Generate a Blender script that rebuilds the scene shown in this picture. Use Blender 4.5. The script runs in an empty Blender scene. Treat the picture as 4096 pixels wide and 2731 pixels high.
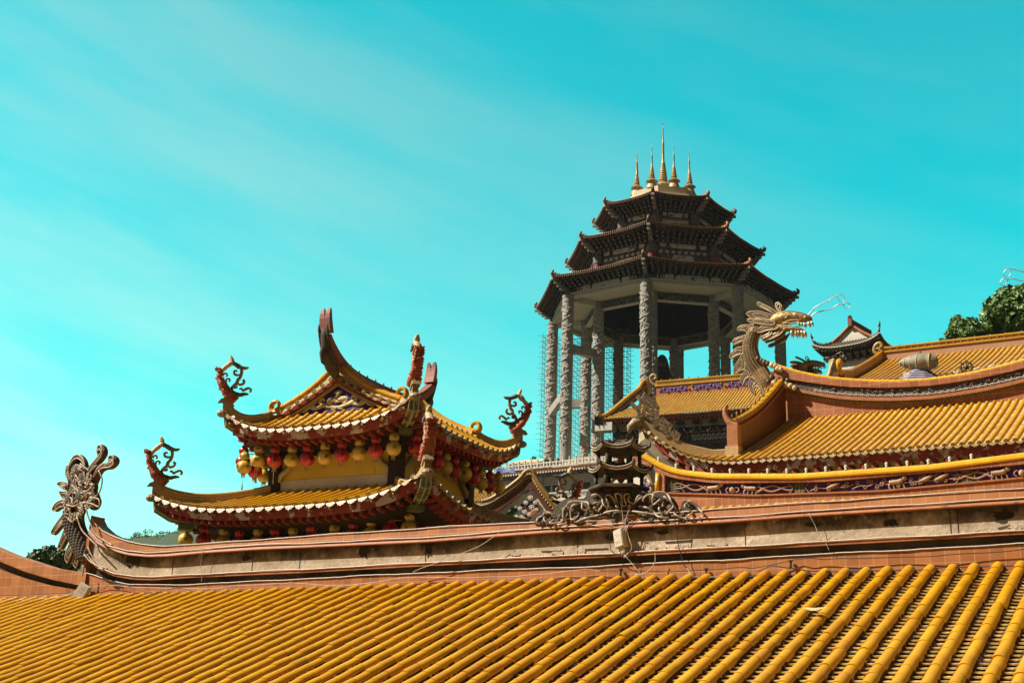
import bpy, math, random
from mathutils import Vector as V, Matrix
rnd = random.Random(7)
SC = bpy.context.scene
COL = SC.collection
sin, cos, pi = math.sin, math.cos, math.pi
# ---------------------------------------------------------------- camera
FPX, PITCH, ROLL = 5252.0, 0.2923, 0.0308
_fw = V((0, cos(PITCH), sin(PITCH))); _up = V((0, -sin(PITCH), cos(PITCH))); _rt = V((1, 0, 0))
CR = _rt * cos(ROLL) + _up * sin(ROLL)
CU = -_rt * sin(ROLL) + _up * cos(ROLL)
cam_d = bpy.data.cameras.new('camera'); cam = bpy.data.objects.new('camera', cam_d); COL.objects.link(cam)
cam_d.sensor_width = 36.0; cam_d.lens = FPX / 4096 * 36; cam_d.clip_start = 0.1; cam_d.clip_end = 20000
cam.matrix_world = Matrix(((CR.x, CU.x, -_fw.x, 0), (CR.y, CU.y, -_fw.y, 0), (CR.z, CU.z, -_fw.z, 0), (0, 0, 0, 1)))
SC.camera = cam
GZ = -6.0                                  # ground level of the courtyard below the camera terrace

def ray(px, py):
    return CR * ((px - 2048) / FPX) - CU * ((py - 1365.5) / FPX) + _fw

def at(px, py, y):
    r = ray(px, py); return r * (y / r.y)

class Frame:
    """vertical facade frame: t along the facade (to the right), q outwards (to the viewer), z up"""
    def __init__(s, o, th):
        s.o = V(o); s.th = th
        s.e = V((cos(th), -sin(th), 0)); s.n = V((-sin(th), -cos(th), 0)); s.u = V((0, 0, 1))
    def w(s, t, q=0.0, z=0.0):
        return s.o + s.e * t + s.n * q + s.u * z
    def hit(s, px, py, q=0.0):
        r = ray(px, py); o = s.o + s.n * q
        p = r * (o.dot(s.n) / r.dot(s.n)) - s.o
        return p.dot(s.e), p.z
    def loc(s, p):
        p = p - s.o; return p.dot(s.e), p.dot(s.n), p.z

# ---------------------------------------------------------------- objects
ORG = {}
def root(name, loc, label, cat, group=None):
    o = bpy.data.objects.new(name, None); COL.objects.link(o)
    o.location = loc; o.empty_display_size = .3
    o['label'] = label; o['category'] = cat
    if group: o['group'] = group
    ORG[o.name] = V(loc); return o

def tag(o, label=None, cat=None, group=None, kind=None):
    for k, v in (('label', label), ('category', cat), ('group', group), ('kind', kind)):
        if v: o[k] = v
    return o

class MB:
    def __init__(s):
        s.v = []; s.f = []; s.m = []; s.cur = 0
    def add(s, vs, fs):
        b = len(s.v); s.v.extend([V(x) for x in vs])
        for f in fs:
            s.f.append([i + b for i in f]); s.m.append(s.cur)
        return s
    def build(s, name, mat, parent=None, smooth=False, uv=None, angle=None):
        org = ORG.get(parent.name, V((0, 0, 0))) if parent else V((0, 0, 0))
        if not parent and s.v:
            lo = V([min(p[i] for p in s.v) for i in range(3)]); hi = V([max(p[i] for p in s.v) for i in range(3)])
            org = V(((lo.x + hi.x) / 2, (lo.y + hi.y) / 2, lo.z))
        me = bpy.data.meshes.new(name)
        me.from_pydata([tuple(p - org) for p in s.v], [], s.f)
        for m in (mat if isinstance(mat, (list, tuple)) else [mat]): me.materials.append(m)
        me.polygons.foreach_set('material_index', s.m)
        if uv:
            l = me.uv_layers.new(name='uv'); uvs = [uv(p) for p in s.v]
            li = [0] * len(me.loops); me.loops.foreach_get('vertex_index', li)
            flat = []
            for i in li: flat.extend(uvs[i])
            l.data.foreach_set('uv', flat)
        if smooth:
            me.polygons.foreach_set('use_smooth', [True] * len(me.polygons))
        me.update(); me.validate()
        if angle is not None and smooth:
            me.set_sharp_from_angle(angle=math.radians(angle))
        o = bpy.data.objects.new(name, me); COL.objects.link(o)
        if parent: o.parent = parent
        else: o.location = org
        ORG[o.name] = org
        return o
    # ---- primitives
    def box(s, c, hx, hy, hz, ax=V((1, 0, 0)), ay=V((0, 1, 0)), az=V((0, 0, 1))):
        vs = [V(c) + ax * (hx * a) + ay * (hy * b) + az * (hz * d) for d in (-1, 1) for b in (-1, 1) for a in (-1, 1)]
        return s.add(vs, [(0, 2, 3, 1), (4, 5, 7, 6), (0, 1, 5, 4), (2, 6, 7, 3), (0, 4, 6, 2), (1, 3, 7, 5)])
    def fbox(s, F, t0, t1, q0, q1, z0, z1):
        vs = [F.w(t, q, z) for z in (z0, z1) for q in (q0, q1) for t in (t0, t1)]
        return s.add(vs, [(0, 2, 3, 1), (4, 5, 7, 6), (0, 1, 5, 4), (2, 6, 7, 3), (0, 4, 6, 2), (1, 3, 7, 5)])
    def tube(s, pts, r, n=6, cap=True, flat=None):
        """tube along pts; r number or list; flat=(axis, k): squash along axis"""
        pts = [V(p) for p in pts]; N = len(pts)
        if N < 2: return s
        rs = r if isinstance(r, (list, tuple)) else [r] * N
        vs = []; up = None
        for i, p in enumerate(pts):
            d = (pts[min(i + 1, N - 1)] - pts[max(i - 1, 0)])
            if d.length < 1e-9: d = V((0, 0, 1))
            d.normalize()
            if up is None:
                up = d.orthogonal().normalized()
            up = (up - d * up.dot(d))
            if up.length < 1e-6: up = d.orthogonal()
            up.normalize(); sd = d.cross(up)
            for k in range(n):
                a = 2 * pi * k / n; off = (up * cos(a) + sd * sin(a)) * rs[i]
                if flat: off = off + flat[0] * (off.dot(flat[0]) * (flat[1] - 1))
                vs.append(p + off)
        fs = [(i * n + k, i * n + (k + 1) % n, (i + 1) * n + (k + 1) % n, (i + 1) * n + k) for i in range(N - 1) for k in range(n)]
        if cap:
            fs.append(tuple(range(n - 1, -1, -1))); fs.append(tuple((N - 1) * n + k for k in range(n)))
        return s.add(vs, fs)
    def lathe(s, o, prof, n=16, ax=V((1, 0, 0)), ay=V((0, 1, 0)), az=V((0, 0, 1)), cap=True):
        o = V(o); vs = []
        for r, z in prof:
            for k in range(n):
                a = 2 * pi * k / n; vs.append(o + ax * (r * cos(a)) + ay * (r * sin(a)) + az * z)
        N = len(prof)
        fs = [(i * n + k, i * n + (k + 1) % n, (i + 1) * n + (k + 1) % n, (i + 1) * n + k) for i in range(N - 1) for k in range(n)]
        if cap:
            fs.append(tuple(range(n - 1, -1, -1))); fs.append(tuple((N - 1) * n + k for k in range(n)))
        return s.add(vs, fs)
    def ball(s, c, r, nu=10, nv=6, sx=1, sy=1, sz=1):
        prof = [(max(r * sin(pi * i / nv), 1e-4), -r * cos(pi * i / nv) * sz) for i in range(nv + 1)]
        return s.lathe(c, prof, nu, V((sx, 0, 0)), V((0, sy, 0)))
    def strip(s, A, B):
        """quads between two equally long polylines"""
        n = len(A); vs = list(A) + list(B)
        return s.add(vs, [(i, i + 1, n + i + 1, n + i) for i in range(n - 1)])
    def grid(s, rows):
        n = len(rows[0]); vs = [p for r in rows for p in r]
        return s.add(vs, [(j * n + i, j * n + i + 1, (j + 1) * n + i + 1, (j + 1) * n + i) for j in range(len(rows) - 1) for i in range(n - 1)])
    def plate(s, poly, nrm, th):
        """flat polygon with thickness th along nrm (both ways th/2)"""
        n = len(poly); a = [V(p) + nrm * (th / 2) for p in poly]; b = [V(p) - nrm * (th / 2) for p in poly]
        fs = [tuple(range(n)), tuple(range(2 * n - 1, n - 1, -1))]
        fs += [(i, n + i, n + (i + 1) % n, (i + 1) % n) for i in range(n)]
        return s.add(a + b, fs)

def lerp(a, b, t): return a + (b - a) * t
def interp(x, xs, ys):
    if x <= xs[0]:
        k = (ys[1] - ys[0]) / (xs[1] - xs[0]) if len(xs) > 1 else 0; return ys[0] + k * (x - xs[0])
    if x >= xs[-1]:
        k = (ys[-1] - ys[-2]) / (xs[-1] - xs[-2]); return ys[-1] + k * (x - xs[-1])
    for i in range(len(xs) - 1):
        if xs[i] <= x <= xs[i + 1]:
            return lerp(ys[i], ys[i + 1], (x - xs[i]) / (xs[i + 1] - xs[i]))

def resample(pts, step):
    pts = [V(p) for p in pts]; L = [0]
    for a, b in zip(pts, pts[1:]): L.append(L[-1] + (b - a).length)
    n = max(1, round(L[-1] / step)); out = []; j = 0
    for i in range(n + 1):
        d = L[-1] * i / n
        while j < len(pts) - 2 and L[j + 1] < d: j += 1
        k = (d - L[j]) / max(L[j + 1] - L[j], 1e-9); out.append(pts[j].lerp(pts[j + 1], min(max(k, 0), 1)))
    return out

def spline(pts, k=6):
    """Catmull-Rom through pts (Vectors or tuples)"""
    P = [V(p) for p in pts]; out = []
    for i in range(len(P) - 1):
        a = P[max(i - 1, 0)]; b = P[i]; c = P[i + 1]; d = P[min(i + 2, len(P) - 1)]
        for j in range(k):
            t = j / k
            out.append(0.5 * ((2 * b) + (c - a) * t + (2 * a - 5 * b + 4 * c - d) * t * t + (3 * b - a - 3 * c + d) * t ** 3))
    out.append(P[-1]); return out

# ---------------------------------------------------------------- materials
ALB = .80
def _nodes(name):
    m = bpy.data.materials.new(name); m.use_nodes = True
    nt = m.node_tree; return m, nt, nt.nodes, nt.links, nt.nodes['Principled BSDF']

def _mix(N, L, fac, a, b, mode='MIX'):
    x = N.new('ShaderNodeMix'); x.data_type = 'RGBA'; x.blend_type = mode
    for sock, val in ((x.inputs[0], fac), (x.inputs[6], a), (x.inputs[7], b)):
        if hasattr(val, 'is_linked') or isinstance(val, bpy.types.NodeSocket): L.new(val, sock)
        elif isinstance(val, (int, float)): sock.default_value = val
        else: sock.default_value = (*val, 1)
    return x.outputs[2]

def _noise(N, L, scale, detail=4, vec=None, rough=.6):
    n = N.new('ShaderNodeTexNoise'); n.inputs['Scale'].default_value = scale; n.inputs['Detail'].default_value = detail
    n.inputs['Roughness'].default_value = rough
    if vec is not None: L.new(vec, n.inputs['Vector'])
    return n.outputs['Fac']

def _ramp(N, L, fac, p0, p1):
    r = N.new('ShaderNodeMapRange'); r.inputs['From Min'].default_value = p0; r.inputs['From Max'].default_value = p1
    L.new(fac, r.inputs['Value']); return r.outputs['Result']

def _math(N, L, op, a, b=None):
    m = N.new('ShaderNodeMath'); m.operation = op
    for i, v in enumerate((a, b)):
        if v is None: continue
        if isinstance(v, (int, float)): m.inputs[i].default_value = v
        else: L.new(v, m.inputs[i])
    return m.outputs[0]

def _scale(N, L, vec, s):
    m = N.new('ShaderNodeMapping'); m.inputs['Scale'].default_value = s; L.new(vec, m.inputs['Vector']); return m.outputs[0]

def pmat(name, c1, c2=None, scale=3.0, rough=.7, bump=.3, bscale=None, c3=None, s3=8.0, lo=.35, hi=.65, metal=0.0,
         th3=(.55, .65), island=0.0, grid=None, stretch=(1, 1, 1), bdist=.02, coat=0.0, spec=.4):
    """generic procedural surface: c1/c2 noise mix, optional peeling patches c3, optional tile grid (UV), bump"""
    m, nt, N, L, B = _nodes(name)
    c1 = [x * ALB for x in c1]; c2 = [x * ALB for x in c2] if c2 else None; c3 = [x * ALB for x in c3] if c3 is not None else None
    tc = N.new('ShaderNodeTexCoord'); vec = tc.outputs['Object']
    vs = _scale(N, L, vec, stretch)
    n1 = _noise(N, L, scale, 5, vs)
    col = _mix(N, L, _ramp(N, L, n1, lo, hi), c1, c2 or [x * .8 for x in c1])
    if island:
        g = N.new('ShaderNodeNewGeometry')
        k = _ramp(N, L, g.outputs['Random Per Island'], 0, 1)
        h = N.new('ShaderNodeHueSaturation'); L.new(col, h.inputs['Color'])
        mr = N.new('ShaderNodeMapRange'); L.new(g.outputs['Random Per Island'], mr.inputs['Value'])
        mr.inputs['To Min'].default_value = 1 - island; mr.inputs['To Max'].default_value = 1 + island * .5
        L.new(mr.outputs[0], h.inputs['Value'])
        w = N.new('ShaderNodeTexWhiteNoise'); w.noise_dimensions = '1D'; L.new(g.outputs['Random Per Island'], w.inputs['W'])
        mr2 = N.new('ShaderNodeMapRange'); L.new(w.outputs['Value'], mr2.inputs['Value'])
        mr2.inputs['To Min'].default_value = .5 - island * .05; mr2.inputs['To Max'].default_value = .5 + island * .03
        L.new(mr2.outputs[0], h.inputs['Hue'])
        col = h.outputs['Color']
    if c3 is not None:
        n3 = _noise(N, L, s3, 6, vs, .65)
        col = _mix(N, L, _ramp(N, L, n3, *th3), col, c3)
    hgt = _noise(N, L, bscale or scale * 6, 5, vec)
    if grid:
        gw, gh, mw, mc, off = grid
        br = N.new('ShaderNodeTexBrick'); L.new(tc.outputs['UV'], br.inputs['Vector'])
        br.inputs['Scale'].default_value = 1; br.inputs['Brick Width'].default_value = gw; br.inputs['Row Height'].default_value = gh
        br.inputs['Mortar Size'].default_value = mw; br.inputs['Mortar Smooth'].default_value = .2; br.offset = off
        br.inputs['Color1'].default_value = (1, 1, 1, 1); br.inputs['Color2'].default_value = (.72, .72, .72, 1)
        br.inputs['Bias'].default_value = -.2
        br.inputs['Mortar'].default_value = (1, 1, 1, 1)
        col = _mix(N, L, 1.0, col, br.outputs['Color'], 'MULTIPLY')
        col = _mix(N, L, br.outputs['Fac'], col, mc)
        hgt = _math(N, L, 'SUBTRACT', _math(N, L, 'MULTIPLY', hgt, .4), br.outputs['Fac'])
    L.new(col, B.inputs['Base Color'])
    B.inputs['Roughness'].default_value = rough; B.inputs['Metallic'].default_value = metal
    B.inputs['Specular IOR Level'].default_value = spec
    if coat: B.inputs['Coat Weight'].default_value = coat; B.inputs['Coat Roughness'].default_value = .15
    if bump:
        b = N.new('ShaderNodeBump'); b.inputs['Strength'].default_value = bump; b.inputs['Distance'].default_value = bdist
        L.new(hgt, b.inputs['Height']); L.new(b.outputs[0], B.inputs['Normal'])
    return m
# ---------------------------------------------------------------- palette
M = {}
M['tile'] = pmat('glazed_yellow_tile', (.68, .345, .004), (.58, .265, .004), 1.2, .36, .2, 40, island=.10, c3=(.35, .10, .006), s3=5, th3=(.68, .86), bdist=.006, spec=.3)
M['pan'] = pmat('yellow_pan_tile', (.84, .60, .22), (.66, .42, .12), 3, .5, .3, 40, island=.25, c3=(.12, .05, .015), s3=4, th3=(.55, .7))
M['tile_far'] = pmat('glazed_yellow_tile_far', (.60, .36, .05), (.50, .26, .03), .8, .35, .2, 12, island=.2)
M['pan_far'] = pmat('yellow_pan_far', (.50, .30, .06), (.38, .20, .035), 1, .5, .2, 12, island=.2)
M['mortar'] = pmat('dark_roof_mortar', (.075, .035, .015), (.03, .014, .008), 14, .95, .8, 60)
M['drip'] = pmat('gilded_drip_tile', (.40, .25, .07), (.27, .145, .03), 12, .38, .5, 60, c3=(.16, .07, .02), s3=25, th3=(.58, .68), bdist=.008)
M['terra'] = pmat('terracotta_tile', (.46, .165, .036), (.37, .12, .026), 2.5, .5, .25, 30, c3=(.2, .07, .03), s3=1.7, th3=(.6, .8), grid=(.2, .2, .0035, (.42, .25, .13), 0.0), bdist=.006)
M['terra_plain'] = pmat('terracotta_moulding', (.42, .15, .04), (.32, .10, .028), 5, .6, .3, 40, c3=(.1, .05, .03), s3=6, th3=(.58, .72))
M['cream'] = pmat('cream_paint', (.62, .52, .33), (.52, .42, .25), 2, .75, .2, 30)
M['red'] = pmat('red_paint', (.33, .045, .018), (.24, .03, .012), 4, .65, .3, 30)
M['redpeel'] = pmat('peeling_red_fascia', (.36, .055, .022), (.28, .04, .018), 3, .75, .5, 25, c3=(.62, .48, .40), s3=2.3, th3=(.535, .56), bdist=.01)
M['yellow_wall'] = pmat('yellow_plaster', (.95, .68, .10), (.84, .57, .075), .9, .85, .15, 30)
M['white_wall'] = pmat('white_plaster', (.78, .71, .58), (.66, .58, .46), 1.2, .85, .2, 20)
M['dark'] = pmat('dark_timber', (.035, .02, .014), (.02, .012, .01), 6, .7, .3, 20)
M['cord'] = pmat('rope_light_cord', (.72, .62, .52), (.55, .45, .36), 30, .35, .2, 80)
M['wire'] = pmat('black_wire', (.03, .025, .02), None, 30, .5, 0)
M['wirew'] = pmat('pale_wire', (.6, .5, .4), None, 30, .5, 0)
M['green'] = pmat('green_stucco', (.11, .13, .035), (.2, .2, .07), 4, .7, .3, 25)
M['greenedge'] = pmat('pale_green_trim', (.55, .52, .28), (.4, .38, .2), 6, .7, .3, 30)
M['gold'] = pmat('weathered_gold', (.15, .085, .03), (.07, .038, .014), 12, .45, .5, 50, metal=.3, c3=(.1, .055, .02), s3=18, th3=(.56, .7))
M['goldedge'] = pmat('pale_gold_edge', (.80, .64, .42), (.6, .44, .24), 15, .4, .3, 60, metal=.3)
M['darkorn'] = pmat('blackened_ornament', (.045, .033, .022), (.12, .09, .06), 7, .8, .8, 40)
M['hipcap'] = pmat('buff_ridge_capping', (.52, .35, .13), (.40, .25, .08), 6, .5, .3, 30)
M['edgewire'] = pmat('old_rope_light', (.55, .45, .34), (.3, .22, .15), 12, .5, .3, 60)
M['ceram'] = pmat('ceramic_mosaic', (.40, .29, .16), (.28, .18, .09), 14, .45, .7, 30)
M['brown'] = pmat('reddish_mosaic', (.26, .07, .03), (.17, .05, .025), 12, .5, .6, 40)
M['orange'] = pmat('orange_mosaic', (.52, .12, .035), (.36, .07, .025), 14, .5, .8, 34, bdist=.03)
M['creamorn'] = pmat('cream_mosaic', (.66, .52, .28), (.5, .36, .16), 12, .5, .8, 30, bdist=.03)
M['bluegrey'] = pmat('bluegrey_mosaic', (.16, .17, .15), (.09, .09, .08), 12, .5, .8, 30, bdist=.03)
M['purple'] = pmat('purple_panel', (.10, .04, .30), (.04, .015, .13), 5, .6, .3, 30, c3=(.33, .28, .42), s3=4, th3=(.6, .78))
M['purple_flat'] = pmat('purple_gable', (.045, .012, .16), (.03, .008, .12), 3, .6, .1, 30)

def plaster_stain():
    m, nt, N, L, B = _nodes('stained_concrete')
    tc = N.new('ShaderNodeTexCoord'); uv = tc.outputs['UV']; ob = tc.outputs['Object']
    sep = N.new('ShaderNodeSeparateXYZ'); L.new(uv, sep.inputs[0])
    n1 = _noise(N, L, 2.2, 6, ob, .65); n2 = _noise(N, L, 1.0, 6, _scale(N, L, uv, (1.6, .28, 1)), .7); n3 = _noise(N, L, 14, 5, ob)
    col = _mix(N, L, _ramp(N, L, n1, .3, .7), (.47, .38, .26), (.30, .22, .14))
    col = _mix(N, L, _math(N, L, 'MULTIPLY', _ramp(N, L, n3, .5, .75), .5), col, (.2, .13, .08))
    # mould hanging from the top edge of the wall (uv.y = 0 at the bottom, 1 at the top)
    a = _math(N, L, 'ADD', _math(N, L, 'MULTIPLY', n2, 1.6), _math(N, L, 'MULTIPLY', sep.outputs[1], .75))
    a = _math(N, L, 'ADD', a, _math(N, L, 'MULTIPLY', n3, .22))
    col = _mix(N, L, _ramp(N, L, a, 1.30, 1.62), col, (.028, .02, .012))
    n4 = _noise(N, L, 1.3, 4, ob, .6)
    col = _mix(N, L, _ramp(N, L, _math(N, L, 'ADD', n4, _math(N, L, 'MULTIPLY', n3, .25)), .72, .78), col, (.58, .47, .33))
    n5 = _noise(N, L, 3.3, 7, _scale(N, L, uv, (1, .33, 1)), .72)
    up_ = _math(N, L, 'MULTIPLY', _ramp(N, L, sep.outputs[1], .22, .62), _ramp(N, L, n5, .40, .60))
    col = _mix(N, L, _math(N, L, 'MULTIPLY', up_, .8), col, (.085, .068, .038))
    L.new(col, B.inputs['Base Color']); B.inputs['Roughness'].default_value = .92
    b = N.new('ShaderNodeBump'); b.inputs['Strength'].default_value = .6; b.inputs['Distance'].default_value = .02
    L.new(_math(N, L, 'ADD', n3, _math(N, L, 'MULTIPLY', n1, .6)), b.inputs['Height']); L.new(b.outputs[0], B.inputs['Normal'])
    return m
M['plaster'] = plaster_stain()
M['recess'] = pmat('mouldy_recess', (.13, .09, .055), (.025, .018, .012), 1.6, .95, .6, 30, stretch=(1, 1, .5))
# ================================================================ front hall (foreground roof)
H = Frame((.2438, 21.7568, 2.491), .5252)
HS = .3625                                  # roof slope
hall = root('front_hall', H.w(-3, 3, -9), 'wide foreground temple hall roof of yellow barrel tiles under a long stained ridge wall', 'temple hall')
T0, T1 = -47, 34

def slope_tiles(name_b, name_p, parent, rows, pitch_side, r, blen, plen, mats, nrm, n=7, jitter=1.0, mortar=None, pan_seg=4, eave=False):
    """rows: list of polylines from the top to the eave.  barrels on the rows, stepped pans between neighbouring rows."""
    mb = MB(); mp = MB(); mm = MB()
    for ri, row in enumerate(rows):
        P = resample(row, blen)
        for i in range(len(P) - 1):
            a, b = P[i], P[i + 1]; d = (b - a).normalized(); sd = pitch_side - d * pitch_side.dot(d); sd.normalize(); up = sd.cross(d)
            if up.z < 0: up = -up
            j = rnd.gauss(0, .006) * jitter; js = rnd.gauss(0, .004) * jitter
            a2 = a + up * j * .5 + sd * js; b2 = b + d * blen * .12 + up * j + sd * js
            vs = []
            for p, rr in ((a2, r * .955), (b2, r * 1.02)):
                for k in range(n + 1):
                    t = pi * k / n; vs.append(p + sd * (-cos(t) * rr) + up * (sin(t) * rr))
            c0 = [b2 - d * .002 + sd * (-cos(pi * k / n) * r * .8) + up * (sin(pi * k / n) * r * .8) for k in range(n + 1)]
            vs += c0
            fs = [(k, k + 1, n + 2 + k, n + 1 + k) for k in range(n)] + [(n + 1 + k, n + 2 + k, 2 * n + 3 + k, 2 * n + 2 + k) for k in range(n)]
            mb.add(vs, fs)
        if mortar:
            # ragged mortar bedding squeezed out along both feet of the barrels
            Q = resample(row, .035)
            for sg in (-1, 1):
                top = []; bot = []
                for i, p in enumerate(Q):
                    d = (Q[min(i + 1, len(Q) - 1)] - Q[max(i - 1, 0)]).normalized(); sd = pitch_side - d * pitch_side.dot(d); sd.normalize()
                    up = sd.cross(d); up = up if up.z > 0 else -up
                    w = abs(rnd.gauss(.022, .020)); w = min(w, .062)
                    top.append(p + sd * (sg * r * .93) + up * .018); bot.append(p + sd * (sg * (r * .95 + w)) - up * (.032 + rnd.random() * .012))
                mm.strip(top, bot)
    for A, Bw in zip(rows, rows[1:]):
        n_ = max(2, round(sum((V(b) - V(a)).length for a, b in zip(A, A[1:])) / plen))
        L_ = sum((V(b) - V(a)).length for a, b in zip(A, A[1:])); 
        PA = resample(A, L_ / n_); L2 = sum((V(b) - V(a)).length for a, b in zip(Bw, Bw[1:])); PB = resample(Bw, L2 / n_)
        m = min(len(PA), len(PB))
        for i in range(m - 1):
            th = .046
            d = (PA[i + 1] - PA[i]).normalized(); up = nrm
            q = []
            jj = rnd.gauss(0, .003) * jitter; fr_ = d * plen * .30
            for (pa, pb, lift) in ((PA[i], PB[i], -.034), (PA[i + 1] + fr_, PB[i + 1] + fr_, -.03 + th + jj), (PA[i + 1] + fr_, PB[i + 1] + fr_, -.03 + th + jj - .018), (PA[i + 1] - d * plen * .35, PB[i + 1] - d * plen * .35, -.03 + th + jj - .026)):
                for k in range(pan_seg + 1):
                    u = k / pan_seg; sag = -.028 * (1 - (2 * u - 1) ** 2)
                    q.append(pa.lerp(pb, u) + up * (lift + sag))
            g = pan_seg + 1
            mp.add(q, [(j * g + k, j * g + k + 1, (j + 1) * g + k + 1, (j + 1) * g + k) for j in range(3) for k in range(pan_seg)])
    ob = mb.build(name_b, mats[0], parent, smooth=True, angle=50)
    op = mp.build(name_p, mats[1], parent)
    om = mm.build('mortar', mortar, parent) if mortar else None
    return ob, op, om

def hall_pt(i, w):
    return H.w(.3 * i, w * cos(HS), -w * sin(HS))
_rows = []
for i in range(T0, T1):
    _rows.append([hall_pt(i, -.02 + rnd.gauss(0, .01)) - V((0, 0, .082)), hall_pt(i, 3.5) - V((0, 0, .082)), hall_pt(i, 7.2) - V((0, 0, .082))])
_hn = H.n * sin(HS) + V((0, 0, 1)) * cos(HS)
slope_tiles('barrel_tiles', 'pan_tiles', hall, _rows, H.e, .083, .30, .15, (M['tile'], M['pan']), _hn, mortar=M['mortar'])

# --- ridge lines, measured on the ridge plane
def hl(q, pts):
    o = sorted(H.hit(x, y, q) for x, y in pts)
    return [a for a, b in o], [b for a, b in o]
_L5 = [(362, 2057), (378, 2093), (408, 2123), (459, 2149), (510, 2167), (561, 2177), (663, 2185), (800, 2177), (1250, 2144), (1709, 2113), (2130, 2089), (2900, 2035), (3196, 2015), (3522, 1992), (3808, 1974), (4096, 1954)]
_L4 = [(356, 2118), (390, 2158), (434, 2182), (510, 2205), (587, 2213), (663, 2210), (816, 2195), (1020, 2182), (1250, 2173), (1710, 2151), (2150, 2117), (2455, 2096), (2900, 2070), (3196, 2049), (3655, 2020), (4096, 1992)]
_L4b = [(352, 2133), (385, 2172), (434, 2197), (510, 2219), (587, 2226), (663, 2224), (816, 2210), (1020, 2197), (1250, 2187), (1710, 2166), (2150, 2132), (2455, 2112), (2900, 2087), (3196, 2065), (3655, 2037), (4096, 2010)]
_L3 = [(345, 2215), (388, 2264), (459, 2294), (536, 2307), (612, 2309), (765, 2299), (1020, 2287), (1200, 2279), (1710, 2251), (2373, 2218), (2900, 2190), (3196, 2173), (3655, 2148), (4096, 2122)]
_L3b = [(345, 2226), (388, 2273), (459, 2304), (536, 2317), (612, 2319), (765, 2309), (1020, 2298), (1200, 2290), (1710, 2262), (2373, 2230), (2900, 2202), (3196, 2186), (3655, 2161), (4096, 2135)]
_L1 = [(345, 2290), (378, 2299), (434, 2322), (510, 2338), (612, 2341), (765, 2338), (1020, 2327), (1200, 2317), (1710, 2292), (2400, 2266), (2900, 2240), (3196, 2224), (3655, 2199), (4096, 2177)]
_q = dict(L5=.045, L4=.06, L4b=.085, L3=.05, L3b=.05, L1=.0)
_ln = {k: hl(_q[k], v) for k, v in (('L5', _L5), ('L4', _L4), ('L4b', _L4b), ('L3', _L3), ('L3b', _L3b), ('L1', _L1))}
_tl = _ln['L5'][0][0] + .02; _tr = 10.6
TS = [lerp(_tl, _tr, i / 150) if i > 24 else lerp(_tl, lerp(_tl, _tr, 24 / 150), (i / 24.0)) for i in range(151)]
def zl(k, t): return interp(t, *_ln[k])
def hcurve(k, q, dz=0): return [H.w(t, q, zl(k, t) + dz) for t in TS]
def hzone(name, mat, rows, parent=hall, uvk=None):
    """rows: list of (line key, q, dz)"""
    mb = MB(); R = [hcurve(*r) for r in rows]; mb.grid(R)
    n = len(TS)
    def uv(p):
        t, q, z = H.loc(p); return (t, z)
    if uvk:
        def uv(p):
            t, q, z = H.loc(p); a = zl(uvk[0], t); b = zl(uvk[1], t); return (t, (z - a) / max(b - a, .01))
    # end caps
    mb.add([r[0] for r in R], [tuple(range(len(R)))])
    return mb.build(name, mat, parent, uv=uv)
_tw = MB()
_tw.grid([[H.w(t, 0, zl('L1', t)) for t in TS], [H.w(t, 0, -.25) for t in TS]])
_tw.build('tile_wall', M['terra'], hall, uv=lambda p: (H.loc(p)[0], H.loc(p)[2] - .01))
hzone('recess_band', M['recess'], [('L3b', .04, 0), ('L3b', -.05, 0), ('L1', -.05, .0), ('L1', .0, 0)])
hzone('lower_moulding', M['terra_plain'], [('L3', -.02, .018), ('L3', .05, 0), ('L3b', .05, 0), ('L3b', -.03, 0)])
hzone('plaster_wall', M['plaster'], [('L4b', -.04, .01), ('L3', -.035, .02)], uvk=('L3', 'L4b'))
hzone('upper_moulding', M['terra_plain'], [('L4', .05, 0), ('L4b', .085, .012), ('L4b', .085, 0), ('L4b', -.06, 0)])
_cap = hzone('ridge_cap', M['terra'], [('L5', -.3, .0), ('L5', .03, .012), ('L5', .045, 0), ('L4', .06, 0)])
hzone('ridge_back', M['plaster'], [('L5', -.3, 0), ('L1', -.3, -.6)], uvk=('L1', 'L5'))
# shapes of their own on the old plaster: black drips, flaked patches, slits and joints
M['mould'] = pmat('black_mould', (.022, .017, .011), (.05, .04, .025), 9, .95, .5, 40)
M['flake'] = pmat('bare_pale_plaster', (.62, .51, .36), (.46, .36, .24), 6, .95, .9, 30, bdist=.03)
def hwall(px, py, q=-.03): t, z = H.hit(px, py, q); return H.w(t, q, z)
def blob(px, py, w, h, n=18, jag=.3, drip=False):
    P = []
    for i in range(n):
        a = 2 * pi * i / n; r = 1 + rnd.uniform(-jag, jag); x, y = cos(a) * r, sin(a) * r
        if drip: y = (y if y > 0 else y * (.55 + .45 * abs(sin(3 * a + px))))
        P.append((px + x * w, py - y * h))
    return P
for px, py, w, h in ((1458, 2196, 20, 30), (1470, 2178, 32, 14), (1716, 2186, 13, 40), (1712, 2168, 30, 12), (1800, 2158, 24, 14), (1870, 2152, 44, 12), (985, 2228, 18, 14), (520, 2248, 14, 22), (548, 2244, 10, 18), (2440, 2148, 16, 14), (3560, 2090, 30, 14), (4010, 2062, 40, 24), (3250, 2098, 34, 10), (2650, 2128, 26, 9)):
    mb = MB(); mb.plate([hwall(*p) for p in blob(px, py, w, h, 22, .34)], H.n, .004); mb.build('mould_stain', M['mould'], hall)
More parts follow.
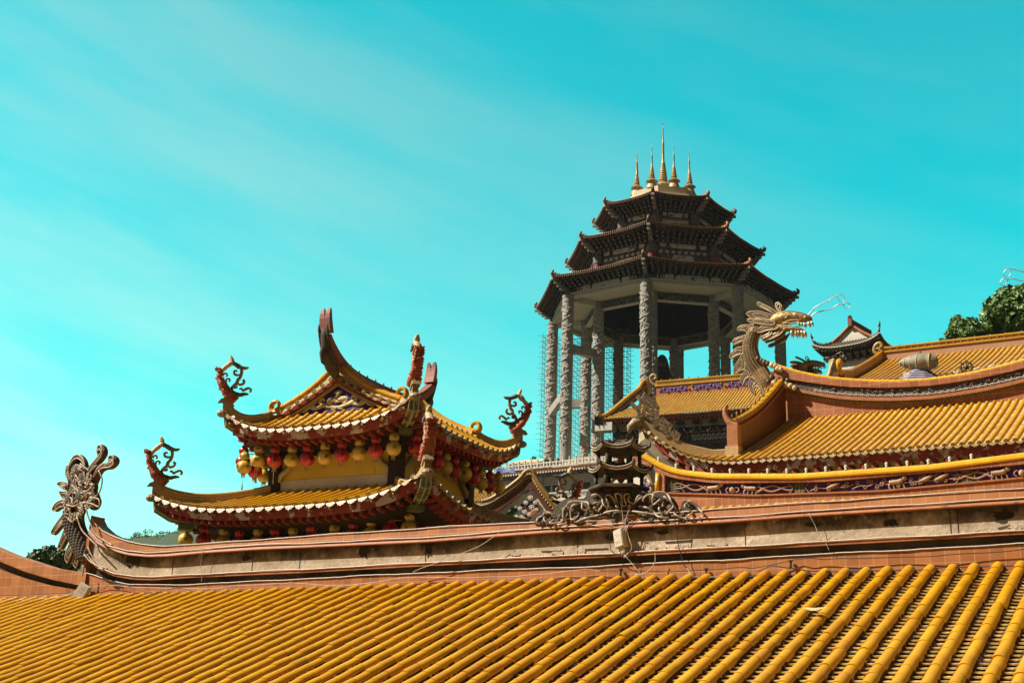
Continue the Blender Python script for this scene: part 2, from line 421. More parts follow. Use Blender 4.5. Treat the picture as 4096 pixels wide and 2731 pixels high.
for px, py, w, h in ((2185, 2218, 30, 8), (2230, 2208, 22, 14), (2325, 2206, 16, 22), (2420, 2214, 34, 9), (2490, 2200, 14, 16), (2620, 2192, 44, 12), (2730, 2186, 26, 10), (3320, 2158, 34, 11), (2060, 2214, 20, 7), (3950, 2118, 60, 8), (4060, 2108, 24, 10), (2870, 2176, 40, 6)):
    mb = MB(); mb.plate([hwall(*p) for p in blob(px, py, w, h, 16, .32)], H.n, .014); mb.build('flaked_patch', M['flake'], hall)
for x0, y0, x1, y1, th in ((2165, 2204, 2250, 2202, .012), (2340, 2196, 2432, 2192, .012), (2660, 2168, 2766, 2160, .016), (2620, 2200, 2632, 2192, .03), (3306, 2152, 3318, 2166, .012), (3990, 2112, 4040, 2098, .01)):
    mb = MB(); a, b = hwall(x0, y0, -.026), hwall(x1, y1, -.026); d = (b - a).normalized(); mb.box((a + b) / 2, (b - a).length / 2, th / 2, .004, d, d.cross(H.n), H.n); mb.build('crack', M['mould'], hall)
for px in (690, 1010, 1200, 1702, 2310, 2980, 3800, 3830):
    i = min(range(len(_L4b) - 1), key=lambda k: abs(_L4b[k][0] - px)); t = H.hit(px, _L4b[i][1] + 40, -.03)[0]
    mb = MB(); mb.fbox(H, t - .004, t + .004, -.05, -.029, zl('L3', t) + .03, zl('L4b', t)); mb.build('wall_joint', M['mould'], hall)
# rope lights laid along the mouldings
def cord(name, k, q, dz, r, label, sag=.006):
    mb = MB(); pts = []
    ph = rnd.random() * 9
    n = 260
    for i in range(n + 1):
        t = lerp(TS[0] + .02, TS[-1], (i / n) ** 1.3); w = sin(t * 2.3 + ph) * sag + sin(t * 5.1 + ph * 2) * sag * .6 + rnd.gauss(0, .0012)
        pts.append(H.w(t, q + abs(w) * .5, zl(k, t) + dz + w))
    mb.tube(pts, r, 6)
    return tag(mb.build(name, M['cord'], None, smooth=True), label, 'rope light', 'rope lights along the front ridge')
cord('rope_light', 'L5', .055, .010, .009, 'pale rope light running along the very top edge of the front ridge')
cord('rope_light', 'L4', .074, .010, .009, 'pale rope light under the terracotta cap of the front ridge, second from the top')
cord('rope_light', 'L3', .06, .010, .010, 'pale rope light lying on the ledge below the stained plaster band')
cord('rope_light', 'L1', .012, .010, .009, 'lowest pale rope light, just above the terracotta tile wall of the front ridge')

# --- lower side ridge at the far left end
_S5 = [(-200, 2120), (-90, 2160), (0, 2200), (51, 2220), (102, 2236), (204, 2269), (280, 2282), (345, 2292)]
_S4 = [(-200, 2150), (-90, 2193), (0, 2236), (102, 2277), (204, 2307), (306, 2328), (345, 2335)]
_S4b = [(-200, 2158), (-90, 2201), (0, 2245), (102, 2286), (204, 2316), (306, 2337), (345, 2344)]
_S1 = [(-200, 2186), (-90, 2230), (0, 2277), (102, 2312), (204, 2340), (300, 2356), (345, 2362)]
for k, q, v in (('S5', .045, _S5), ('S4', .06, _S4), ('S4b', .07, _S4b), ('S1', 0., _S1)): _ln[k] = hl(q, v)
_ts = TS; TS = [lerp(_ln['S5'][0][0], _ln['S5'][0][-1], i / 40) for i in range(41)]
_mb = MB(); _mb.grid([[H.w(t, 0, zl('S1', t)) for t in TS], [H.w(t, 0, -.25) for t in TS]])
_mb.build('side_tile_wall', M['terra'], hall, uv=lambda p: (H.loc(p)[0], H.loc(p)[2] - .01))
hzone('side_recess', M['recess'], [('S4b', .06, 0), ('S4b', -.05, 0), ('S1', -.05, 0), ('S1', 0, 0)])
hzone('side_ridge_cap', M['terra'], [('S5', -.3, 0), ('S5', .03, .01), ('S5', .045, 0), ('S4', .055, 0), ('S4', .07, 0), ('S4b', .07, 0), ('S4b', -.06, 0)])
TS = _ts
# walls and back slope below the roof, down to the courtyard
_mb = MB()
_mb.fbox(H, T0 * .3, T1 * .3, -6.0, 5.6, -8.49, -2.2)
_mb.build('wall', M['cream'], hall)
_mb = MB()
_mb.add([H.w(T0 * .3, 0, -.1), H.w(T1 * .3, 0, -.1), H.w(T1 * .3, -7, -2.75), H.w(T0 * .3, -7, -2.75)], [(0, 1, 2, 3)])
_mb.add([H.w(T0 * .3, 0, -.16), H.w(T1 * .3, 0, -.16), H.w(T1 * .3, 6.7, -2.75), H.w(T0 * .3, 6.7, -2.75)], [(0, 1, 2, 3)])
_mb.build('roof_deck', M['pan_far'], hall)
# ================================================================ tiled eaves (shared by the temples)
def row_barrel(mb, pts, sd0, r, step, n=6, cap=True):
    P = resample(pts, step)
    for i in range(len(P) - 1):
        a, b = P[i], P[i + 1]; d = (b - a).normalized(); sd = sd0 - d * sd0.dot(d); sd.normalize(); up = sd.cross(d)
        if up.z < 0: up = -up
        b2 = b + d * step * .06; vs = []
        for p, rr in ((a, r * .93), (b2, r * 1.03), (b2, r * .8)):
            for k in range(n + 1):
                t = pi * k / n; vs.append(p - sd * (cos(t) * rr) + up * (sin(t) * rr))
        mb.add(vs, [(j * (n + 1) + k, j * (n + 1) + k + 1, (j + 1) * (n + 1) + k + 1, (j + 1) * (n + 1) + k) for j in range(2) for k in range(n)])

def drip_disc(mb, p, d, sd, up, r):
    """round end tile: rim, sunken face and a boss"""
    prof = [(r, -.03), (r, .012), (r * .8, .012), (r * .74, .002), (r * .5, .004), (r * .42, .014), (r * .12, .016)]
    mb.lathe(p, prof, 10, sd, up, d)

def drip_plate(mb, p, d, sd, w, h):
    """hanging scalloped lip between two barrels"""
    pr = [(-.5, 0), (-.5, -.3), (-.38, -.42), (-.3, -.75), (-.12, -.8), (0, -1), (.12, -.8), (.3, -.75), (.38, -.42), (.5, -.3), (.5, 0)]
    dn = (V((0, 0, -1)) + d * .45).normalized()
    nr = sd.cross(dn).normalized()
    mb.plate([p + sd * (a * w) + dn * (-b * h) for a, b in pr], nr, .018)
    mb.tube([p + sd * (w * .3 * cos(k)) + dn * (h * (.42 + .22 * sin(k))) + d * .012 for k in [i * pi / 4 for i in range(9)]], .007, 4, False)

class Side:
    """one eave of a tiled roof: F frame, ts sampled from the left to the right, out(t), Z(t,q), qin(t)"""
    def __init__(s, F, tl, tr, out, Z, qin):
        s.F, s.tl, s.tr, s.out, s.Z, s.qin = F, tl, tr, out, Z, qin
    def p(s, t, q, dz=0): return s.F.w(t, q, s.Z(t, q) + dz)
    def edge(s, n=48, dq=0, dz=0):
        r = []
        for i in range(n + 1):
            t = lerp(s.tl, s.tr, i / n); o = s.out(t); r.append(s.F.w(t * (1 + 0), o + dq, s.Z(t, o) + dz))
        return r

def tile_side(S, pitch, r, step, bar, pan, dr, pstep=.16, discs=True, t0=None, t1=None, qn=8, phase=.5):
    n = int((S.tr - S.tl) / pitch); m0 = (S.tr + S.tl) / 2 - n * pitch / 2
    ts = [m0 + (i + phase - .5) * pitch for i in range(n + 1)]
    ts = [t for t in ts if S.tl + r < t < S.tr - r and (t0 is None or t > t0) and (t1 is None or t < t1)]
    for t in ts:
        a, b = S.qin(t), S.out(t)
        if b - a < .06: continue
        pts = [S.p(t, lerp(a, b, i / qn), .0) for i in range(qn + 1)]
        row_barrel(bar, pts, S.F.e, r, step)
        d = (pts[-1] - pts[-2]).normalized(); up = S.F.e.cross(d); up = up if up.z > 0 else -up
        if discs:
            drip_disc(dr, pts[-1] + up * r * .35 + d * .02, d, S.F.e, up, r * 1.12)
    tt = ts + ([ts[-1] + pitch] if ts else [])
    for t in tt:
        c = t - pitch / 2
        if not (S.tl < c < S.tr): continue
        a, b = S.qin(c), S.out(c)
        if b - a < .05: continue
        k = max(1, round((b - a) / pstep))
        for i in range(k):
            qa, qb = lerp(a, b, i / k), lerp(a, b, (i + 1) / k)
            cl = max(S.tl, c - pitch / 2); cr = min(S.tr, c + pitch / 2)
            vs = []
            for q, dz in ((qa, -.005), (qb, .022), (qb, -.012)):
                for tx, s_ in ((cl, 0), (lerp(cl, cr, .5), -.02), (cr, 0)): vs.append(S.F.w(tx, q, S.Z(tx, min(q, S.out(tx))) + dz + s_))
            pan.add(vs, [(0, 1, 4, 3), (1, 2, 5, 4), (3, 4, 7, 6), (4, 5, 8, 7)])
        if discs:
            p0 = S.p(c, b, -.0); d = (p0 - S.p(c, b - .1)).normalized()
            sdv = (S.p(min(c + .05, S.tr), S.out(min(c + .05, S.tr))) - S.p(max(c - .05, S.tl), S.out(max(c - .05, S.tl)))).normalized()
            drip_plate(dr, p0 + d * .02, d, sdv, pitch * .86, pitch * .42)

def fascia_board(mb, S, h, th=.06, dz=-.04, lean=.3, n=60):
    """board under the drip tiles"""
    A = S.edge(n, -.05, dz); B = S.edge(n, -.05 - h * lean, dz - h); C = S.edge(n, -.05 - h * lean - th, dz - h); D = S.edge(n, -.05 - th, dz)
    mb.grid([D, A, B, C])

def rafter_ends(mb, S, h, dz, lean, spacing, w, hh, L):
    n = max(1, int((S.tr - S.tl) / spacing))
    for i in range(n):
        t = lerp(S.tl, S.tr, (i + .5) / n); o = S.out(t); z = S.Z(t, o) + dz - h - hh / 2
        q1 = o - .08 - h * lean; F = S.F
        sl = -.10
        vs = [F.w(t + a * w / 2, q1 - b * L, z + b * L * sl + c * hh / 2) for c in (-1, 1) for b in (0, 1) for a in (-1, 1)]
        mb.add(vs, [(0, 1, 3, 2), (4, 6, 7, 5), (0, 4, 5, 1), (2, 3, 7, 6), (0, 2, 6, 4), (1, 5, 7, 3)])

def soffit(mb, S, h, dz, lean, q_wall, z_wall, n=40):
    A = S.edge(n, -.06 - h * lean, dz - h + .01)
    B = [S.F.w(max(-abs(q_wall) if S.tl < 0 else S.tl, min(lerp(S.tl, S.tr, i / n), abs(q_wall) if S.tl < 0 else S.tr)), q_wall, z_wall) for i in range(n + 1)]
    mb.strip(A, B)
# ================================================================ two-tier pavilion with lanterns
PV = Frame((-3.909, 38, 0), .4728)
pav = root('pavilion', PV.w(0, 0, GZ), 'yellow walled two-tier pavilion with upswept corners and gourd lanterns under its eaves', 'pavilion')
PSIDES = [Frame(PV.o, PV.th - k * pi / 2) for k in range(4)]     # left face, right face, back, far left
# corners: (side0 left, side0 right/side1 left, ...)
def make_sides(S, z0, o, us, qin, zin, p=3.6, pw=.85):
    out = []
    for k in range(4):
        ul, ur = us[k], us[(k + 1) % 4]
        T = S + o
        def K(t, S=S): return min(1, abs(t) / (S + o)) ** p
        def outf(t): return S + o * K(t)
        def Z(t, q, ul=ul, ur=ur):
            # the upturn depends on the larger of t and q so that the sides meet on the hips
            ob = outf(t); w = max(0, min(1.0, (q - qin) / (ob - qin)))
            base = zin + (z0 - zin) * w ** pw
            u = ul if t < 0 else ur
            return base + u * K(t) * w ** 2
        out.append(Side(PSIDES[k], -T, T, outf, Z, lambda t: max(qin, abs(t))))
    return out
UP = make_sides(3.2, 7.98, .0, [.72, .66, .70, .7], 2.2, 8.62)
LOW = make_sides(4.4, 5.58, .0, [.55, .72, .8, .7], 2.1, 6.45)
# traced corner ornament in the plane of the left upper corner (r outwards, z up), relative to the corner tip
_dl = PV.n - PV.e; _dl.normalize()
DL = Frame(PV.o, math.atan2(-_dl.y, _dl.x))
_rt0, _zt0 = 3.2 * 2 ** .5, 7.98 + .72
def orn(pts): 
    r = []
    for x, y in pts:
        t, z = DL.hit(840 + x / 2.24, 1380 + y / 2.24); r.append((t - _rt0, z - _zt0))
    return r
ORN = {
 'stem': ('orange', [(215, 520), (165, 460), (130, 410), (103, 350), (88, 290), (95, 240), (72, 217), (54, 200)], [62, 60, 56, 48, 40, 36, 22, 8], 1.5),
 'cream': ('creamorn', [(105, 240), (130, 212), (165, 185), (200, 160)], [24, 32, 34, 30], 1.6),
 'knob': ('creamorn', [(200, 170), (196, 140), (188, 118), (182, 98)], [30, 30, 26, 10], 1.4),
 'back': ('bluegrey', [(200, 165), (235, 182), (262, 200), (300, 212), (325, 212), (348, 206)], [28, 32, 34, 24, 24, 6], 1.5),
 'scroll_a': ('ceram', [(282, 222), (282, 260), (270, 295), (248, 320), (238, 350), (205, 375), (195, 400)], [24, 24, 24, 26, 28, 22, 18], .9),
 'scroll_b': ('ceram', [(270, 272), (240, 275), (218, 262), (218, 240), (236, 236), (240, 246)], [14, 18, 18, 16, 14, 10], .8),
 'scroll_c': ('ceram', [(242, 340), (262, 360), (292, 355), (308, 335), (300, 320), (290, 328)], [14, 18, 20, 18, 16, 10], .8),
 'scroll_d': ('brown', [(205, 365), (215, 385), (238, 385), (238, 372)], [14, 16, 16, 10], .8),
 'cloud': ('darkorn', [(192, 385), (200, 420), (235, 445), (270, 452), (305, 445), (346, 446)], [16, 22, 30, 28, 26, 8], 1.6),
 'scroll_e': ('ceram', [(262, 402), (278, 394), (296, 412), (318, 402), (345, 392), (366, 405), (362, 424), (350, 418)], [10, 16, 20, 20, 18, 18, 14, 8], .8),
 'scroll_f': ('ceram', [(118, 280), (125, 262), (148, 262), (154, 280), (140, 286)], [12, 14, 14, 12, 8], .8),
 'scroll_g': ('ceram', [(205, 440), (165, 385), (143, 345), (148, 312), (174, 310), (176, 328), (164, 330)], [16, 16, 16, 14, 14, 12, 8], .8),
 'inner_edge': ('ceram', [(250, 490), (205, 440), (160, 380), (130, 330), (120, 290)], [26, 24, 18, 12, 8], 1.3),
}
ORN = {k: (m, orn(p), [x / 2.24 / 138 for x in w], fl) for k, (m, p, w, fl) in ORN.items()}
_leaf = orn([(70, 520), (95, 492), (130, 486), (165, 495), (200, 530), (215, 560), (170, 562), (140, 530), (110, 518)])
def corner_ornament(parent, base, d, scale=1.0):
    """base: tip of the corner, d: horizontal outward direction of the corner"""
    sd = V((0, 0, 1)).cross(d); res = None; groups = {}
    for k, (m, pts, w, fl) in ORN.items():
        P = spline([base + d * (r * scale) + V((0, 0, z * scale)) for r, z in pts], 5)
        W = [interp(i / 5, list(range(len(w))), w) * .5 * scale for i in range(len(P))]
        W = [x * 1.25 * (1 + .16 * rnd.uniform(-1, 1)) for x in W]
        mb = groups.setdefault(m, MB()); mb.tube(P, W, 8, flat=(sd, fl))
    for m, mb in groups.items():
        if m == 'orange':
            # scaly lumps on the stem
            P = spline([base + d * r + V((0, 0, z)) for r, z in ORN['stem'][1]], 6)
            for p in P[4:-6]:
                for _ in range(3):
                    mb.ball(p + sd * rnd.uniform(-.13, .13) + d * rnd.uniform(-.03, .09), rnd.uniform(.03, .05), 6, 4)
    main = groups['orange'].build('corner_ornament', M['orange'], parent, smooth=True)
    for m, mb in groups.items():
        if m != 'orange':
            mb.build({'creamorn': 'crest', 'bluegrey': 'spine', 'ceram': 'scrollwork', 'brown': 'curl', 'darkorn': 'cloud'}[m], M[m], parent, smooth=True)
    mb = MB(); mb.plate([base + d * r + V((0, 0, z)) for r, z in _leaf], sd, .22)
    mb.ball(base + d * .0 + V((0, 0, -.12)), .16, 10, 6, 1, 1, .7)
    mb.build('shell_leaf', M['ceram'], parent, smooth=False)

M['brick'] = pmat('small_brick_ridge', (.42, .22, .08), (.32, .15, .05), 3, .7, .4, 40, grid=(.05, .08, .006, (.62, .48, .2), 0.0), bdist=.01)
M['brickred'] = pmat('small_red_brick', (.27, .05, .03), (.2, .035, .02), 3, .6, .4, 40, grid=(.07, .055, .004, (.36, .2, .14), .5), bdist=.01)

def hip_ridge(parent, P, h, w, name='hip_ridge', capmat='tile', brick='brick', capr=None):
    """raised ridge along P: brick flanks and a rounded cap"""
    hs = h if isinstance(h, list) else [h] * len(P)
    mb = MB(); L = [0]
    for a, b in zip(P, P[1:]): L.append(L[-1] + (b - a).length)
    sides = []
    for i, p in enumerate(P):
        d = P[min(i + 1, len(P) - 1)] - P[max(i - 1, 0)]; d.z = 0
        sd = V((0, 0, 1)).cross(d.normalized()); sides.append(sd)
    A = [p - s * w - V((0, 0, .12)) for p, s in zip(P, sides)]; B = [p - s * w * .85 + V((0, 0, x)) for p, s, x in zip(P, sides, hs)]
    C = [p + s * w * .85 + V((0, 0, x)) for p, s, x in zip(P, sides, hs)]; D = [p + s * w - V((0, 0, .12)) for p, s in zip(P, sides)]
    mb.grid([A, B]); mb.grid([C, D])
    mb.add([A[0], B[0], C[0], D[0]], [(0, 1, 2, 3)]); mb.add([A[-1], B[-1], C[-1], D[-1]], [(3, 2, 1, 0)])
    n = len(P); idx = {}
    org = P[0]
    def uv(v):
        j = min(range(n), key=lambda i: (P[i].x - v.x) ** 2 + (P[i].y - v.y) ** 2); return (L[j], v.z - P[j].z)
    o = mb.build(name, M[brick], parent, uv=uv)
    mb = MB(); cr = capr or w * 1.05
    Q = resample([p + V((0, 0, x)) for p, x in zip(P, hs)], .16)
    for a, b in zip(Q, Q[1:]):
        mb.tube([a, b + (b - a) * .05], [cr * .93, cr * 1.03], 8, True, flat=(V((0, 0, 1)), .75))
    mb.build('ridge_cap_tile', M[capmat], o, smooth=True, angle=50)
    return o

def pav_roof(name, SD, S, qin, zin, h, pitch, zwall, qwall, corners=(0, 1, 2, 3)):
    bar, pan, dr, fa, ra, so_ = MB(), MB(), MB(), MB(), MB(), MB()
    for k, s in enumerate(SD):
        tile_side(s, pitch, .062, .22, bar, pan, dr, .15)
        fascia_board(fa, s, h)
        rafter_ends(ra, s, h, -.04, .3, .26, .1, .1, .28)
        soffit(so_, s, h, -.04, .3, qwall, zwall)
    roof = pan.build(name, M['pan'], pav)
    bar.build('barrel_tiles', M['tile'], roof, smooth=True, angle=50); dr.build('drip_tiles', M['drip'], roof)
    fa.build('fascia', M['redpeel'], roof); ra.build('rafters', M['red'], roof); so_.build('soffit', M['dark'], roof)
    # fixings for bulbs along the fascia
    fx = MB()
    for s in SD[:2]:
        n = int((s.tr - s.tl) / .62)
        for i in range(n):
            t = lerp(s.tl, s.tr, (i + .5) / n); o = s.out(t); p = s.p(t, o - .08, -.04 - h * .5); fx.lathe(p, [(.05, -.02), (.055, .03), (.02, .04), (.035, .09), (.03, .12), (.001, .125)], 8, s.F.e, V((0, 0, 1)), s.F.n)
    fx.build('bulb_sockets', M['drip'], roof, smooth=True, angle=40)['kind'] = 'stuff'
    for c in corners:
        s = SD[c]; T = s.tl
        # hip from the inner corner to the tip at the left end of side c
        P = []
        for i in range(25):
            w = i / 24; q = lerp(qin, S, w); t = -q; P.append(s.F.w(t, q, s.Z(t, q) + .02))
        d = (P[-1] - P[0]); d.z = 0; d.normalize()
        tip = P[-1].copy()
        P2 = [p + V((0, 0, .10 * (i / 24) ** 3)) for i, p in enumerate(P)]
        hip_ridge(roof, P2, [.18 + .05 * (i / 24) for i in range(25)], .085, capmat='hipcap', capr=.065)
        corner_ornament(roof, tip, d)
        # hip beam below the corner, a box with pale edging
        mb = MB(); ed = MB(); sdv = V((0, 0, 1)).cross(d)
        bs = [(tip + d * -.08 + V((0, 0, -.16)), .12, .05), (tip + d * -.12 + V((0, 0, -.38)), .14, .12), (tip + d * -.55 + V((0, 0, -.60)), .14, .13), (tip + d * -1.3 + V((0, 0, -.74)), .13, .11)]
        sec = []
        for p, w, hh in bs:
            sec.append([p + sdv * w + V((0, 0, hh)), p + sdv * w - V((0, 0, hh * .6)), p - V((0, 0, hh)), p - sdv * w - V((0, 0, hh * .6)), p - sdv * w + V((0, 0, hh))])
        vs = [x for q in sec for x in q]
        mb.add(vs, [(i * 5 + k, i * 5 + (k + 1) % 5, (i + 1) * 5 + (k + 1) % 5, (i + 1) * 5 + k) for i in range(3) for k in range(5)] + [(0, 1, 2, 3, 4), (19, 18, 17, 16, 15)])
        for k in (1, 2, 3): ed.tube([q[k] for q in sec], .022, 5)
        for q in sec[:3]: ed.tube([q[1], q[2], q[3]], .022, 5)
        o = mb.build('corner_beam', M['green'], roof); ed.build('beam_edging', M['greenedge'], roof)
        mb = MB(); mb.box(tip + d * -1.0 + V((0, 0, -.86)), .2, .18, .07, d, sdv); mb.build('beam_bracket', M['green'], roof)
    return roof
up_roof = pav_roof('upper_roof', UP, 3.2, 2.2, 8.62, .25, .31, 7.55, 2.02)
lo_roof = pav_roof('lower_roof', LOW, 4.4, 2.1, 6.45, .25, .32, 5.15, 2.6, corners=(0, 1, 2, 3))

# --- gable roof on top: ridge along q (towards the viewer), slopes to both sides
GT = 1.8                                    # half width of the gable
def gz(t, lift=0):
    a = 1 - abs(t) / GT; return 8.62 + (9.56 - 8.62) * (max(a, 0) ** 1.18 + min(a, 0) * .6) + lift
def rz(q):                                   # top line of the main ridge (saddle with high ends)
    a = min(abs(q) / 2.9, 1.1); return 9.95 + .05 * a + 1.12 * max(0, a - .12) ** 3.2
# slopes: rows running down the sides (left and right faces)
bar, pan = MB(), MB()
for sg, F in ((1, PSIDES[1]), (-1, PSIDES[3])):
    S_ = Side(F, -2.15, 2.15, lambda t: 2.25, lambda t, q: 8.62 + (9.62 - 8.62) * (1 - min(1, max(0, q - .02) / 2.25)) ** 1.18, lambda t: .04)
    tile_side(S_, .31, .062, .22, bar, pan, MB(), .15, discs=False)
top = pan.build('gable_roof', M['pan'], pav); bar.build('barrel_tiles', M['tile'], top, smooth=True, angle=50)
for F in (PSIDES[0], PSIDES[2]):
    # gable field, frame and carved scrollwork
    mb = MB(); mb.add([F.w(-GT, 2.12, 8.55), F.w(GT, 2.12, 8.55)] + [F.w(t, 2.12, gz(t, -.05)) for t in (GT * .6, GT * .3, 0, -GT * .3, -GT * .6)], [tuple(range(7))])
    gab = mb.build('gable_field', M['purple_flat'], pav)
    mb = MB()
    for sg in (-1, 1):
        P = [F.w(sg * GT * 1.05 * (1 - i / 12), 2.18, gz(GT * (1 - i / 12), -.12)) for i in range(13)]
        mb.tube(P, .055, 6)
    mb.build('gable_frame', M['drip'], gab)
    mb = MB()
    for sg in (-1, 1):
        P = [[F.w(sg * GT * 1.14 * (1 - i / 12), q, gz(GT * (1 - i / 12) * 1.03, dz)) for i in range(13)] for q, dz in ((2.12, -.08), (2.26, -.08), (2.28, .03))]
        mb.grid(P)
    mb.build('bargeboard', M['red'], gab)
    # verge: drip tiles, brick course and capping tile climbing to the apex
    brk = MB(); br2 = MB()
    for sg in (-1, 1):
        dr = MB()
        pts = [F.w(sg * GT * 1.18 * (1 - i / 20), 2.30, gz(GT * 1.05 * (1 - i / 20), .02)) for i in range(21)]
        R = resample(pts, .155)
        for i, p in enumerate(R[:-1]):
            d = (R[i + 1] - p).normalized(); up = F.n.cross(d); up = up if up.z > 0 else -up
            if i % 2 == 0:
                drip_disc(dr, p + up * .03 + F.n * .04, F.n, d, up, .068); br2.lathe(p + up * .03, [(.06, -.25), (.06, .02)], 8, d, up, F.n)
            else: drip_plate(dr, p + F.n * .02, F.n, d, .25, .10)
        dr.build('verge_drip_tiles', M['drip'], gab)
        # brick band with a height growing to the apex, then a cap
        H_ = [.16 + .34 * (i / 20) ** 4 for i in range(21)]
        A = [p + V((0, 0, .06)) - F.n * .05 for p in pts]; B = [p + V((0, 0, .06 + h)) - F.n * .10 for p, h in zip(pts, H_)]
        brk.grid([A, B])
        A2 = [p - F.n * .3 for p in A]; B2 = [p - F.n * .22 for p in B]; brk.grid([B, B2]); brk.grid([B2, A2])
    br2.build('verge_tile_ends', M['pan'], gab, smooth=True, angle=40)
    brk.build('verge_brick', M['brick'], gab, uv=lambda p, F=F: (F.loc(p)[0], F.loc(p)[2]))
    for sg in (-1, 1):
        mb = MB()
        pts = [F.w(sg * (GT * 1.18) * (1 - i / 20), 2.16, gz(GT * 1.05 * (1 - i / 20), .12 + .34 * (i / 20) ** 4 + .12)) for i in range(21)]
        for a, b in zip(resample(pts[:19], .3), resample(pts[:19], .3)[1:]): mb.tube([a, b + (b - a) * .04], [.105, .12], 10, flat=(V((0, 0, 1)), .8))
        c = pts[0] + V((0, 0, .06)); e = F.e * sg
        mb.tube([c + e * (.16 * cos(a) * (1 - a / 14)) + V((0, 0, .12 + .16 * sin(a) * (1 - a / 14) - .04)) for a in [-2.4 + i * .45 for i in range(15)]], [.075] * 6 + [.065 - .003 * i for i in range(9)], 8, flat=(F.n, 1.5))
        mb.build('descending_ridge', M['tile'], gab, smooth=True, angle=50)
    # carved cloud scrolls on the purple field
    mb = MB()
    def sc(pts, w):
        P = spline([F.w(x, 2.13, z) for x, z in pts], 5); W = [interp(i / 5, list(range(len(w))), w) for i in range(len(P))]; mb.tube(P, W, 6, flat=(F.n, .5))
    for sg in (-1, 1):
        sc([(0, 8.75), (sg * .25, 8.80), (sg * .5, 8.88), (sg * .62, 8.98), (sg * .52, 9.06), (sg * .44, 8.99)], [.04, .06, .07, .06, .05, .03])
        sc([(sg * .45, 8.86), (sg * .75, 8.80), (sg * .95, 8.86), (sg * 1.05, 8.78), (sg * 1.2, 8.72), (sg * 1.38, 8.74)], [.05, .07, .06, .05, .03, .012])
        sc([(sg * .75, 8.82), (sg * .86, 8.93), (sg * .78, 8.99), (sg * .72, 8.94)], [.05, .05, .04, .02])
        sc([(sg * .95, 8.82), (sg * 1.08, 8.86), (sg * 1.1, 8.8)], [.03, .04, .02])
        sc([(0, 8.98), (sg * .16, 9.0), (sg * .3, 8.98), (sg * .28, 8.9), (sg * .16, 8.9)], [.09, .09, .07, .05, .03])
        sc([(0, 8.78), (sg * .1, 8.72), (sg * .2, 8.72)], [.05, .04, .02])
    sc([(0, 8.9), (0, 9.06), (0, 9.18), (0, 9.27)], [.10, .07, .06, .03]); sc([(-.12, 9.2), (0, 9.22), (.12, 9.2)], [.03, .06, .03])
    mb.build('carved_scrolls', M['creamorn'], gab, smooth=True)
# --- main ridge with swallow-tail ends
RQ = [lerp(-2.95, 2.95, i / 60) for i in range(61)]
PR = [(q, rz(q) - .17) for q in RQ]
def rframe(i):
    q0, z0 = PR[max(i - 1, 0)]; q1, z1 = PR[min(i + 1, len(PR) - 1)]; dq, dz = q1 - q0, z1 - z0; l = math.hypot(dq, dz); return (-dz / l, dq / l)
mb = MB(); rings = []
for i, (q, z) in enumerate(PR):
    nq, nz = rframe(i); a = abs(q) / 2.95; w = .11 + .05 * a ** 2; th = .17 - .05 * a ** 2
    def P_(x, k): return PV.w(x, q + nq * k, z + nz * k)
    rings.append([P_(-w, -th), P_(-w * 1.15, th - .06), P_(-w * .85, th), P_(w * .85, th), P_(w * 1.15, th - .06), P_(w, -th)])
n = 6
mb.add([x for r in rings for x in r], [(i * n + k, i * n + (k + 1) % n, (i + 1) * n + (k + 1) % n, (i + 1) * n + k) for i in range(60) for k in range(n)] + [tuple(range(6)), tuple(range(len(rings) * n - 1, len(rings) * n - 7, -1))])
rid = mb.build('main_ridge', M['brickred'], pav, uv=lambda p: (PV.loc(p)[1] + PV.loc(p)[2] * .6, PV.loc(p)[2] + PV.loc(p)[0]))
mb = MB(); A = [PV.w(-.1, q, rz(q) - .25) for q in RQ[14:47]]; B = [PV.w(-.1, q, 9.5) for q in RQ[14:47]]; C = [PV.w(.1, q, rz(q) - .25) for q in RQ[14:47]]; D = [PV.w(.1, q, 9.5) for q in RQ[14:47]]
mb.grid([A, B]); mb.grid([D, C]); mb.build('ridge_openwork', M['dark'], rid)
for sg in (-1, 1):
    for s2 in (-1, 1):     # two prongs of the swallow tail
        mb = MB(); ring = []
        for k, (z, q, x0, x1, hq) in enumerate(((10.75, 2.90, .0, .18, .10), (10.95, 2.95, .0, .175, .085), (11.13, 2.985, .0, .17, .075), (11.27, 2.995, .02, .165, .06), (11.38, 2.985, .05, .155, .045), (11.45, 2.965, .08, .14, .02))):
            ring += [PV.w(s2 * x, sg * (q + y), z) for x, y in ((x0, -hq), (x1, -hq), (x1, hq), (x0, hq))]
        mb.add(ring, [(i * 4 + k, i * 4 + (k + 1) % 4, (i + 1) * 4 + (k + 1) % 4, (i + 1) * 4 + k) for i in range(5) for k in range(4)] + [(0, 1, 2, 3), (23, 22, 21, 20)])
        mb.build('swallow_tail', M['brickred'], rid, uv=lambda p: (PV.loc(p)[0] + PV.loc(p)[1], PV.loc(p)[2]))
    mb = MB()              # weathered dragon-fish mask under the tail
    mb.tube([PV.w(0, sg * q, z) for q, z in ((2.30, 9.62), (2.55, 9.85), (2.76, 10.15), (2.90, 10.4), (2.99, 10.65), (3.04, 10.85))], [.12, .2, .2, .16, .14, .10], 8, flat=(PV.n, .7))
    mb.tube([PV.w(0, sg * q, z) for q, z in ((2.6, 9.9), (2.86, 9.98), (3.02, 10.14), (3.08, 10.34))], [.14, .16, .1, .02], 7)
    for s2 in (-1, 1): mb.tube([PV.w(s2 * .14, sg * q, z) for q, z in ((2.65, 9.9), (2.84, 10.2), (2.98, 10.5), (3.08, 10.8), (3.11, 10.95))], [.035, .04, .04, .04, .01], 6)
    mb.build('ridge_mask', M['darkorn'], rid, smooth=True)
mb = MB()                  # little figures along the ridge
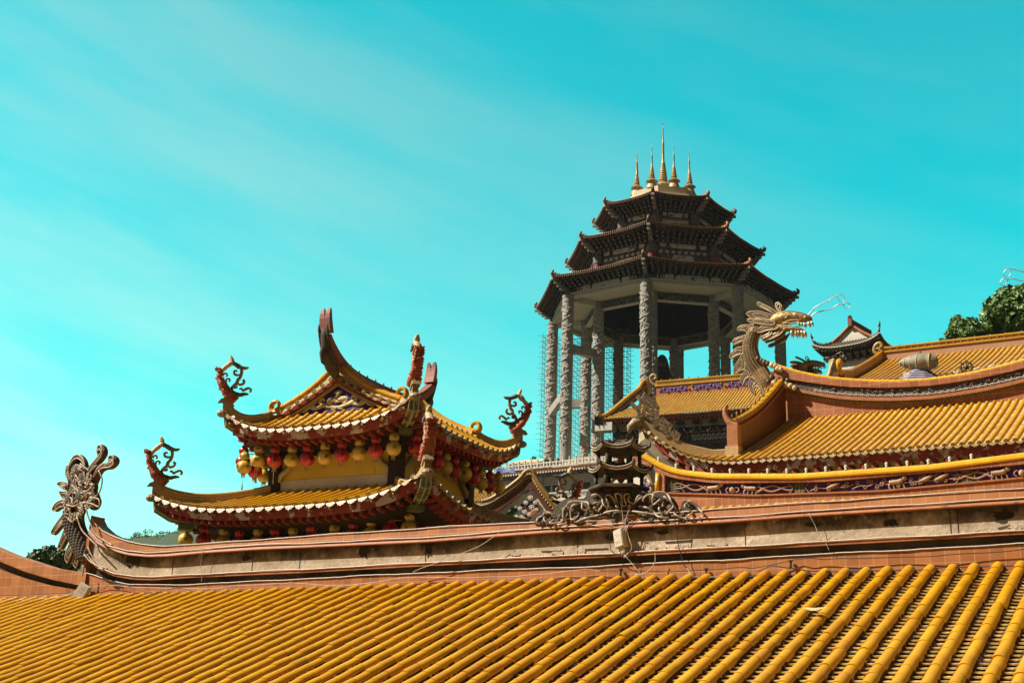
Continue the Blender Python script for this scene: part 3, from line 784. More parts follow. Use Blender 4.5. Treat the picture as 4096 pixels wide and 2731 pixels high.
for q in [x * .45 - 2.0 for x in range(10)]:
    mb.lathe(PV.w(.0, q, rz(q) - .01), [(.03, 0), (.025, .05), (.035, .08), (.012, .12), (.001, .13)], 6)
mb.build('ridge_figures', M['drip'], rid, smooth=True)
# --- walls
def walls(name, hw, z0, z1, mat, parent):
    mb = MB(); mb.fbox(PV, -hw, hw, -hw, hw, z0, z1); return mb.build(name, mat, parent)
uw = walls('upper_wall', 2.0, 6.2, 7.75, M['yellow_wall'], pav)
mb = MB()
for F in PSIDES: mb.fbox(F, -1.85, 1.85, 2.0, 2.03, 6.3, 6.78)
mb.build('plinth_band', M['white_wall'], uw)
lw = walls('lower_wall', 2.5, GZ + .0, 5.45, M['yellow_wall'], pav)
def post(parent, F, t, q, z0, z1, w): 
    mb = MB(); mb.fbox(F, t - w, t + w, q - w, q + w, z0, z1); mb.build('corner_post', M['dark'], parent)
for a, b in ((-1, 1), (1, 1), (1, -1), (-1, -1)):
    post(uw, PV, a * 2.0, b * 2.0, 6.2, 7.7, .17); post(lw, PV, a * 2.62, b * 2.62, GZ, 5.4, .2)
for F in PSIDES:
    mb = MB(); mb.fbox(F, -2.1, 2.1, 2.02, 2.13, 7.44, 7.66); mb.build('eave_beam', M['dark'], uw)
    mb = MB(); mb.fbox(F, -2.8, 2.8, 2.52, 2.66, 5.02, 5.24); mb.build('eave_beam', M['dark'], lw)
    # filigree frieze below the lower eave
    mb = MB()
    for i in range(46):
        t = -2.9 + i * .126; z = 5.33 + .015 * sin(i * 1.7); q = 3.2
        P = [F.w(t + .07 * cos(a) * (1 - a / 9), q + .02 * sin(i), z + .06 * sin(a) * (1 - a / 9)) for a in [k * .8 for k in range(8)]]
        mb.tube(P, .013, 4)
    mb.tube([F.w(-3.0, 3.2, 5.27), F.w(3.0, 3.2, 5.27)], .016, 4); mb.tube([F.w(-2.9, 2.68, 5.02), F.w(2.9, 2.68, 5.02)], .012, 4)
    mb.build('filigree_frieze', M['drip'], lo_roof)
    # cranked brackets at the ends
    for sg in (-1, 1):
        for zt, hw, pr in ((7.4, 1.98, up_roof), (5.0, 2.55, lo_roof)):
            mb = MB()
            P = [F.w(sg * (hw - .1 - a * .75), hw + .12, zt - .65 * (1 - a) ** 1.6 + .05 * sin(a * 12)) for a in [k / 8 for k in range(9)]]
            mb.tube(P, [.05 + .05 * (1 - k / 8) for k in range(9)], 6, flat=(F.n, .7)); mb.build('scroll_bracket', M['greenedge'], pr, smooth=True)
# ---------------------------------------------------------------- lanterns
M['lan_red'] = pmat('red_lantern_silk', (.60, .014, .014), (.50, .008, .01), 3, .32, .0, spec=.6)
M['lan_yel'] = pmat('yellow_lantern_silk', (.74, .50, .05), (.66, .42, .035), 3, .32, .0, spec=.6)
M['ink'] = pmat('black_ink', (.02, .015, .012), None, 5, .6, 0)
M['tassel'] = pmat('faded_tassel', (.55, .4, .22), (.4, .2, .1), 30, .8, 0)
def ribbed(mb, c, r, sz, n=20, nv=16):
    prof = []
    for i in range(nv * 2 + 1):
        a = pi * (.08 + .84 * i / (nv * 2)); rr = r * sin(a) * (1 + (.012 if i % 2 else -.012)); prof.append((rr, -r * cos(a) * sz))
    mb.lathe(c, prof, n)
def char_mesh(mb, ch, r, sz, cz, lon, size):
    cu = bpy.data.curves.new('lettering', 'FONT'); cu.body = ch; cu.align_x = 'CENTER'; cu.align_y = 'CENTER'; cu.resolution_u = 2
    o = bpy.data.objects.new('lettering', cu); COL.objects.link(o)
    dg = bpy.context.evaluated_depsgraph_get(); me = bpy.data.meshes.new_from_object(o.evaluated_get(dg))
    xs = [v.co.x for v in me.vertices]; ys = [v.co.y for v in me.vertices]
    if xs:
        cx, cy = (min(xs) + max(xs)) / 2, (min(ys) + max(ys)) / 2; vs = []
        for v in me.vertices:
            x, y = (v.co.x - cx) * size, (v.co.y - cy) * size
            la = y / r / sz; a = lon + x / (r * cos(la)); rr = r * 1.022
            vs.append(V((rr * cos(la) * cos(a), rr * cos(la) * sin(a), cz + rr * sin(la) * sz)))
        mb.add(vs, [tuple(p.vertices) for p in me.polygons])
    bpy.data.objects.remove(o); bpy.data.meshes.remove(me); bpy.data.curves.remove(cu)
SETS = (('檳城極樂', '萬佛法會'), ('極樂禪寺', '光明佛燈'), ('檳城寺禪', '佛萬燈法'))
RL, RU = .212, .142
def lantern_proto(si, red, tassel):
    o = root('gourd_lantern', (0, 0, 0), 'x', 'lantern')
    col = M['lan_red' if red else 'lan_yel']
    mb = MB(); ribbed(mb, V((0, 0, -.60)), RL, .92); mb.build('lower_globe', col, o, smooth=True)
    mb = MB(); ribbed(mb, V((0, 0, -.29)), RU, .92, 18, 12); mb.build('upper_globe', col, o, smooth=True)
    mb = MB(); mb.lathe(V((0, 0, -.175)), [(.06, 0), (.065, .03), (.062, .045), (.001, .05)], 10); mb.tube([V((0, 0, -.14)), V((0, 0, .02))], .006, 4); mb.build('cap', M['drip'] if not red else M['red'], o)
    mb = MB(); mb.lathe(V((0, 0, -.432)), [(.075, -.012), (.085, 0), (.075, .012)], 12, cap=False)
    for c, r in ((-.60, RL), (-.29, RU)):
        for k in range(6):
            a = k * pi / 3 + .5; mb.tube([V((r * 1.02 * sin(x) * cos(a), r * 1.02 * sin(x) * sin(a), c - r * 1.02 * cos(x) * .92)) for x in [.3 + i * .31 for i in range(9)]], .004, 3, False)
    mb.build('seam_cords', M['cord'], o)
    mb = MB(); mb.lathe(V((0, 0, -.83)), [(.001, 0), (.06, 0), (.065, .03), (.07, .05)], 10)
    for k in range(10):
        a = k * .63; mb.tube([V((.05 * cos(a), .05 * sin(a), -.82)), V((.055 * cos(a), .055 * sin(a), -.9))], .008, 3)
    if tassel:
        mb.tube([V((0, 0, -.85)), V((0, 0, -1.12))], .006, 4)
        for k in range(8):
            a = k * .8; mb.tube([V((.008 * cos(a), .008 * sin(a), -1.08)), V((.02 * cos(a), .02 * sin(a), -1.25))], .006, 3)
    mb.build('tassel', M['tassel'], o)
    mb = MB()
    for k, ch in enumerate(SETS[si][0]): char_mesh(mb, ch, RU, .92, -.29, k * pi / 2 - pi / 4, .085)
    for k, ch in enumerate(SETS[si][1]): char_mesh(mb, ch, RL, .92, -.60, k * pi / 2 - pi / 4, .125)
    mb.build('lettering', M['ink'], o)
    return o
PROTO = {}
def place_lantern(p, red, si, tassel, rot, label, group):
    key = (si, red, tassel); first = key not in PROTO
    if first: PROTO[key] = o = lantern_proto(*key)
    else:
        s = PROTO[key]; o = s.copy(); COL.objects.link(o)
        for ch in list(s.children):
            c = ch.copy(); COL.objects.link(c); c.parent = o
    o.location = p; o.rotation_euler = (0, 0, rot); o['label'] = label; o['group'] = group
    return o
ORD = ['first', 'second', 'third', 'fourth', 'fifth', 'sixth', 'seventh', 'eighth', 'ninth', 'tenth', 'eleventh', 'twelfth', 'thirteenth', 'fourteenth']
def lanterns(pts, F, q, where, group, zfix=None):
    cnt = {}
    for i, (x, y, c) in enumerate(pts):
        red = c == 'r'; t, z = F.hit(x, y, q)
        p = F.w(t, q, z + .60)
        k = cnt.get(c, 0); cnt[c] = k + 1
        place_lantern(p, red, (i * 7 + k) % 3, rnd.random() < .4, -F.th - pi / 2 + rnd.uniform(-.35, .35),
                      '%s %s gourd lantern from the left %s' % (ORD[k], 'red' if red else 'yellow', where), group)
def c3p(x, y): return 550 + x / 2.94, 1650 + y / 2.94
def c4p(x, y): return 1250 + x / 2.613, 1700 + y / 2.613
_a = [(*c3p(1240, 578), 'r'), (*c3p(1415, 562), 'y'), (*c3p(1612, 568), 'r'), (*c3p(1812, 560), 'y'), (*c3p(1996, 552), 'r'), (*c3p(2200, 522), 'y'), (*c4p(-58, 355), 'r'), (*c4p(125, 343), 'y'), (*c4p(303, 318), 'r'), (*c4p(485, 298), 'y'), (*c4p(661, 272), 'r'), (*c4p(848, 245), 'y')]
lanterns(_a, PSIDES[0], 2.62, 'along the left face of the upper eave', 'lanterns under the upper eave')
_b = [(*c4p(1083, 245), 'r'), (*c4p(1302, 390), 'r'), (*c4p(1392, 443), 'y'), (*c4p(1482, 483), 'r'), (*c4p(1592, 512), 'y'), (*c4p(1683, 555), 'r'), (*c4p(1762, 606), 'y'), (*c4p(1850, 635), 'r'), (*c4p(1940, 645), 'y')]
def right_lan(pts, q, where, group):
    cnt = {}; F = PSIDES[1]
    for i, (x, y, c) in enumerate(pts):
        red = c == 'r'; t, z = F.hit(x, y, q); p = F.w(t, q, z + .6); k = cnt.get(c, 0); cnt[c] = k + 1
        place_lantern(p, red, (i * 5 + k) % 3, rnd.random() < .3, -F.th - pi / 2 + rnd.uniform(-.9, -.3), '%s %s gourd lantern from the near corner %s' % (ORD[k], 'red' if red else 'yellow', where), group)
right_lan(_b, 2.62, 'along the right face of the upper eave', 'lanterns under the upper eave')
F3 = PSIDES[3]
cnt = {}
for i, (x, y, c, q) in enumerate([(*c3p(1250, 640), 'y', 2.5), (*c3p(1380, 692), 'r', 2.4), (*c3p(1490, 745), 'y', 2.2)]):
    t, z = F3.hit(x, y, 2.62)
    place_lantern(F3.w(t, 2.62, z + .6), c == 'r', i, i < 2, rnd.uniform(0, 6), ['yellow gourd lantern half hidden behind the leftmost red lantern of the upper eave', 'red gourd lantern hanging low behind the left corner of the upper eave', 'yellow gourd lantern lowest behind the dark left post of the upper storey'][i], 'lanterns under the upper eave')
_c = [(*c3p(565, 1492), 'y'), (*c3p(775, 1500), 'r'), (*c3p(1003, 1530), 'y'), (*c3p(1190, 1550), 'r'), (*c3p(1405, 1535), 'y'), (*c3p(1608, 1530), 'r'), (*c3p(1818, 1525), 'y'), (*c3p(2030, 1500), 'r'), (*c3p(2310, 1480), 'y'), (*c4p(-10, 1200), 'r'), (*c4p(220, 1200), 'y'), (*c4p(420, 1165), 'r'), (*c4p(610, 1140), 'y'), (*c4p(822, 1100), 'r'), (*c4p(1008, 1078), 'y'), (*c4p(1198, 1095), 'r')]
_cl = [a for a in _c]
lanterns(_cl[:14], PSIDES[0], 3.15, 'along the left face of the lower eave', 'lanterns under the lower eave')
for (x, y, c), lab in zip(_cl[14:], ('yellow gourd lantern under the near corner of the lower eave', 'red gourd lantern just right of the near corner of the lower eave')):
    t, z = PSIDES[1].hit(x, y, 3.15); place_lantern(PSIDES[1].w(t, 3.15, z + .6), c == 'r', 1, False, -PSIDES[1].th - pi / 2 - .6, lab, 'lanterns under the lower eave')
for F, q, z, nm in ((PSIDES[0], 2.62, 7.46, 'upper eave, left face'), (PSIDES[1], 2.62, 7.46, 'upper eave, right face'), (PSIDES[0], 3.15, 5.1, 'lower eave, left face')):
    mb = MB(); mb.tube([F.w(lerp(-q, q, i / 60), q + .02 * sin(i * .9), z + .035 * sin(i * 1.05) + .012 * rnd.uniform(-1, 1)) for i in range(61)], .012, 5)
    tag(mb.build('lantern_cable', M['wire'], None), 'dark sagging cable the lanterns hang from, ' + nm, 'cable', 'lantern cables')
# ================================================================ octagonal three-roofed tower on the hill
TC = V((26.583, 220, 0)); TAL = math.radians(-14.95)
BASEZ = at(2205, 1850, 222).z - 2.5
tow = root('tower', V((TC.x, TC.y, BASEZ)), 'tall octagonal stone tower with three stacked dark roofs, open columned stage and golden spires', 'tower')
M['granite'] = pmat('carved_granite', (.50, .46, .40), (.34, .31, .27), .8, .85, 1.0, 2.2, bdist=.35, c3=(.09, .08, .07), s3=.5, th3=(.62, .75))
M['granite_s'] = pmat('plain_granite', (.36, .34, .30), (.25, .23, .20), .6, .85, .5, 4, bdist=.1, c3=(.07, .06, .05), s3=.9, th3=(.62, .7))
M['soffit_t'] = pmat('cream_soffit', (.60, .54, .44), (.52, .46, .36), .2, .8, .1, 3)
M['dougong'] = pmat('dark_bracket_timber', (.06, .045, .032), (.03, .022, .015), .5, .75, .4, 6, island=.5, bdist=.05)
M['dougong_edge'] = pmat('pale_bracket_edge', (.36, .31, .24), (.26, .21, .15), .8, .7, .2, 6)
M['dougong_face'] = pmat('bracket_block_face', (.50, .42, .31), (.34, .28, .2), .8, .7, .2, 6)
M['rooft'] = pmat('brown_tower_roof_tile', (.20, .11, .05), (.13, .07, .03), .5, .6, .3, 5)
M['rafter_t'] = pmat('tower_rafters', (.17, .08, .045), (.1, .045, .025), .6, .7, .2, 6)
M['panelbg'] = pmat('dark_painted_beam', (.06, .055, .06), (.14, .13, .14), 1.2, .7, .2, 8, c3=(.30, .28, .26), s3=1.6, th3=(.58, .66))
M['painting'] = pmat('ink_painted_cartouche', (.58, .53, .46), (.46, .42, .36), .6, .8, .1, 5, c3=(.07, .065, .07), s3=.9, th3=(.56, .62), stretch=(1, 1, 1.6))
M['redcol'] = pmat('red_tower_column', (.20, .03, .018), (.15, .02, .012), .6, .6, .2, 5)
M['whitetrim'] = pmat('white_trim', (.60, .56, .48), (.5, .45, .38), 2, .7, .1, 8)
M['interior'] = pmat('dark_interior', (.045, .038, .032), (.03, .025, .02), .4, .9, .3, 2)
M['spire'] = pmat('gilded_spire', (.52, .37, .17), (.38, .25, .09), 1.5, .45, .2, 6, metal=.2)
M['terrace'] = pmat('cream_roof_terrace', (.62, .50, .32), (.52, .41, .25), .5, .8, .2, 4)
def tpt(a, R, z): return TC + V((R * sin(a), -R * cos(a), z))
def tang(k): return TAL + k * pi / 4
C22 = cos(pi / 8); S22 = sin(pi / 8)
TF = [Frame(TC, -(tang(k) + pi / 8)) for k in range(8)]      # side k between corner k and k+1
def tower_tier(name, R, z, Rw, zb_top, zb_bot, Rb, u, Rin, zin, label, ncl, panel_z):
    """R,z eave corner; Rw wall/column radius; brackets between (Rb,zb_bot) and (R-1,zb_top)"""
    roof, raf, brk, edg, fas, hip = MB(), MB(), MB(), MB(), MB(), MB()
    a_e = R * C22; a_in = Rin * C22
    sides = []
    for k in range(8):
        hs = R * S22
        def K(t, hs=hs): return min(1, abs(t) / hs) ** 2.6
        S = Side(TF[k], -hs, hs, lambda t: a_e, lambda t, q, K=K: z - u + (zin - z + u) * ((a_e - q) / (a_e - a_in)) ** 1.3 + u * K(t) * max(0, (q - a_in) / (a_e - a_in)) ** 2, lambda t, hs=hs: a_in)
        sides.append(S)
        n = 24; rows = []
        for j in range(7):
            q = lerp(a_e + .05, a_in, j / 6); rows.append([S.F.w(lerp(-1, 1, i / n) * q * math.tan(pi / 8), q, S.Z(lerp(-1, 1, i / n) * q * math.tan(pi / 8) * (a_e / max(q, .1)) , min(q, a_e))) for i in range(n + 1)])
        roof.grid(rows)
        # row of tile ends above the fascia, rafters below
        m = int(2 * hs / .42)
        for i in range(m):
            t = lerp(-hs, hs, (i + .5) / m) * .985; zz = S.Z(t, a_e)
            fas.lathe(S.F.w(t, a_e + .02, zz + .03), [(.10, -.6), (.115, .05), (.06, .07)], 6, S.F.e, V((0, 0, 1)), S.F.n)
            for q1, q0, dz, w in ((a_e - .02, a_e - 1.6, -.28, .085), (a_e - .55, a_e - 1.1, -.62, .085)):
                tq = t * min(1, q1 / a_e)
                raf.add([S.F.w(tq + s_ * w, q, zz + dz + dd + (q1 - q) * .12 + c * .1) for c in (-1, 1) for q, dd in ((q1, 0), (q0, .0)) for s_ in (-1, 1)], [(0, 1, 3, 2), (4, 6, 7, 5), (0, 4, 5, 1), (2, 3, 7, 6), (0, 2, 6, 4), (1, 5, 7, 3)])
            raf.cur = 1; raf.lathe(S.F.w(t, a_e - .0, zz - .28), [(.06, -.02), (.06, .03)], 5, S.F.e, V((0, 0, 1)), S.F.n); raf.cur = 0
        # board strips
        raf.grid([[S.F.w(t, a_e - .05, S.Z(t, a_e) - .02) for t in [lerp(-hs, hs, i / 24) for i in range(25)]], [S.F.w(t, a_e - .05, S.Z(t, a_e) - .2) for t in [lerp(-hs, hs, i / 24) for i in range(25)]],
                  [S.F.w(t * .93, a_e - 1.7, S.Z(t, a_e) - .08) for t in [lerp(-hs, hs, i / 24) for i in range(25)]]])
        # bracket clusters
        ab = Rb * C22; hb = Rb * S22; ae2 = a_e - 1.3
        for i in range(ncl + 1):
            f = i / ncl
            for j in range(4):
                q = lerp(ab, ae2, j / 3); hw = q * math.tan(pi / 8); zz = lerp(zb_bot, zb_top, j / 3) + u * .5 * K(lerp(-hs, hs, f)) * (j / 3) - u * .3 * (j / 3)
                t = lerp(-hw, hw, f) ; w = 2 * hw / ncl
                h = (zb_top - zb_bot) / 4
                # V of two slanting arms and a block: reads as chevrons
                for sg in (-1, 1):
                    brk.cur = 1; brk.add([S.F.w(t + sg * a * w * .5 + b * .11, q + c * .34, zz + h * (.95 * a - .4) + d * .16) for a in (0, 1) for b in (-1, 1) for c in (-1, 1) for d in (-1, 1)][:8], [(0, 1, 3, 2), (4, 6, 7, 5), (0, 4, 5, 1), (2, 3, 7, 6), (0, 2, 6, 4), (1, 5, 7, 3)])
                brk.cur = 0; brk.fbox(S.F, t - .17, t + .17, q - .2, q + .55, zz - .15, zz + .16)
                brk.cur = 1; brk.fbox(S.F, t - .15, t + .15, q + .55, q + .58, zz - .13, zz + .02); brk.cur = 0
            # continuous dark backing
        brk.grid([[S.F.w(s_ * ab * math.tan(pi / 8), ab - .1, zb_bot - .2) for s_ in (-1, 1)], [S.F.w(s_ * (ae2) * math.tan(pi / 8), ae2 - .5, zb_top + .25) for s_ in (-1, 1)]])
    o = roof.build(name, M['rooft'], tow)
    raf.build('rafters', [M['rafter_t'], M['dougong_edge']], o); brk.build('bracket_sets', [M['dougong'], M['dougong_face']], o); fas.build('eave_tiles', M['drip'], o)
    for k in range(8):
        a = tang(k); d = V((sin(a), -cos(a), 0)); sd = V((cos(a), sin(a), 0))
        tip = tpt(a, R, z)
        mb = MB(); mb.tube([tpt(a, lerp(Rin, R + .1, i / 8), lerp(zin, z, (i / 8)) - .55 * sin(pi * i / 8) * (zin - z) * .35 + .15) for i in range(9)], .28, 6)
        mb.tube([tip + d * .0, tip + d * .15 + V((0, 0, .5)), tip - d * .1 + V((0, 0, .9)), tip - d * .3 + V((0, 0, .7))], [.3, .28, .2, .05], 6)
        mb.tube([tip - d * .5 + V((0, 0, .2)), tip - d * .6 + V((0, 0, .7))], [.25, .05], 6); mb.tube([tip - d * 1.1 + V((0, 0, .25)), tip - d * 1.2 + V((0, 0, .65))], [.25, .05], 6)
        mb.build('hip_beast', M['terra_plain'] if k % 2 else M['rooft'], o, smooth=True)
        mb = MB()
        for j, (r0, dz, hh) in enumerate(((.35, -.65, .3), (1.0, -1.15, .3), (1.6, -1.65, .3), (2.2, -2.1, .3))):
            c = tip - d * r0 + V((0, 0, dz)); mb.box(c, .55, .3, hh * .6, d, sd)
        mb.build('corner_brackets', M['dougong_edge'], o)
    return o
tower_tier('lower_roof', 23.2, 74.57, 20, 74.0, 72.9, 20.2, .5, 14.6, 76.0, '', 16, None)
tower_tier('middle_roof', 17.69, 82.76, 14, 82.2, 80.5, 14.3, .5, 9.5, 84.0, '', 12, None)
tower_tier('top_roof', 12.74, 90.26, 8.9, 89.7, 88.1, 9.3, .45, 7.0, 91.5, '', 9, None)
# storeys: walls, columns, painted beams
def storey(name, Rw, z0, z1, zp, kind):
    mb = MB(); a = (Rw - .35)
    mb.add([tpt(tang(k), a, zz) for zz in (z0, z1) for k in range(8)], [(k, (k + 1) % 8, 8 + (k + 1) % 8, 8 + k) for k in range(8)])
    w = mb.build(name, M['panelbg'], tow)
    for k in range(8):
        mb = MB(); mb.lathe(tpt(tang(k), Rw, 0), [(.85, z0), (.82, zp)], 14); mb.build('column', M['redcol'], w, smooth=True, angle=40)
        mb = MB(); mb.lathe(tpt(tang(k), Rw, 0), [(.9, zp - 1.2), (.93, zp - 1.15), (.93, zp - 1.0), (.9, zp - .95), (.9, zp - .3), (.94, zp - .25), (.94, zp), (.6, zp + .02), (.6, zp + 1.0)], 14); mb.build('capital', M['panelbg'], w)
    for k in range(8):
        F = TF[k]; q = Rw * C22; hw = Rw * S22 - 1.0
        tr = MB(); pa = MB()
        h = z1 - zp
        def cart(tc, zc, w, hh, ends=True):
            pol = [F.w(tc + x * w, q + .12, zc + y * hh) for x, y in ((-1, 0), (-.92, -.8), (-.8, -1), (.8, -1), (.92, -.8), (1, 0), (.92, .8), (.8, 1), (-.8, 1), (-.92, .8))]
            pa.plate(pol, F.n, .16); tr.tube([p + F.n * .06 for p in pol] + [pol[0] + F.n * .06], .07, 4, False)
        if kind == 'beam':
            zc = (zp + z1) / 2 - .1; hh = (z1 - zp) * .34
            cart(0, zc, hw * .42, hh)
            for sg in (-1, 1):
                cart(sg * hw * .58, zc, hw * .11, hh)
                for x in (.72, .78, .86): tr.fbox(F, sg * hw * x - .06, sg * hw * x + .06, q - .3, q + .1, zc - hh, zc + hh)
        else:
            zc = zp + (z1 - zp) * .42; hh = .62
            cart(0, zc, hw * .52, hh)
            for sg in (-1, 1): cart(sg * hw * .8, zc, hw * .12, hh * .8)
            # second register below: painted wall panel
            z2 = zp - 1.1
            if kind == 'mid':
                for i in range(8):
                    t = lerp(-hw, hw, (i + .5) / 8); tr.fbox(F, t - .28, t + .28, q - .3, q + .06, z2 + .15, z2 + .55)
                cart(0, z2 - 1.0, hw * .42, .75)
            else:
                pa.fbox(F, -hw * .95, hw * .95, q - .3, q + .04, z2 - .1, z2 + .35)
                tr.tube([F.w(x * hw, q + .05, z2 + y) for x, y in ((-.97, -2), (-.97, .5), (.97, .5), (.97, -2))], .06, 4, False)
        tr.build('panel_trim', M['whitetrim'], w); pa.build('painted_panel', M['painting'], w)
        if kind == 'top' and k in (0,):
            cu = bpy.data.curves.new('lettering', 'FONT'); cu.body = 'मणिपद्मेहूँ'; cu.align_x = 'CENTER'; cu.resolution_u = 2
            o = bpy.data.objects.new('lettering', cu); COL.objects.link(o); dg = bpy.context.evaluated_depsgraph_get(); me = bpy.data.meshes.new_from_object(o.evaluated_get(dg))
            xs = [v.co.x for v in me.vertices] or [0, 1]; sc_ = hw * 1.7 / (max(xs) - min(xs)); mb = MB()
            mb.add([F.w((v.co.x - (max(xs) + min(xs)) / 2) * sc_, q + .1, zp - 2.75 + v.co.y * sc_ * 1.3) for v in me.vertices], [tuple(p.vertices) for p in me.polygons])
            bpy.data.objects.remove(o)
            mb.build('inscription', M['whitetrim'], w)
    return w
storey('middle_storey', 14.0, 74.8, 80.9, 79.6, 'mid')
storey('top_storey', 8.9, 82.8, 88.5, 87.2, 'top')
beam = storey('column_stage', 20.0, 71.45, 73.0, 71.5, 'beam')
# great columns: eight outer, eight inner
M['soff'] = M['soffit_t']
colm = None
for R, r in ((20.0, .95), (13.8, .92)):
    for k in range(8):
        c = tpt(tang(k), R, 0); d = V((sin(tang(k)), -cos(tang(k)), 0)); sd = V((cos(tang(k)), sin(tang(k)), 0))
        mb = MB(); n = 18; prof = [(r, BASEZ), (r, 70.2), (r * 1.06, 70.25), (r * 1.06, 70.6), (r, 70.65), (r, 71.0), (r * 1.08, 71.05), (r * 1.08, 71.45)]
        mb.lathe(c, prof, n)
        o = mb.build('column', M['granite_s'], tow, smooth=True, angle=40)
        # carved dragon relief winding on the outer front of the shaft
        mb = MB(); ph = rnd.uniform(0, 6)
        side = -sd * .75 - d * .0 if R > 15 else -sd
        ca = math.atan2(-1, -.55)      # relief faces the open valley on the left
        P = []
        for i in range(110):
            z = lerp(BASEZ + 4, 69.6, i / 109); a = ca + .95 * sin(i * .55 + ph) ; P.append(c + V((cos(a) * r * 1.0, sin(a) * r * 1.0, z)))
        mb.tube(P, [.15 + .06 * sin(i * 1.9) for i in range(110)], 6)
        for i in range(150):
            z = rnd.uniform(BASEZ + 3, 69.8); a = ca + rnd.uniform(-1.15, 1.15); mb.ball(c + V((cos(a) * r, sin(a) * r, z)), rnd.uniform(.08, .19), 6, 4, 1, 1, 1.5)
        mb.build('dragon_relief', M['granite'], o, smooth=False)
# soffit ring, drum, inner beam
mb = MB()
for R0, R1, z in ((20.3, 13.2, 71.5),):
    vs = [tpt(tang(k), R, z) for R in (R0, R1) for k in range(8)] + [tpt(tang(k), R, z + .35) for R in (R0, R1) for k in range(8)]
    fs = []
    for k in range(8):
        k2 = (k + 1) % 8; fs += [(k, k2, 8 + k2, 8 + k), (16 + k, 24 + k, 24 + k2, 16 + k2), (k, 16 + k, 16 + k2, k2), (8 + k, 8 + k2, 24 + k2, 24 + k)]
    mb.add(vs, fs)
mb.build('soffit', M['soffit_t'], tow)
for k in range(8):
    F = TF[k]
    mb = MB(); q = 20 * C22; hw = 20 * S22 - .8; mb.fbox(F, -hw, hw, q - .95, q + .1, 71.1, 71.44); mb.build('outer_beam', M['whitetrim'], tow)
    mb = MB(); q = 13.8 * C22; hw = 13.8 * S22 - .8; mb.fbox(F, -hw, hw, q - .5, q + .5, 70.0, 70.15); mb.build('inner_beam', M['whitetrim'], tow)
    mb = MB(); mb.fbox(F, -hw, hw, q - .4, q + .4, 70.15, 71.49); mb.build('inner_frieze', M['panelbg'], tow)
    mb = MB(); a = tang(k); d = V((sin(a), -cos(a), 0)); sd = V((cos(a), sin(a), 0)); mb.box(tpt(a, 16.9, 71.0), 2.2, .5, .45, d, sd); mb.build('radial_beam', M['soffit_t'], tow)
mb = MB(); mb.add([tpt(tang(k), 13.2, zz) for zz in (71.51, 78) for k in range(8)], [(k, (k + 1) % 8, 8 + (k + 1) % 8, 8 + k) for k in range(8)] + [tuple(range(8, 16))])
mb.build('dark_drum', M['interior'], tow)
for k, z in ((6, BASEZ + 13.5), (7, BASEZ + 19.5)):
    p = tpt(tang(k), 13.8, z); q_ = tpt(tang(k), 20, z); d = (q_ - p).normalized()
    mb = MB(); mb.box((p + q_) / 2, 3.2, .55, .7, d, V((0, 0, 1)).cross(d)); mb.build('tie_beam', M['granite_s'], tow)
for ring, k0, z in ((20, 6, BASEZ + 12.0), ):
    a, b = tpt(tang(k0), ring, z), tpt(tang(k0 + 1), ring, z); d = (b - a).normalized(); mb = MB(); mb.box((a + b) / 2, (b - a).length / 2, .5, .7, d, V((0, 0, 1)).cross(d)); mb.build('tie_beam', M['granite_s'], tow)
mb = MB(); mb.lathe(TC + V((0, 0, 0)), [(22.5, BASEZ - 30), (22, BASEZ)], 8); mb.build('platform', M['terrace'], tow)
# roof terrace and spires
mb = MB(); vs = []
for R, z in ((7.6, 91.6), (7.4, 92.3), (6.6, 92.5), (6.5, 93.9), (5.9, 94.0)): vs += [tpt(tang(k), R, z) for k in range(8)]
mb.add(vs, [(j * 8 + k, j * 8 + (k + 1) % 8, (j + 1) * 8 + (k + 1) % 8, (j + 1) * 8 + k) for j in range(4) for k in range(8)] + [tuple(range(32, 40))])
mb.build('roof_terrace', M['terrace'], tow)
def spire(base, h, r, finial=False):
    mb = MB(); prof = [(r * 1.1, 0)]
    for i in range(5): prof += [(r * (1.08 - .06 * i), h * (.018 * i + .004)), (r * (1.02 - .06 * i), h * (.018 * i + .014))]
    prof += [(r * .7, h * .1), (r * .72, h * .14), (r * 1.0, h * .155), (r * 1.02, h * .165), (r * .62, h * .2), (r * .42, h * .225)]
    z = .23
    for i in range(8):
        w = r * (.50 - .036 * i); prof += [(w, h * z), (w * 1.12, h * (z + .012)), (w, h * (z + .024)), (w * .82, h * (z + .028))]; z += .030
    prof += [(r * .17, h * .48), (r * .13, h * .7), (r * .17, h * .715), (r * .1, h * .74), (r * .05, h * .9), (r * .09, h * .91), (r * .02, h * .93), (.02, h)]
    mb.lathe(base, prof, 14); o = mb.build('spire', M['spire'], tow, smooth=True, angle=35)
    mb = MB()
    for i in range(10):
        a = i * pi / 5; mb.box(base + V((r * .99 * cos(a), r * .99 * sin(a), h * .158)), .06 * r, .12 * r, h * .012)
    mb.build('lotus_rim', M['spire'], o)
    if finial:
        mb = MB(); mb.box(base + V((0, 0, h * .97)), .3, .03, .04); mb.build('cross_finial', M['spire'], o)
for i in range(8):
    a = math.radians(15 + i * 45); spire(tpt(a, 5.1, 93.9), 9.0, 1.05)
spire(TC + V((0, 0, 93.9)), 15.4, 1.5, True)
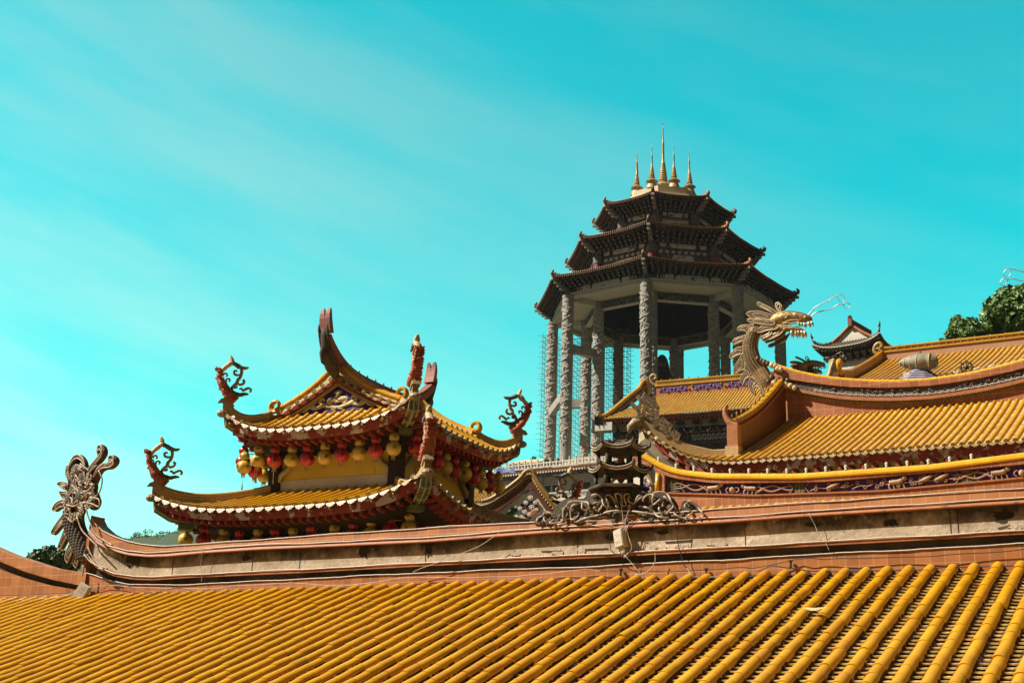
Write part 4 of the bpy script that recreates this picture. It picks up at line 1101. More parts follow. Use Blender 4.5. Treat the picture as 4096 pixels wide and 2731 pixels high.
# statue standing within the columns
st = root('statue', V((TC.x - .2, TC.y + 1, BASEZ)), 'dark veiled standing statue seen between the columns of the stone tower', 'statue')
M['bronze'] = pmat('dark_bronze', (.09, .07, .05), (.05, .04, .03), .5, .55, .4, 2, metal=.3)
c = V((TC.x - .2, TC.y + 1, 0)); zt = at(2100 + 1110 / 2.045, 1100 + 648 / 2.045, 221).z
mb = MB(); prof = [(.05, zt), (.5, zt - .25), (.95, zt - .9), (1.2, zt - 1.9), (1.35, zt - 2.9), (1.75, zt - 3.9), (2.6, zt - 5.2), (3.0, zt - 6.8), (3.1, zt - 9.5), (2.8, zt - 14), (2.9, zt - 19), (3.4, BASEZ)]
mb.lathe(c, prof[::-1], 20, V((1, 0, 0)), V((0, .8, 0))); mb.build('veiled_robe', M['bronze'], st, smooth=True)
mb = MB(); mb.ball(c + V((0, -.75, zt - 1.7)), .85, 12, 8, .85, .8, 1.25); mb.ball(c + V((0, -1.42, zt - 1.75)), .12, 6, 4); mb.build('face', M['bronze'], st, smooth=True)
# bamboo scaffolding left of and behind the columns
scf = MB(); M['bamboo'] = pmat('bamboo_scaffold_pole', (.30, .19, .11), (.2, .12, .07), 2, .7, 0)
zb = BASEZ - 1; zt = at(2100 + 165 / 2.045, 1100 + 470 / 2.045, 232).z
SF = Frame((TC.x - 20.0, 231, 0), math.radians(20))
nx = 13
for q in (0, -1.6, -3.2):
    for i in range(nx + 1):
        t = i * 1.22 - 1.0; zz = zt - abs(rnd.gauss(0, .5)) - (i > 1) * 1.0; jt = rnd.gauss(0, .08)
        scf.tube([SF.w(t + jt, q, zb), SF.w(t - jt, q, zz)], .042, 4, False)
    z = zb + .5
    while z < zt - .8:
        scf.tube([SF.w(-1.6 - rnd.random() * .5, q, z + rnd.gauss(0, .08)), SF.w(nx * 1.22 - .4, q, z + rnd.gauss(0, .08))], .04, 4, False); z += 1.02
z = zb + .5
while z < zt - .8:
    for i in range(0, nx + 1, 1): scf.tube([SF.w(i * 1.22 - 1, .2, z), SF.w(i * 1.22 - 1, -3.4, z)], .045, 4, False)
    z += 1.02
tag(scf.build('scaffolding', M['bamboo'], None), 'tall lattice of brown scaffold poles behind the left columns of the stone tower', 'scaffolding')
# ================================================================ right-hand temple: upper hall with dragon ridge
RF = Frame((12.798, 56.979, 0), .514)
rt = root('dragon_ridge_hall', RF.w(5, 0, GZ), 'yellow tiled hall with a sweeping frieze ridge carrying a golden dragon on its left end', 'temple hall')
TCR = 5.9                                     # centre line of the hall
TG = -.55                                     # left gable line
M['fret'] = pmat('carved_olive_fret', (.20, .17, .07), (.12, .1, .04), 6, .7, .5, 20)
M['terra_r'] = pmat('terracotta_wall_tile', (.44, .16, .06), (.36, .115, .04), 1.4, .5, .25, 20, c3=(.25, .09, .04), s3=1, th3=(.62, .8), grid=(.42, .42, .008, (.5, .26, .13), 0.0), bdist=.008)
M['terra_dk'] = pmat('brown_parapet_stucco', (.15, .042, .014), (.10, .027, .009), 1.5, .5, .3, 20)
M['capy'] = pmat('yellow_glazed_cap', (.78, .45, .02), (.66, .33, .012), 2, .3, .2, 25, spec=.5)
M['frieze_dk'] = pmat('dark_relief_frieze', (.055, .035, .03), (.13, .10, .085), 5, .7, 1.0, 14, c3=(.20, .09, .08), s3=4, th3=(.56, .64), bdist=.06)
def eave_u(t):
    tt = t if t < TCR else 2 * TCR - t
    x = max(0, (.3 - tt) / 4.26); return 1.64 * x ** 2.2
TL, TR_ = -3.96, 2 * TCR + 3.96
def r_q(t):                                   # inner limit of the rows (hip lines at both ends)
    tt = t if t < TCR else 2 * TCR - t
    return .12 if tt > TG + .25 else lerp(6.6, 8.2, min(1, (TG - tt) / (TG - TL)))
def r_z(t, q):
    w = q / 8.2; base = 14.02 + (10.47 - 14.02) * (w ** .93); return base - .05 + eave_u(t) * max(0, (q - 6.2) / 2.0) ** 1.3
RS = Side(RF, TL, TR_, lambda t: 8.2 + .12 * eave_u(t), r_z, r_q)
bar, pan, dr, fa, ra = MB(), MB(), MB(), MB(), MB()
tile_side(RS, .3, .078, .36, bar, pan, dr, .16, qn=14)
fascia_board(fa, RS, .34, n=90); rafter_ends(ra, RS, .34, -.04, .3, .42, .16, .18, 1.2)
up = pan.build('main_roof', M['pan'], rt); bar.build('barrel_tiles', M['tile'], up, smooth=True, angle=50); dr.build('drip_tiles', M['drip'], up)
fa.build('fascia', M['redpeel'], up); ra.build('rafters', M['red'], up)
mb = MB(); mb.strip(RS.edge(60, -.3, -.35), [RF.w(lerp(TL + .8, TR_ - .8, i / 60), 6.4, 9.75 + .3 * eave_u(lerp(TL, TR_, i / 60))) for i in range(61)]); mb.build('soffit', M['cream'], up)
mb = MB()                                      # fanned rafters below the flying corner
for i in range(17):
    a = i / 16; t = lerp(TL + .1, .9, a); p0 = RF.w(t, 8.2 - .28, r_z(t, 8.2) - .36); t1 = lerp(-1.3, 1.0, a); p1 = RF.w(t1, 6.5, 9.80 + .12 * (1 - a)); mid = (p0 + p1) / 2 - V((0, 0, .28 * (1 - a) + .1))
    P = spline([p0, mid, p1], 5); mb.tube(P, .10, 4)
mb.build('fan_rafters', M['red'], up)
# left and right end eaves (seen from below)
for k, (F, x0) in enumerate(((Frame(RF.w(TL, 0, 0), RF.th + pi / 2), TL), (Frame(RF.w(TR_, 0, 0), RF.th - pi / 2), TR_))):
    # frame n points outwards along -e (left end); its e runs towards the viewer for the left end
    sg = 1 if k == 0 else -1
    def eu(t, sg=sg): s_ = sg * t; x = max(0, (s_ - 3.2) / 5.0); return 1.64 * min(1.05, x) ** 2.2
    ES = Side(F, *((-8.2, 8.32) if sg > 0 else (-8.32, 8.2)), lambda t: .0, lambda t, q, eu=eu: 10.47 + eu(t) + (-q) * .42 * (1 - .0) , lambda t: -3.2 + max(0, abs(t) - 5))
    fa, ra, so_, ex, dr2, pn2 = MB(), MB(), MB(), MB(), MB(), MB()
    fascia_board(fa, ES, .34); 
    # slim curved rafters of the flying corner, red with pale sides
    n = 30
    for i in range(n):
        t = lerp(ES.tl, ES.tr, (i + .5) / n); z = 10.47 + eu(t) - .42
        P = [F.w(t, -.15 - d_, z - .12 * d_ - .08 * d_ * d_ + (eu(t) * -.18 * d_)) for d_ in (0, .6, 1.2, 1.9, 2.6)]
        ra.tube(P, .085, 4)
    A = ES.edge(40, -.12, -.36); B = [F.w(lerp(ES.tl, ES.tr, i / 40), -2.7, 9.6 + .45 * eu(lerp(ES.tl, ES.tr, i / 40))) for i in range(41)]
    Mid = [(a + b) / 2 + V((0, 0, .12)) for a, b in zip(A, B)]
    so_.grid([A, Mid, B])
    A = ES.edge(40, 0, .02); 
    def inn(t):
        a_ = abs(t); w_ = 3.3 if a_ < 6.7 else max(0, 3.3 * (8.35 - a_) / 1.65); return F.w(t, -w_, lerp(10.47 + eu(t), 11.05, w_ / 3.3) - .12)
    B = [inn(lerp(ES.tl, ES.tr, i / 40)) for i in range(41)]; pn2.strip(A, B)
    o = fa.build('end_fascia', M['redpeel'], up); ra.build('end_rafters', M['red'], o); so_.build('end_soffit', M['cream'], o); pn2.build('end_slope', M['pan'], o)
# --- gable parapet with stepped cap
for sg, tg in ((1, TG), (-1, 2 * TCR - TG)):
    mb = MB(); n = 16; rows = []
    def ptop(q): return lerp(15.15, 12.25, (q - 1.0) / 5.8) - .22 * sin(pi * (q - 1) / 5.8)
    for dt in (-.14, .14):
        rows.append([[RF.w(tg + dt, q, (ptop(q) if top else r_z(TCR, q) - .2)) for q in [lerp(.2, 6.8, i / n) for i in range(n + 1)]] for top in (0, 1)])
    mb.grid(rows[0]); mb.grid([rows[1][1], rows[1][0]]); mb.grid([rows[0][1], rows[1][1]])
    e = [rows[0][0][-1], rows[0][1][-1], rows[1][1][-1], rows[1][0][-1]]; mb.add(e, [(0, 1, 2, 3)])
    par = mb.build('gable_parapet', M['terra_dk'], rt)
    cp = MB(); sp = MB()
    for i in range(22):
        q0, q1 = lerp(.4, 6.85, i / 22), lerp(.4, 6.85, (i + 1) / 22) + .02
        cp.tube([RF.w(tg, q0, ptop(q0) + .11), RF.w(tg, q1, ptop(q1) + .10)], [.15, .17], 8, flat=(V((0, 0, 1)), .8))
        if i % 2: sp.lathe(RF.w(tg - .08 * sg, (q0 + q1) / 2, ptop(q0) + .16), [(.04, 0), (.03, .1), (.05, .14), (.02, .2), (.001, .24)], 6)
    cp.build('parapet_cap', M['tile'], par, smooth=True, angle=50); sp.build('cap_figures', M['drip'], par, smooth=True)
    mb = MB(); mb.tube([RF.w(tg + .17 * sg, q, ptop(q) - .12) for q in [lerp(.6, 6.8, i / 10) for i in range(11)]], .055, 5); mb.build('parapet_moulding', M['terra_plain'], par)
    mb = MB()                                # foot of the parapet: post, brick base and a curled horn
    mb.fbox(RF, tg - .22, tg + .22, 6.5, 6.95, 11.1, 12.25); mb.build('parapet_foot', M['terra_plain'], par)
    mb = MB(); mb.fbox(RF, tg - .27, tg + .27, 6.45, 7.05, 10.85, 11.35); mb.build('brick_base', M['brick'], par, uv=lambda p: (RF.loc(p)[0] + RF.loc(p)[1], RF.loc(p)[2]))
    mb = MB(); mb.tube(spline([RF.w(tg + sg * x, 6.8, z) for x, z in ((.2, 12.2), (0, 12.25), (-.22, 12.45), (-.34, 12.75), (-.30, 13.0), (-.22, 13.08))], 4), [.14] * 8 + [.13, .13, .12, .12, .11, .1, .1, .09, .08, .08, .07, .06, .05], 8); mb.build('curled_horn', M['terra_plain'], par, smooth=True)
    # hip ridge sweeping out to the corner
    P = []
    TE = TL if sg > 0 else TR_
    for i in range(29):
        w = i / 28; t = lerp(tg, TE + .0, w); q = lerp(6.75, 8.35, w); tt = lerp(TG, TL, w); z = interp(tt, [-3.96, -3.17, -2.13, -1.32, -.6], [12.25, 11.56, 11.05, 10.86, 10.92]); P.append(RF.w(t, q, z))
    hr = hip_ridge(up, P, [.30 for i in range(29)], .12, capmat='hipcap', capr=.09)
    # fretwork ornament standing on the hip ridge (traced on its plane)
    mb = MB()
    hd = (P[-1] - P[0]); hd.z = 0; hd.normalize(); HF = Frame(P[0] - V((0, 0, P[0].z)), math.atan2(-hd.y, hd.x))
    if sg > 0:
        def fp(x, y):
            t, z = HF.hit(2520 + x / 2.24, 1480 + y / 2.24); return (t, z)
        FRET = [[(20, 305), (60, 345), (85, 400), (70, 430)], [(75, 240), (100, 285), (75, 370), (100, 415)], [(100, 285), (135, 230), (225, 300), (250, 345), (245, 450), (215, 505)], [(225, 300), (215, 255), (195, 265)], [(135, 300), (165, 250)], [(135, 300), (120, 390), (165, 420), (205, 370), (215, 330), (165, 310), (155, 350), (180, 370)], [(165, 420), (215, 460), (235, 420)], [(205, 370), (240, 395)],
                [(235, 490), (290, 440), (360, 500), (345, 570), (310, 560)], [(290, 440), (305, 470)], [(265, 490), (320, 520), (300, 550), (275, 530)], [(345, 570), (330, 600)], [(360, 590), (395, 550), (435, 585), (420, 630)], [(375, 590), (410, 600), (395, 620)]]
        FR2 = [[fp(*p) for p in s_] for s_ in FRET]
    for s_ in FR2:
        for a, b in zip(s_, s_[1:]):
            pa, pb = (HF.w(a[0], 0, a[1]), HF.w(b[0], 0, b[1])); d = (pb - pa).normalized(); mb.box((pa + pb) / 2, (pb - pa).length / 2 + .055, .13, .065, d, HF.n, d.cross(HF.n))
    mb.build('fretwork_crest', M['ceram'], hr)
    mb = MB(); tip = P[-1]; mb.tube([tip + hd * -.1, tip + hd * .2 + V((0, 0, .05)), tip + hd * .38 + V((0, 0, -.15)), tip + hd * .42 + V((0, 0, -.4))], [.2, .2, .15, .05], 8); mb.build('corner_shell', M['ceram'], hr, smooth=True)
    mb = MB(); P2 = [tip + V((0, 0, -.25)) - hd * .05, tip - hd * .15 + V((0, 0, -.7)), tip - hd * .9 + V((0, 0, -1.45)), tip - hd * 1.9 + V((0, 0, -2.1)), tip - hd * 3.0 + V((0, 0, -2.4))]
    mb.tube(P2, [.1, .24, .26, .26, .24], 6); mb.build('corner_beam', M['cream'], up)
# --- tile wall, frieze and ridge cap (saddle shaped)
_rl = {'cap': ([-.9, -.36, .64, 1.57, 3.55, 5.0, 5.9], [16.5, 16.23, 15.87, 15.6, 15.24, 15.11, 15.09]), 'ft': ([-.9, -.11, 1.94, 3.3, 4.46, 5.9], [15.95, 15.71, 15.21, 15.0, 14.89, 14.83]),
       'fb': ([-.9, .03, 1.92, 3.3, 4.44, 5.9], [15.5, 15.28, 14.78, 14.57, 14.46, 14.39]), 'mb': ([-.9, .02, 1.91, 3.3, 4.43, 5.9], [15.32, 15.11, 14.57, 14.36, 14.25, 14.19])}
def rl(k, t):
    tt = t if t < TCR else 2 * TCR - t; xs, ys = _rl[k]
    return sum(interp(tt + d, xs, ys) for d in (-.6, -.3, 0, .3, .6)) / 5 if tt < 5.3 else lerp(sum(interp(5.3 + d, xs, ys) for d in (-.6, -.3, 0, .3, .6)) / 5, ys[-1], (tt - 5.3) / .6)
RT = [lerp(-.9, 2 * TCR + .9, i / 90) for i in range(91)]
def rzone(name, mat, rows, parent=rt, uv=None):
    mb = MB(); R_ = [[RF.w(t, q, (rl(k, t) if k else 0) + dz) for t in RT] for k, q, dz in rows]; mb.grid(R_)
    for j in (0, -1): mb.add([r[j] for r in R_], [tuple(range(len(R_)))])
    return mb.build(name, mat, parent, uv=uv or (lambda p: (RF.loc(p)[0], RF.loc(p)[2])))
rzone('tile_wall', M['terra_r'], [('mb', .0, .03), (None, 0, 13.6)])
rzone('fret_band', M['fret'], [('mb', .10, .10), ('mb', .10, -.02), ('mb', .0, -.06)])
mb = MB()
for i in range(150):
    t = -.7 + i * .083; z = rl('mb', t) - .03
    if i % 2: mb.fbox(RF, t, t + .05, .09, .13, z - .05, z + .0)
    else: mb.fbox(RF, t, t + .05, .09, .13, z + .03, z + .09)
mb.build('fret_relief', M['ceram'], rt)['kind'] = 'stuff'
rzone('lower_moulding', M['terra_plain'], [('fb', .1, .03), ('fb', .22, .0), ('mb', .22, .06), ('mb', .1, .06)])
fz = rzone('frieze', M['frieze_dk'], [('ft', .12, .03), ('fb', .12, -.02)])
cap = rzone('ridge_cap', M['terra_r'], [('cap', -.2, .02), ('cap', .18, .02), ('cap', .26, -.04), ('ft', .24, .0), ('ft', .1, .0)])
mb = MB()
Q = [RF.w(t, .14, rl('cap', t) + .02) for t in [lerp(-.9, 2 * TCR + .9, i / 46) for i in range(47)]]
for a, b in zip(Q, Q[1:]): mb.tube([a, b + (b - a) * .04], [.085, .095], 8)
mb.build('cap_tile', M['capy'], cap, smooth=True, angle=50)
rzone('ridge_back', M['terra_dk'], [('cap', -.2, 0), (None, -.2, 13.2)])
mb = MB()                                       # surf curls and rocks in relief along the frieze
for i in range(105):
    t = .9 + i * .086; z = rl('fb', t) + .03
    P = [RF.w(t + .05 * cos(a) * (1 - a / 8), .16, z + .05 + (.05 + .03 * sin(i * 2.1)) * sin(a) * (1 - a / 8)) for a in [k * .8 for k in range(7)]]; mb.tube(P, .016, 4)
    if i % 3 == 0: mb.tube([RF.w(t, .16, z + .05), RF.w(t + .03, .16, z + .16 + .06 * sin(i)), RF.w(t + .06, .16, z + .08)], .014, 4)
mb.build('surf_relief', M['whitetrim'], fz)
mb = MB()
for i in range(60):
    t = rnd.uniform(.8, 10); mb.ball(RF.w(t, .13, lerp(rl('fb', t), rl('ft', t), rnd.uniform(.35, .9))), rnd.uniform(.05, .11), 7, 5, 1, .6, .8)
mb.build('rock_relief', M['frieze_dk'], fz)['kind'] = 'stuff'
# body of the hall and back slope
mb = MB(); mb.fbox(RF, TG - .2, 2 * TCR - TG + .2, -9, 6.3, GZ, 10.2); mb.build('wall', M['yellow_wall'], rt)
mb = MB(); mb.add([RF.w(TG, 0, 13.9), RF.w(2 * TCR - TG, 0, 13.9), RF.w(2 * TCR - TG, -10, 9.9), RF.w(TG, -10, 9.9)], [(0, 1, 2, 3)]); mb.build('back_slope', M['pan_far'], rt)
mb = MB(); fr = MB()
mb.fbox(RF, -1.2, 2 * TCR + 1.2, 6.3, 7.0, 9.2, 9.85)
for i in range(9):
    t = -.6 + i * 1.5; w = .62
    pol = [RF.w(t + x * w, 7.06, 9.62 + y * .17) for x, y in ((-1, 0), (-.85, -1), (.85, -1), (1, 0), (.85, 1), (-.85, 1))]
    fr.tube(pol + [pol[0]], .03, 4, False); fr.tube([RF.w(t + x * w * 1.25, 7.06, 9.62 + y * .2) for x, y in ((-.85, -1), (-1, 0), (-.85, 1))], .025, 4, False); fr.tube([RF.w(t + x * w * 1.25, 7.06, 9.62 + y * .2) for x, y in ((.85, -1), (1, 0), (.85, 1))], .025, 4, False)
    for k in range(6): fr.tube([RF.w(t - .4 + k * .16 + .06 * cos(a), 7.06, 9.62 + .07 * sin(a)) for a in [j * .8 for j in range(7)]], .02, 4, False)
o = mb.build('eave_beam', M['dark'], rt); fr.build('gilded_cartouches', M['drip'], o)

# ================================================================ lower front ridge with the purple frieze
QL = 16.2
lr = root('frieze_ridge_hall', RF.w(5, 16, GZ), 'lower temple ridge with a purple animal frieze under a curved glossy yellow cap', 'temple hall')
_ll = {'cap': ([-.75, -.45, -.05, .25, .9, 2.2, 4.9, 5.8, 8.95, 11.6, 14], [9.30, 9.17, 8.93, 8.72, 8.46, 8.24, 8.05, 8.05, 8.05, 8.21, 8.45]),
       'bb': ([-.75, -.45, -.05, .25, .7, 2.2, 5.8, 11.5, 14], [9.0, 8.87, 8.66, 8.48, 8.27, 8.0, 7.82, 7.95, 8.2]), 'fb': ([-.7, .6, 3.5, 7.4, 11.5, 14], [7.95, 7.78, 7.53, 7.43, 7.56, 7.75])}
LT = [lerp(-.75, 13.5, (i / 100)) for i in range(101)]
def ll(k, t): return sum(interp(t + d, *_ll[k]) for d in (-.2, 0, .2)) / 3
def lzone(name, mat, rows, uv=None, ts=None):
    mb = MB(); ts = ts or LT; R_ = [[RF.w(t, QL + q, (ll(k, t) if k else 0) + dz) for t in ts] for k, q, dz in rows]; mb.grid(R_)
    for j in (0, -1): mb.add([r[j] for r in R_], [tuple(range(len(R_)))])
    return mb.build(name, mat, lr, uv=uv or (lambda p: (RF.loc(p)[0], RF.loc(p)[2])))
M['terra_l'] = pmat('terracotta_facing_tile', (.45, .165, .06), (.37, .12, .042), 1.6, .5, .25, 24, c3=(.27, .1, .045), s3=1.2, th3=(.62, .8), grid=(.26, .26, .006, (.5, .27, .14), 0.0), bdist=.006)
TS2 = [t for t in LT if t > .2]
lzone('tile_wall', M['terra_l'], [('fb', .0, .02), (None, .0, 6.6)], ts=TS2)
pz = lzone('purple_frieze', M['purple'], [('bb', -.04, .05), ('fb', -.04, -.02)], ts=TS2)
lzone('frieze_ledge', M['terra_plain'], [('fb', -.05, .05), ('fb', .05, .04), ('fb', .05, -.01), ('fb', -.02, -.02)], ts=TS2)
cap = lzone('cap_band', M['terra_l'], [('cap', -.35, -.02), ('cap', .1, -.03), ('cap', .14, -.10), ('bb', .13, .0), ('bb', -.1, .0)])
mb = MB(); Q = [RF.w(t, QL + .04, ll('cap', t)) for t in [lerp(-.75, 13.5, i / 52) for i in range(53)]]
for a, b in zip(Q, Q[1:]): mb.tube([a, b + (b - a) * .03], [.10, .105], 8); mb.tube([a + RF.n * .1 - V((0, 0, .06)), b + RF.n * .1 - V((0, 0, .06))], .05, 6)
mb.build('cap_tile', M['capy'], cap, smooth=True, angle=50)
mb = MB(); mb.fbox(RF, .1, .42, QL - .3, QL + .12, 6.8, 8.55); o = mb.build('end_pillar', M['terra_l'], lr, uv=lambda p: (RF.loc(p)[0] + RF.loc(p)[1], RF.loc(p)[2]))
mb = MB(); mb.tube([RF.w(.16, QL + .14, 7.75), RF.w(.2, QL + .14, 8.45)], .075, 8); mb.build('pillar_tile', M['capy'], o, smooth=True)
# relief figures: ribbons, playing lions with a ball, branches and birds
rel = MB(); rel2 = MB()
def zf(t, v): return lerp(ll('fb', t) + .03, ll('bb', t), v)
def beast(t, s, dr_):
    z = zf(t, .42); f = lambda x, y: RF.w(t + x * s * dr_, QL + .02, z + y * s)
    rel.tube(spline([f(-.5, .1), (f(-.2, .12)), f(.2, .14), f(.42, .26)], 3), [.17 * s] * 3 + [.19 * s] * 5 + [.18 * s, .15 * s], 7)
    rel.ball(f(.55, .36), .2 * s, 8, 6); rel.ball(f(.68, .30), .08 * s, 6, 4)
    for x, k in ((-.45, -.1), (-.3, .08), (.2, -.06), (.36, .14)): rel.tube([f(x, .08), f(x + k, -.12), f(x + k + .03, -.34), f(x + k + .1, -.36)], [.08 * s, .06 * s, .045 * s, .05 * s], 5)
    rel.tube(spline([f(-.52, .14), f(-.7, .2), f(-.8, .4), f(-.95, .42)], 3), .035 * s, 5)
def ribbon(t0, t1, amp, ph):
    P = [RF.w(lerp(t0, t1, i / 30), QL + .015, zf(lerp(t0, t1, i / 30), .5 + amp * sin(ph + i / 30 * 6.0) * (1 - .4 * i / 30))) for i in range(31)]; rel2.tube(P, [.035 * (1 - .5 * i / 30) + .01 for i in range(31)], 5)
for tc in (2.55, 11.3):
    beast(tc - .45, .42, 1); beast(tc + .75, .40, -1); rel.ball(RF.w(tc + .18, QL + .03, zf(tc, .35)), .11, 10, 6, 1, .6, 1)
    for a in (-1, 1):
        ribbon(tc - .6, tc - 1.75, .32, .5 + a * 1.6); ribbon(tc + 1.0, tc + 2.15, .32, .6 + a * 1.6)
        rel2.tube([RF.w(tc + .18 + a * (.1 + .12 * abs(sin(k))), QL + .03, zf(tc, .35) + .09 * cos(k)) for k in [j * .6 for j in range(6)]], .03, 5)
for t in (5.6, 6.2, 6.9, 7.6, 8.3, 8.9, 9.4):
    P = [RF.w(t + x, QL + .01, zf(t + x, v)) for x, v in ((-.35, .2), (-.1, .45), (.15, .4), (.4, .65))]; rel2.tube(spline(P, 4), .022, 5)
    for k in range(5):
        c_ = RF.w(t + rnd.uniform(-.4, .45), QL + .03, zf(t, rnd.uniform(.25, .85)))
        for j in range(6): rel2.ball(c_ + RF.e * (.045 * cos(j * 1.05)) + V((0, 0, .045 * sin(j * 1.05))), .027, 5, 4)
beast(7.9, .42, 1)
for t in (5.95, 8.75, 9.2): rel.tube([RF.w(t - .2, QL + .03, zf(t, .4)), RF.w(t, QL + .05, zf(t, .55)), RF.w(t + .16, QL + .04, zf(t, .75)), RF.w(t + .24, QL + .03, zf(t, .8))], [.015, .06, .05, .015], 6)
M['relief'] = pmat('pink_cream_relief', (.52, .36, .26), (.38, .22, .14), 6, .6, .4, 30)
M['relief2'] = pmat('brown_relief', (.36, .20, .13), (.26, .13, .08), 6, .6, .4, 30)
o = rel.build('relief_animals', M['relief'], pz, smooth=True); o2 = rel2.build('relief_ribbons', M['relief2'], pz, smooth=True); o['kind'] = 'stuff'; o2['kind'] = 'stuff'
for tc in (.75, 4.9, 9.95):                       # barred medallions dividing the frieze
    mb = MB()
    for x in (-1, 1): mb.tube([RF.w(tc + x * (.34 - .13 * sin(v * pi)), QL + .01, zf(tc, v)) for v in [k / 8 for k in range(9)]], .025, 5, False)
    for v in (.12, .28, .44, .6, .76, .9): mb.fbox(RF, tc - .17, tc + .17, QL - .05, QL + .0, zf(tc, v) - .018, zf(tc, v) + .018)
    mb.fbox(RF, tc - .02, tc + .02, QL - .05, QL + .01, zf(tc, .05), zf(tc, .95))
    mb.build('barred_medallion', M['fret'], pz)
# roof slope below, its crests peep over the front ridge
bar, pan = MB(), MB()
SL = Side(RF, .3, 13.2, lambda t: QL + 4, lambda t, q: 7.21 - (q - QL) * .42, lambda t: QL + .02)
tile_side(SL, .3, .10, .4, bar, pan, MB(), .3, discs=False, qn=4)
o = pan.build('roof', M['pan'], lr); bar.build('barrel_tiles', M['tile'], o, smooth=True, angle=50)
mb = MB(); mb.fbox(RF, .3, 13.3, QL - 3, QL + 3.0, GZ, 5.6); mb.build('wall', M['cream'], lr)
mb = MB(); mb.add([RF.w(-.3, QL - .3, 8.2), RF.w(13.4, QL - .3, 7.8), RF.w(13.4, QL - 4, 5.8), RF.w(-.3, QL - 4, 5.8)], [(0, 1, 2, 3)]); mb.build('back_slope', M['pan_far'], lr)
# bulbs standing along the yellow cap
for i in range(17):
    t = .2 + i * .62
    o_ = MB(); o_.lathe(RF.w(t, QL + .06, ll('cap', t) + .085), [(.045, 0), (.05, .03), (.03, .05), (.055, .10), (.05, .15), (.001, .18)], 8)
    tag(o_.build('cap_bulb', M['whitetrim'], None, smooth=True), 'small pale bulb in the row along the curved yellow cap over the purple frieze', 'bulb', 'bulbs along the yellow cap')
